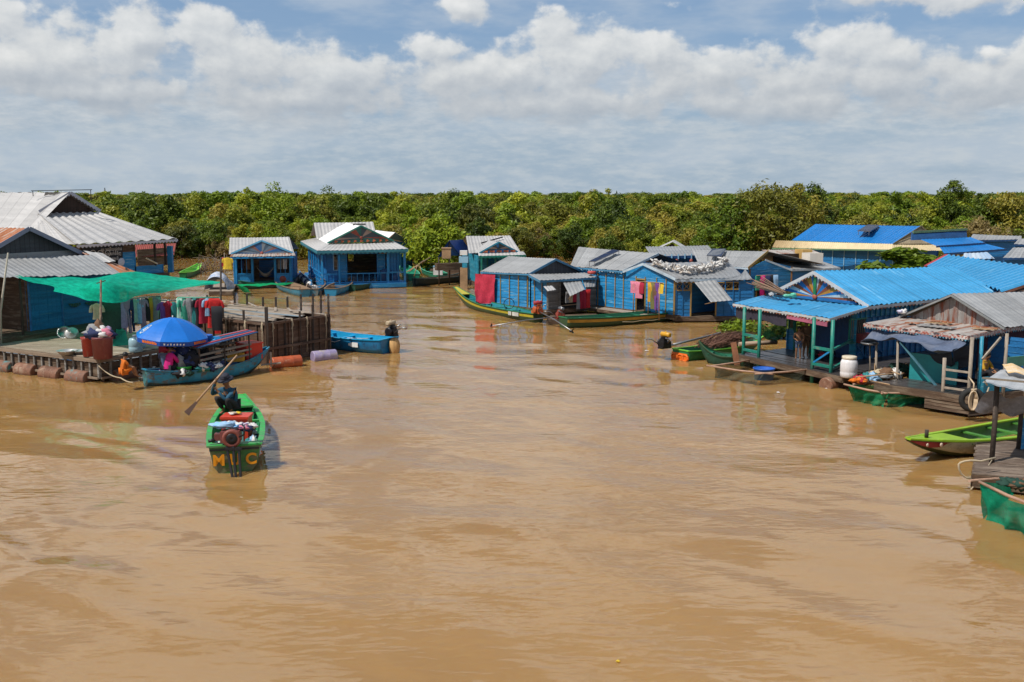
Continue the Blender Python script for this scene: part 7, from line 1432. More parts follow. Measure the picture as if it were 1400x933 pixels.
# ------------------------------------------------------------------ grey weathered house at the right edge
ang = R(24.3); ey = V(math.cos(ang), math.sin(ang), 0); ex = V(-ey.y, ey.x, 0); S = 1.06
hm_ = thing('floating_house', 'weathered tin house with rusty porch roof and blue grey tarpaulin at the right edge', 'house', D(1350, 545, 31))
e0, r0, g1 = D(1373.5, 447.5, 30.2), D(1300.5, 402, 32.1), D(1226, 433, 34.2); e1, r1 = D(1560, 440, 34.0), D(1500, 396, 36.0)
roof(hm_, e0, e1, r1, r0, TIN, pitch=.24, jit=.04); roof(hm_, g1, g1 + (e1 - e0), r1, r0, TIN, pitch=.24)
TGAB = mat('weathered_tin_gable', (.27, .255, .24), .7, .25, (3.5, .5), 9, (.20, .06, .03), .42, (2.4, .3), bump=.3)
B = MB(); gl, gr, gt = g1 + ey * .2 + V(.15, -.2, -.05), e0 + ey * .2 + V(-.1, .15, -.05), r0 + ey * .2 - V(0, 0, .1); L = WF(gl, gr); n = 22
for k in range(n):
    def pp(t_): 
        top = gl.lerp(gr, t_); tt = (1 - abs(t_ - .5) * 2); zt2 = gl.z + (gr.z - gl.z) * t_ + (gt.z - (gl.z + gr.z) / 2) * tt; return top, zt2
    (a_, za_), (b_, zb_) = pp(k / n), pp((k + 1) / n); o_ = L.n * (.02 if k % 2 else .0)
    B.hexa([V(a_.x, a_.y, gl.z - .12) + o_, V(b_.x, b_.y, gl.z - .12) + o_, V(b_.x, b_.y, gl.z - .12) - L.n * .02, V(a_.x, a_.y, gl.z - .12) - L.n * .02], [V(a_.x, a_.y, za_) + o_, V(b_.x, b_.y, zb_) + o_, V(b_.x, b_.y, zb_) - L.n * .02, V(a_.x, a_.y, za_) - L.n * .02])
B.build('gable', TGAB, hm_); strip(hm_, [g1 - V(0, 0, .06), r0 - V(0, 0, .05), e0 - V(0, 0, .06)], mat('grey_edge', (.22, .23, .23), .7), .03, .06)
p0, p1, p2, p3 = D(1181, 442, 33.6), D(1323, 459.5, 29.5), D(1375, 448.5, 30.4), D(1232, 433, 34.4)
roof(hm_, p0, p1, p2, p3, RUSTMIX, 'porch_roof', pitch=.26, amp=.022, jit=.07); TRB = mat('blue_diamond_trim', (.12, .30, .40), .6, .3); TRR = mat('white_red_trim', (.50, .46, .42), .6, .3, wear=(.35, .08, .05), wear_amt=.45, wear_uv=(6, 6))
strip(hm_, [p0 - V(0, 0, .06), p1 - V(0, 0, .06), p2 - V(0, 0, .06), D(1440, 440, 31.8) - V(0, 0, .06)], TRR, .03, .11, scallop=(.12, .06), m2=TRB)
r = random.Random(21)
for k in range(7):
    f = r.uniform(.3, .95); g_ = r.uniform(.15, .8); a_ = p0.lerp(p1, f).lerp(p3.lerp(p2, f), g_) + V(0, 0, .05); b_ = p0.lerp(p1, f + r.uniform(-.12, .12)).lerp(p3.lerp(p2, f), min(1, g_ + .3)) + V(0, 0, .06); B = MB(); B.bar(a_, a_ + (p1 - p0).normalized() * r.uniform(.6, 1.5) + V(0, .1, .02), r.uniform(.08, .3), .03); B.build('roof_scrap', [BAMBOO, RUST, RUST, TIN][k % 4], hm_)
heap('plastic_bag', 'white plastic bag lying on the rusty porch roof', 'bag', D(1231, 431, 33.9), .24, .2, .26, [CLO['white'], mat('pale_lilac_bag', (.5, .48, .6), .5)], 5, 14)
DM = .66; c = [D(1181, 520, 33.4), D(1325, 534, 29.6)]; d0 = at(1196, 522, DM); d1 = at(1326, 541, DM); d0.z = d1.z = 0
deck(hm_, [d0, d1, d1 + ey * 7, d0 + ey * 7], DM, .22, MATS['dark_wet_shade_deck'], 'floor', edge=BROWNW); w = WF(d0, d1); B = MB(); boards(B, w, w.L * .55, w.L, .1, DM - .22, bh=.1); B.build('deck_skirt', BROWNW, hm_); w2 = WF(d1, d1 + ey * 7); B = MB(); boards(B, w2, 0, w2.L, .05, DM - .2, bh=.12); B.build('deck_skirt', BROWNW, hm_)  # dark boards put the shade under the tarpaulin into the deck colour
PW = mat('bleached_post', (.30, .25, .20), .85, .3, (6, 1.5), 12, bump=.3); u = lambda px, z=1.5: w.up(px, z)
posts(hm_, [w.P(u(1290), 0, -.05), w.P(u(1325.5), 0, -.05)], .1, lambda p: 2.35 if abs(p[0] - w.P(u(1325.5), 0, -.05).x) < .05 else 1.66, PW, .055); posts(hm_, [d1 + ey * 1.35 + V(0, 0, 0), d1 + ey * 2.2, d1 + ey * 3.6], .2, 2.4, PW, .05)
railing(hm_, w.P(u(1290), 0, -.05), w.P(u(1325.5), 0, -.05), DM + .12, DM + .66, PW, 0, (0, .5, 1), .028)
posts(hm_, [d1 + ey * .45 + ex * .1], .3, 2.35, TURQ, .055); B = MB(); B.bar(d1 + ey * .4 + V(0, 0, 1.7), d1 + ey * 1.1 + V(0, 0, 2.3), .05); B.build('brace', PW, hm_)
wall(hm_, d1 + ey * .5 + ex * .05, d1 + ey * 2.2 + ex * .05, DM, 1.15, TURQ, name='wall', vert=True); wall(hm_, d1 + ey * 2.25, d1 + ey * 7, DM, 2.2, mat('plum_board', (.09, .04, .06), .8, .3)); iw = WF(d0 + ey * 3.0, d1 + ey * 3.0); wall(hm_, iw.P(0, 0), iw.P(iw.L, 0), DM, 2.1, BLUE2); wall(hm_, d1 + ey * 2.1 + ex * 1.6, d1 + ey * 5 + ex * 1.6, DM, 2.4, MATS['plum_board']); wall(hm_, d0 + ey * 7, d0 + ey * 4, DM, 2.3, NAVY)
B = MB(); q = w.P(u(1250), DM, -1.3); B.box(q + V(0, 0, .42), (1.5, .06, .84), w.d.to_track_quat('X', 'Z').to_euler().z); B.build('teal_panel', mat('teal_panel', (.02, .24, .25), .5, .2), hm_)
B = MB(); B.box(d1 + ey * 1.9 + V(.1, 0, 1.55), (1.2, .05, .3), ang); B.build('green_board', mat('dull_green_board', (.05, .18, .14), .6), hm_)
TARP = mat('blue_grey_tarp', (.085, .11, .17), .55, .3, (2, 2), 10, (.14, .16, .21), .35)
t0 = [D(1193, 452, 33.4), D(1262, 456.5, 31.4), D(1322, 467, 29.6)]; t1 = [D(1176, 465.5, 33.0), D(1228, 464, 31.0), D(1284, 482, 29.0)]; 
def tarp(u_, v):
    a_ = bez(t0, u_); b_ = bez(t1, u_); p = a_.lerp(b_, v); return p + V(0, 0, -.16 * math.sin(math.pi * v) * (.6 + .4 * math.sin(u_ * 9)) + .05 * math.sin(u_ * 23 + v * 4) + .05 * mnoise.noise(p * 2.3))
B = MB(); B.grid(tarp, 40, 12); tag(B.build('tarpaulin', TARP), 'blue grey tarpaulin slung below the rusty porch roof on thin posts', 'tarpaulin')
B = MB(); B.grid(lambda u_, v: D(1324, 470, 29.7).lerp(D(1300, 482, 29.3), u_).lerp(D(1322, 500, 29.9).lerp(D(1294, 515, 30.6), u_), v) + V(.1 * math.sin(u_ * 7 + v * 3), 0, .04 * math.sin(v * 11)), 12, 12); B.grid(lambda u_, v: D(1300, 482, 29.3).lerp(D(1258, 486, 31.4), u_).lerp(D(1294, 515, 30.6).lerp(D(1262, 500, 31.6), u_), v) + V(.1 * math.sin(u_ * 7 + v * 3), 0, .04 * math.sin(v * 11)), 12, 12); tag(B.build('dark_tarpaulin', mat('dark_tarp', (.025, .03, .045), .7, .3)), 'dark folded tarpaulin hanging down under the porch roof', 'tarpaulin')
for k, (px, y0_, y1_, y, lab) in enumerate(((1226.5, 466, 524, 31.2, 'thin bare post carrying the middle of the tarpaulin'), (1197.5, 468, 512, 32.6, 'thin post at the left end of the tarpaulin'))): B = MB(); q = D(px, y1_, y); B.tube([V(q.x, q.y, -.2), q, D(px + 1, y0_, y)], [.045, .045, .035], 8); tag(B.build('tarpaulin_post', PW), lab, 'post')
B = MB(); B.bar(D(1231, 468, 31.0), D(1280, 528, 30.0), .07, .05); tag(B.build('slanting_brace', mat('blue_grey_pole', (.06, .17, .22), .6)), 'slanting blue grey pole under the tarpaulin', 'pole')
q = D(1189, 471, 32.8); B = MB(); B.tube([V(q.x + .1, q.y, .1), q], .025, 6); lp_ = thing('metal_tray', 'shiny metal tray on a thin stick under the tarpaulin', 'tray', V(q.x, q.y, DM)); B.build('stick', POLEW, lp_); B = MB(); B.lathe([(.0, .02), (.25, .0), (.3, .05), (.28, .06), (.0, .05)], q, 18); B.build('tray', STEEL, lp_)
gd = 0
for k, (lab, px, py, rx, h_, cols_) in enumerate((('tangled fishing gear and rope heaped at the deck edge', 1213, 519, .55, .45, ('brown', 'sand', 'grey', 'dark green')), ('red plastic goods lying beside the drum', 1176, 524, .3, .3, ('crimson', 'orange', 'brown')), ('blue basin and cloth on the deck edge', 1191, 523, .28, .4, ('teal', 'light blue', 'navy')), ('dark heap behind the tangled fishing gear', 1228, 514, .5, .5, ('black', 'brown', 'dark green')), ('white rag hanging at the foot of the middle tarpaulin post', 1223, 519, .16, .5, ('white', 'white')))):
    heap('gear_heap', lab, 'gear', at(px, py, .55), rx, .3, h_, [CLO[x] for x in cols_], 10, 90 + k)
gs = thing('bamboo_sticks', 'loose bamboo sticks lying over the fishing gear', 'sticks', at(1210, 520, .7)); B = MB()
for a_, b_ in (((1170, 516), (1222, 511)), ((1190, 521), (1216, 526)), ((1204, 503), (1230, 512)), ((1196, 512), (1196, 490))): B.tube([at(a_[0], a_[1], .75), at(b_[0], b_[1], .9)], .022, 6)
B.build('sticks', BAMBOO, gs)
person('person with black hair in a mustard shirt sitting inside the grey house', d1 + ey * 1.5 + ex * .9 + V(0, 0, DM + .2), dict(SIT, sleeve=.5), R(150), CLO['mustard'], CLO['black'], 1.0)
ty = thing('old_tyre', 'old black tyre hung on the deck edge as a fender', 'tyre', at(1328, 562, 0)); q = D(1329, 547, 27.95); ax = (w.n * .8 + w2.n * .6).normalized(); B = MB(); m4 = ax.to_track_quat('Z', 'Y').to_matrix().to_4x4(); B.lathe([(.20, -.08), (.28, -.1), (.345, -.06), (.36, 0), (.345, .06), (.28, .1), (.20, .08), (.20, -.08)], q, 28, axis=m4, close=False); B.build('tyre_ring', RUBBER, ty)
kr = thing('rope_coil', 'knotted pale rope hanging over the old tyre', 'rope', q); B = MB(); a_ = q + ax * .16 + V(0, 0, .3); B.tube([w.P(u(1325.5), DM + .55, .02), a_ + V(0, 0, .2), a_], .022, 6)
for k in range(4): s_ = .05 + .03 * k; B.tube([a_ + V(s_ * math.cos(t_) * .9, 0, -.28 + .28 * math.sin(t_)) + ax * .02 * k for t_ in [x * .55 for x in range(13)]], .02, 6)
B.tube([a_ + V(-.06, 0, .02), a_ + V(.07, 0, .04), a_ + V(.05, .03, -.05), a_ + V(-.05, 0, -.03)], .035, 6); B.build('rope_loops', mat('cream_rope', (.52, .40, .27), .9, .2), kr)
rt = thing('frayed_rope', 'frayed rope end hanging right of the tyre', 'rope', at(1345, 560, 0)); B = MB(); B.tube([D(1352, 530, 28.3), D(1347, 545, 28.0), D(1342, 553, 27.9), D(1338, 561, 27.9)], [.02, .035, .05, .03], 6); B.build('strand', ROPE, rt)
# ------------------------------------------------------------------ net cages in the water
def net_cage(label, rim, bot, m, rodm, rods, part=3, gap=None):
    root = thing('net_cage', label, 'net cage', sum((Vector(p) for p in bot), V(0, 0, 0)) / len(bot)); n = len(rim); B = MB()
    for k in range(n):
        a_, b_, c_, d_ = rim[k], rim[(k + 1) % n], bot[(k + 1) % n], bot[k]
        B.grid(lambda u_, v: a_.lerp(b_, u_).lerp(d_.lerp(c_, u_), v) - V(0, 0, .10 * math.sin(math.pi * u_) * (1 - v)) + V(.045 * math.sin(u_ * 21 + v * 3) * (.3 + v), .05 * math.sin(u_ * 17 + v * 6) * (.3 + v), 0) + V(.10, .10, 0) * mnoise.noise(a_.lerp(b_, u_) * 2.2 + V(0, 0, v * 2)) * v, 30, 10, uvs=((b_ - a_).length, (a_ - d_).length))
    B.build('net', m, root)
    for a_, b_ in rods:
        B = MB(); B.tube([a_, a_.lerp(b_, .5) - V(0, 0, .03), b_], [.03, .035, .028], 8); B.build('bamboo_rod', rodm, root)
    return root
PB = mat('pinkish_bamboo', (.36, .22, .15), .6, .3, (5, 1), 10)
y0_ = at(1033, 528, 0).y; rim = [D(976, 500, at(981, 517, 0).y), D(1044, 511.5, y0_), D(1106, 505.5, 34.0), D(1036, 490, 37.0)]; bot = [at(980, 517.5, -.02), at(1034, 528.5, -.02), at(1093, 521, -.02), V(rim[3].x, rim[3].y, -.05)]
net_cage('grey green net cage on bamboo rods holding a blue tub', rim, bot, net_mat('grey_green_net', (.085, .10, .075), .42, .3), PB, [(rim[0] - V(.25, 0, 0), rim[1] + V(.3, -.05, 0)), (rim[1] - V(.3, 0, 0), rim[2] + V(.35, .1, .03)), (rim[0] - V(.1, .1, 0), rim[3] + V(.2, .2, 0))])
q = at(1047, 521, 0); bucket('blue_tub', 'blue plastic tub floating inside the grey green net cage', 'tub', q - V(0, -.3, .12), .36, .52, MATS['strong_blue_plastic'], MATS['strong_blue_plastic'], .88)
y1_ = at(1209, 558, 0).y; rim = [D(1158, 525.5, at(1168, 548, 0).y), D(1214, 538, y1_), D(1286, 533.5, at(1285, 551, 0).y), D(1236, 520, 32.6)]; bot = [at(1168, 548.5, -.02), at(1209, 558.5, -.02), at(1285, 551, -.02), V(rim[3].x, rim[3].y, -.05)]
net_cage('bright green net cage moored before the weathered tin house', rim, bot, net_mat('cage_green_net', (.02, .25, .11), .14, .4), PB, [(rim[0] - V(.1, 0, 0), rim[1]), (rim[1] - V(.2, 0, 0), rim[1].lerp(rim[2], .66)), (rim[0] + V(.2, 0, 0), rim[0].lerp(rim[3], .8))])
# boat with brushwood and a dark canoe
sb, bw = at(930, 493, 0), at(1020, 480, 0); bo, bp_, bd, br = boat('brush_boat', 'green boat with orange red stern piled with brown brushwood', sb, bw + V(.6, .15, 0), 1.2, GREENP, DGI, mat('lime_paint', (.16, .50, .05), .5), None, .36, .25, .05, .75, .3, .12, 3)
B = MB(); 
for k in (-.55, .1, .6): q = sb - bd * .04 + br * (.5 * k) + V(0, 0, .1); B.tube([q + br * .16 * math.cos(t_) + V(0, 0, .12 * math.sin(t_) + .03) for t_ in [x * .6 for x in range(12)]], .045, 6)
B.hexa([sb - bd * .02 + br * x + V(0, 0, z) for x, z in ((-.42, -.1), (.42, -.1), (.42, .3), (-.42, .3))], [sb - bd * .05 + br * x + V(0, 0, z) for x, z in ((-.42, -.1), (.42, -.1), (.42, .3), (-.42, .3))]); B.build('painted_stern', mat('bright_orange_red', (.62, .12, .01), .45), bo)
engine(bo, bp_(.0, -.7, .08) - bd * .55, -bd, DARKMET, None, 1.15, mat('orange_yellow_tank', (.58, .30, .02), .4)); B = MB(); B.tube([bp_(.0, -.7, .15) - bd * .4, bp_(.55, -.5, .5)], [.05, .04], 8); B.build('propeller_shaft', STEEL, bo)
r = random.Random(6); B = MB()
for k in range(260):
    a_ = bp_(r.uniform(.25, .6), r.uniform(-.8, .8), r.uniform(0, .2)); b_ = a_ + bd * r.uniform(.7, 1.7) + V(r.uniform(-.2, .2), r.uniform(-.5, .5), r.uniform(-.05, .45)); B.tube([a_, a_.lerp(b_, .5) + V(0, 0, .12), b_], [.014, .011, .005], 4)
tag(B.build('brushwood', mat('brush_brown', (.17, .085, .06), .9, .3)), 'pile of brown brushwood on the green boat', 'brushwood')
cb, *_ = boat('dark_canoe', 'dark green canoe with upswept bow beside the net cage', at(1030, 500), at(955, 496), 1.0, GB2, DGI, OLG, None, .34, .5, .1, .4, .12, .1, 3)
B = MB(); q = at(1008, 500, .2); B.bar(q, q + V(-.15, .1, .85), .2, .1); tag(B.build('wooden_paddle', mat('brown_board2', (.28, .12, .06), .7, .3)), 'brown board standing at the corner of the porch', 'board')
B = MB(); q0, q1 = at(1010, 471, .55), at(1062, 468, .6); B.tube([q0, q1], .09, 8); tag(B.build('floating_log', mat('pale_log', (.34, .25, .18), .85, .3)), 'pale log lying behind the green porch posts', 'log')
# ------------------------------------------------------------------ nearest right: longtail bow, roofed raft, green net
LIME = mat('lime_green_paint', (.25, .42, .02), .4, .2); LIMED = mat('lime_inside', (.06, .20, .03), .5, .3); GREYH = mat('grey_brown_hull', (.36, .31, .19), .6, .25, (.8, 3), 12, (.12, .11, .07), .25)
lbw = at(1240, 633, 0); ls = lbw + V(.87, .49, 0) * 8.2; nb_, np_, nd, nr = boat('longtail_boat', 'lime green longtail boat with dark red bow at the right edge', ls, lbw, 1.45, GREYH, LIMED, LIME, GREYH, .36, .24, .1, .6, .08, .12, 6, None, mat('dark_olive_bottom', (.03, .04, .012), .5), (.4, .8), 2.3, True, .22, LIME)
B = MB()
for sg_ in (-1, 1):
    B.cur = 0; P = [np_(t_, sg_ * 1.02, -.03) for t_ in (1.0, .97, .94, .90, .87)]; Q_ = [np_(t_, sg_ * .98, d_) for t_, d_ in ((1.0, -.05), (.97, -.13), (.94, -.18), (.90, -.15), (.88, -.05))]
    for k in range(4):
        n_ = nr * (sg_ * .02); B.poly([P[k] + n_, Q_[k] + n_, Q_[k + 1] + n_, P[k + 1] + n_] if sg_ > 0 else [P[k] + n_, P[k + 1] + n_, Q_[k + 1] + n_, Q_[k] + n_])
B.build('red_bow_paint', mat('dark_red_bow', (.20, .02, .015), .5, .2), nb_); B = MB(); e = np_(.905, 1.03, -.09) + nr * .035; B.lathe([(0, .01), (.05, .01), (.055, 0)], e, 12, axis=nr.to_track_quat('Z', 'Y').to_matrix().to_4x4()); B.lathe([(0, .01), (.04, .01), (.045, 0)], np_(.95, 1.03, -.11) + nr * .035, 12, axis=nr.to_track_quat('Z', 'Y').to_matrix().to_4x4()); e = np_(.905, -1.03, -.09) - nr * .035; B.lathe([(0, .01), (.05, .01), (.055, 0)], e, 12, axis=(-nr).to_track_quat('Z', 'Y').to_matrix().to_4x4()); B.lathe([(0, .01), (.04, .01), (.045, 0)], np_(.95, -1.03, -.11) - nr * .035, 12, axis=(-nr).to_track_quat('Z', 'Y').to_matrix().to_4x4()); B.build('painted_eyes', mat('eye_white', (.6, .45, .35), .5), nb_)
B = MB(); q = np_(.92, 0, .02); B.tube([q, q + V(0, 0, .2)], .05, 8); B.build('bow_post', DARKW, nb_); B = MB()
for sg_ in (-1, 1):
    B = MB()
    for i in range(18): B.bar(np_(i / 20, sg_ * .93, .02), np_((i + 1) / 20, sg_ * .93, .02), .11, .035)
    B.build('side_rim', LIME, nb_)
rf = thing('roofed_raft', 'small raft with tin roof on dark posts at the right edge', 'raft', at(1380, 660, 0)); k0 = at(1330, 648, .34); k1 = at(1392, 655, .34); bk = V(1.6, 3.2, 0); k1b = k1 + (k1 - k0) * 2.6
deck(rf, [k0, k1b, k1b + bk, k0 + bk], .36, .28, mat('brown_raft_boards', (.13, .09, .065), .75, .35, (.5, 5), 14, (.22, .17, .13), .4, (.5, 3), .4, planks=(.2, 0)), 'deck', edge=BROWNW)
q0, q1 = D(1355.5, 634, 22.2), D(1391, 632, 23.4); posts(rf, [(q0.x, q0.y)], .2, D(1355.5, 526, 22.2).z, DARKW, .06); posts(rf, [(q1.x, q1.y), (q1.x + 1.3, q1.y + .4)], .2, D(1391, 545, 23.4).z, DARKW, .06)
a_, b_, c_, d_ = D(1343, 523, 22.0), D(1470, 545, 21.0), D(1470, 500, 24.5), D(1368, 506, 24.2); roof(rf, a_, b_, c_, d_, mat('pale_bent_tin', (.36, .37, .38), .5, .2, (.3, 2)), pitch=.3, amp=.02, jit=.06, sag=.05)
B = MB(); B.grid(lambda u_, v: a_.lerp(b_, .12 + .8 * u_) + V(.1, .5, -.28 - .55 * v * (1 - .3 * u_)) + V(0, .5 * v, .06 * math.sin(u_ * 15 + 3 * v)), 24, 8); B.build('grey_cover', mat('grey_cover_cloth', (.20, .21, .25), .7, .3), rf); B = MB(); B.bar(D(1343, 520, 22.0) + V(0, 0, .05), D(1440, 531, 21.2) + V(0, 0, .08), .04); B.build('roof_pole', POLEW, rf)
wall(rf, (q1.x + .05, q1.y), (q1.x + 2.5, q1.y + .6), .36, 1.1, BLUE, vert=True)
tag(rope(None, [D(1346, 521, 22.0), D(1350, 527, 22.0)], .02), 'short rope tie at the raft roof corner', 'rope')
B = MB(); c_ = D(1388, 511, 23.6)
def bl(u_, v): p = D(1378, 514, 23.2).lerp(D(1440, 524, 22.4), u_); return p + V(.2 * v, .7 * v, .06 + .10 * v + .05 * math.sin(u_ * 8) + .03 * mnoise.noise(V(u_ * 6, v * 6, 1)))
B.grid(bl, 20, 14, uvs=(2, 1.2)); tag(B.build('striped_blanket', mat('yellow_white_stripes', (.60, .32, .03), .8, .1, uvs=(.01, 5.5), col2=(.62, .58, .5))), 'yellow and white striped blanket drying on the tin raft roof', 'blanket')
rg = thing('mooring_rope', 'pale rope looped at the raft corner', 'rope', k0); B = MB(); a_ = k0 + V(.2, -.05, .1); B.tube([a_ + V(-.25 - .3 * math.sin(t_), .0, .12 - .32 * math.cos(t_) * (1 if math.cos(t_) > 0 else .3)) for t_ in [x * .42 for x in range(10)]] + [a_ + V(.3, .1, .25)], .022, 6); B.tube([D(1357, 628, 22.2), D(1340, 655, 21.4), D(1327, 670, 21.2)], .016, 6); B.build('loops', ROPE, rg)
y2_ = at(1349, 710, 0).y; rim = [D(1339, 659, y2_ + .1), D(1420, 694, y2_ - 1.6), D(1500, 690, y2_), D(1420, 650, 23.0)]; bot = [at(1349, 711, -.02), at(1430, 748, -.02), at(1500, 735, -.02), V(rim[3].x, rim[3].y, 0)]
net_cage('bright sea green net cage hanging from bamboo at the right edge', rim, bot, net_mat('sea_green_net', (.01, .36, .20), .10, .45), PB, [(rim[0] - V(.2, 0, -.02), rim[3] + V(.3, .2, 0)), (rim[0], rim[1])])
heap('net_heap', 'dark netting bundle lying inside the sea green cage', 'net', at(1392, 672, .5), .45, .3, .4, [CLO['brown'], CLO['dark green']], 6, 55)
# ------------------------------------------------------------------ green boat with the crouching rower
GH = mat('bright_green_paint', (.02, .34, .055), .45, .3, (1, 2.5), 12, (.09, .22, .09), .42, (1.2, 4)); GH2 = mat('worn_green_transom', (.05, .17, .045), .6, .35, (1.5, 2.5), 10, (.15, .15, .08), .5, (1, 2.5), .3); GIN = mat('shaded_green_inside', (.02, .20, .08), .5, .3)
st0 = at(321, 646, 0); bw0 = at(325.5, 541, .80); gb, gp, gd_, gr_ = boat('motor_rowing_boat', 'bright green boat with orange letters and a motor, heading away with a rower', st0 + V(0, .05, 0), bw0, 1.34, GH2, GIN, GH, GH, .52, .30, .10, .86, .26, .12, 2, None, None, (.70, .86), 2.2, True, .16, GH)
B = MB()
for sg_ in (-1, 1):
    for i in range(16): a_, b_ = gp(i / 20, sg_ * .97, .015), gp((i + 1) / 20, sg_ * .97, .015); B.bar(a_, b_, .13, .03)
B.bar(gp(.0, -1, .02) + gd_ * .12, gp(0, 1, .02) + gd_ * .12, .26, .035); B.bar(gp(.60, -.95, -.02), gp(.60, .95, -.02), .12, .05); B.build('wide_gunwale', GH, gb)
B = MB(); B.bar(gp(0, -.98, -.075) - gd_ * .012, gp(0, .98, -.075) - gd_ * .012, .03, .035); B.build('dark_seam', BLACKP, gb)
tc_ = gp(0, 0, -.33) - gd_ * .03; LET = mat('orange_letters', (.78, .30, .01), .5, .08)
for ch, o_ in (('M', -.36), ('U', .0), ('C', .37)): text_on(gb, ch, tc_ + gr_ * o_, gr_, -gd_, .36, LET, .004, 'lettering', zdir=V(0, 0, 1), bold=.012)
eg = gp(0, -.12, .02) + gd_ * .10
B = MB(); B.box(eg + V(0, 0, .2), (.42, .34, .26), 0); B.box(eg + V(-.28, .03, .18), (.2, .22, .16), .1); e_ = B.build('engine', mat('dark_red_engine', (.17, .05, .045), .5, .3), gb)
B = MB(); ax = (-gd_).to_track_quat('Z', 'Y').to_matrix().to_4x4(); B.lathe([(.12, .0), (.13, .025), (.19, .025), (.215, .0), (.22, -.06), (.18, -.1)], eg - gd_ * .2 + V(.02, 0, .18), 28, axis=ax, close=False); B.build('fan_housing', mat('faded_red_housing', (.20, .055, .04), .55, .35), e_); B = MB(); B.lathe([(.0, .02), (.03, .04), (.125, .03), (.14, .0), (.13, -.03)], eg - gd_ * .2 + V(.02, 0, .18), 20, axis=ax, close=False); B.build('fan_grille', DARKMET, e_)
B = MB(); B.tube([eg + V(.2, -.15, .2), eg + V(.36, -.2, .28), eg + V(.38, -.2, .45), eg + V(.3, -.1, .5)], .022, 8); B.build('exhaust', DARKMET, e_); B = MB(); B.tube([eg + V(-.35, -.05, .12), eg + V(-.5, -.12, .10)], .04, 8); B.build('starter_handle', DARKMET, e_)
B = MB(); 
for x0_, x1_ in ((-.10, .02), (.05, .09), (.18, .20)): B.bar(eg - gd_ * .22 + V(x0_, 0, .0), eg - gd_ * .40 + V(x1_, 0, -.74), .05, .05)
B.bar(eg - gd_ * .25 + V(-.15, 0, -.05), eg - gd_ * .25 + V(.25, 0, -.05), .06, .06); B.build('tail_legs', DARKMET, gb)
heap('cloth_bundle', 'blue and white cloth thrown over the boat motor', 'cloth', eg + V(-.14, .15, .36), .42, .24, .2, [CLO['light blue'], CLO['white'], mat('sky_cloth', (.2, .42, .68), .8, .3)], 9, 33); heap('cloth_bundle', 'pink and white patterned cloth beside the blue cloth on the motor', 'cloth', eg + V(.28, .25, .30), .34, .24, .22, [CLO['white'], CLO['pink'], CLO['lilac'], CLO['navy'], CLO['white']], 10, 35)
rc = thing('red_chest', 'red chest with a pale glass front standing in the green boat', 'chest', gp(.46, 0, -.5)); q = gp(.43, -.05, -.48); RC = mat('red_chest_paint', (.52, .045, .02), .4, .12)
B = MB(); B.box(q + V(0, .2, .38), (.66, .5, .72), .02); B.build('chest_body', RC, rc); B = MB(); B.box(q + V(0, .2, .77), (.72, .56, .06), .02); B.build('lid', RC, rc); B = MB(); B.box(q + V(0, -.06, .40), (.44, .02, .5), .02); B.build('glass_front', mat('teal_glass', (.16, .34, .33), .2, .3, (3, 3), 9), rc)
heap('food_bowl', 'white and yellow bowl of food on the red chest', 'bowl', q + V(-.02, .2, .80), .22, .16, .1, [CLO['white'], CLO['yellow'], CLO['sand']], 5, 38)
for k, (t_, l_, lab, cs) in enumerate(((.40, .62, 'pale packets stacked right of the red chest', ('light blue', 'white', 'teal')), (.34, -.6, 'pale bottles and bags left of the red chest', ('white', 'pale mint', 'light blue')), (.20, .6, 'orange and red packets near the stern', ('orange', 'scarlet', 'white')), (.52, .6, 'mixed goods beside the chest towards the bow', ('navy', 'white', 'sand')))): heap('goods_heap', lab, 'goods', gp(t_, l_, -.5), .2, .32, .42, [CLO[x] for x in cs], 10, 42 + k)
qb = gp(.70, -.25, .04); RW = dict(SQUAT, ell=(-.40, .12, .50), wrl=(-.42, -.16, .66), elr=(.12, .20, .34), wrr=(-.26, -.12, .34), look=(.15, 1, -.15), sleeve=.9, head=(-.02, .20, .82))
qb2 = gp(.74, -.22, .03); base_face = R(205)
f = Vector((math.sin(base_face), math.cos(base_face), 0)); r_ = Vector((f.y, -f.x, 0))
def rl(p): q = (Vector(p) - qb2) / 1.08; return (q.dot(r_), q.dot(f), q.z)
ho = D(295, 520.5, qb2.y - .38); hl2 = D(297, 534, qb2.y - .40)
RW = dict(pelvis=(0, 0, .20), neck=(.02, .14, .66), head=(.02, .20, .83), shl=(-.17, .10, .60), shr=(.19, .10, .60), ell=(-.10, .36, .38), elr=(.46, .22, .46), wrl=rl(hl2), wrr=rl(ho), knl=(-.14, .38, .42), knr=(.20, .38, .44), anl=(-.10, .16, .06), anr=(.14, .16, .06), look=(-.1, 1, -.25), sleeve=.92)
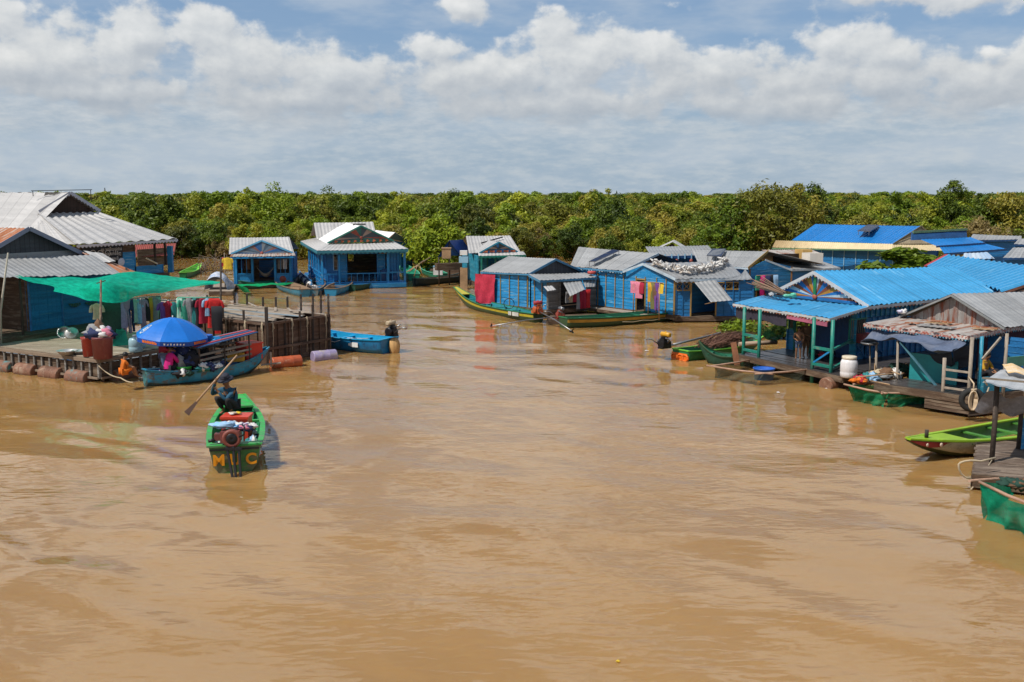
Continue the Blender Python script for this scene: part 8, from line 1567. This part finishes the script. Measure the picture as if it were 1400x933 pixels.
rw = person('rower in dark blue shirt and dark hat crouching on the bow of the green boat', qb2, RW, base_face, fabric('dark_teal_shirt', (.016, .075, .13)), fabric('dark_trousers', (.02, .02, .022)), 1.08, mat('dark_hat_felt', (.022, .024, .04), .8, .2))
top = D(324, 486, ho.y + .12); bot = D(255, 566, ho.y - .30)
print('hand', ho, 'oar there', top.lerp(bot, .43), 'shoulder', qb2 + r_ * .2 + f * .1 + V(0, 0, .65))
pd = thing('paddle_pole', 'long wooden steering oar held slanting by the rower', 'oar', (top + bot) / 2); B = MB(); B.tube([top, top.lerp(bot, .5), top.lerp(bot, .8)], [.022, .026, .03], 8); B.build('shaft', mat('oar_wood', (.40, .25, .15), .6, .25, (5, 1), 10), pd); B = MB(); a_ = top.lerp(bot, .8); d_ = (bot - a_).normalized(); s_ = d_.cross(V(0, 1, 0)).normalized(); n_ = s_.cross(d_) * .012
B.hexa([a_ - s_ * .03 - n_, a_ + s_ * .03 - n_, a_ + s_ * .03 + n_, a_ - s_ * .03 + n_], [bot - s_ * .08 - n_, bot + s_ * .08 - n_, bot + s_ * .08 + n_, bot - s_ * .08 + n_]); B.build('blade', mat('wet_oar_wood', (.10, .06, .045), .4, .25), pd)
# ------------------------------------------------------------------ small floating things
for lab, px, py, s_, c_ in (('white scrap floating before the porch of the sunburst house', 1130, 532, .09, 'white'), ('small white scrap floating near the grey green net cage', 1064, 537, .06, 'white'), ('tiny white scrap afloat left of the green boat with brushwood', 884, 480, .08, 'white'), ('yellow leaf floating in the lower right foreground', 845, 905, .03, 'yellow')):
    q = at(px, py, 0); r = random.Random(px); B = MB(); n = 9
    up_ = [B.pt(q + V(math.cos(6.283 * k / n) * s_ * r.uniform(.6, 1.5), math.sin(6.283 * k / n) * s_ * r.uniform(.5, 1), .012)) for k in range(n)]; t_ = B.pt(q + V(0, 0, .035)); b_ = B.pt(q - V(0, 0, .02))
    for k in range(n): B.face((up_[k], up_[(k + 1) % n], t_)); B.face((up_[(k + 1) % n], up_[k], b_))
    tag(B.build('floating_scrap', CLO[c_]), lab, 'litter')
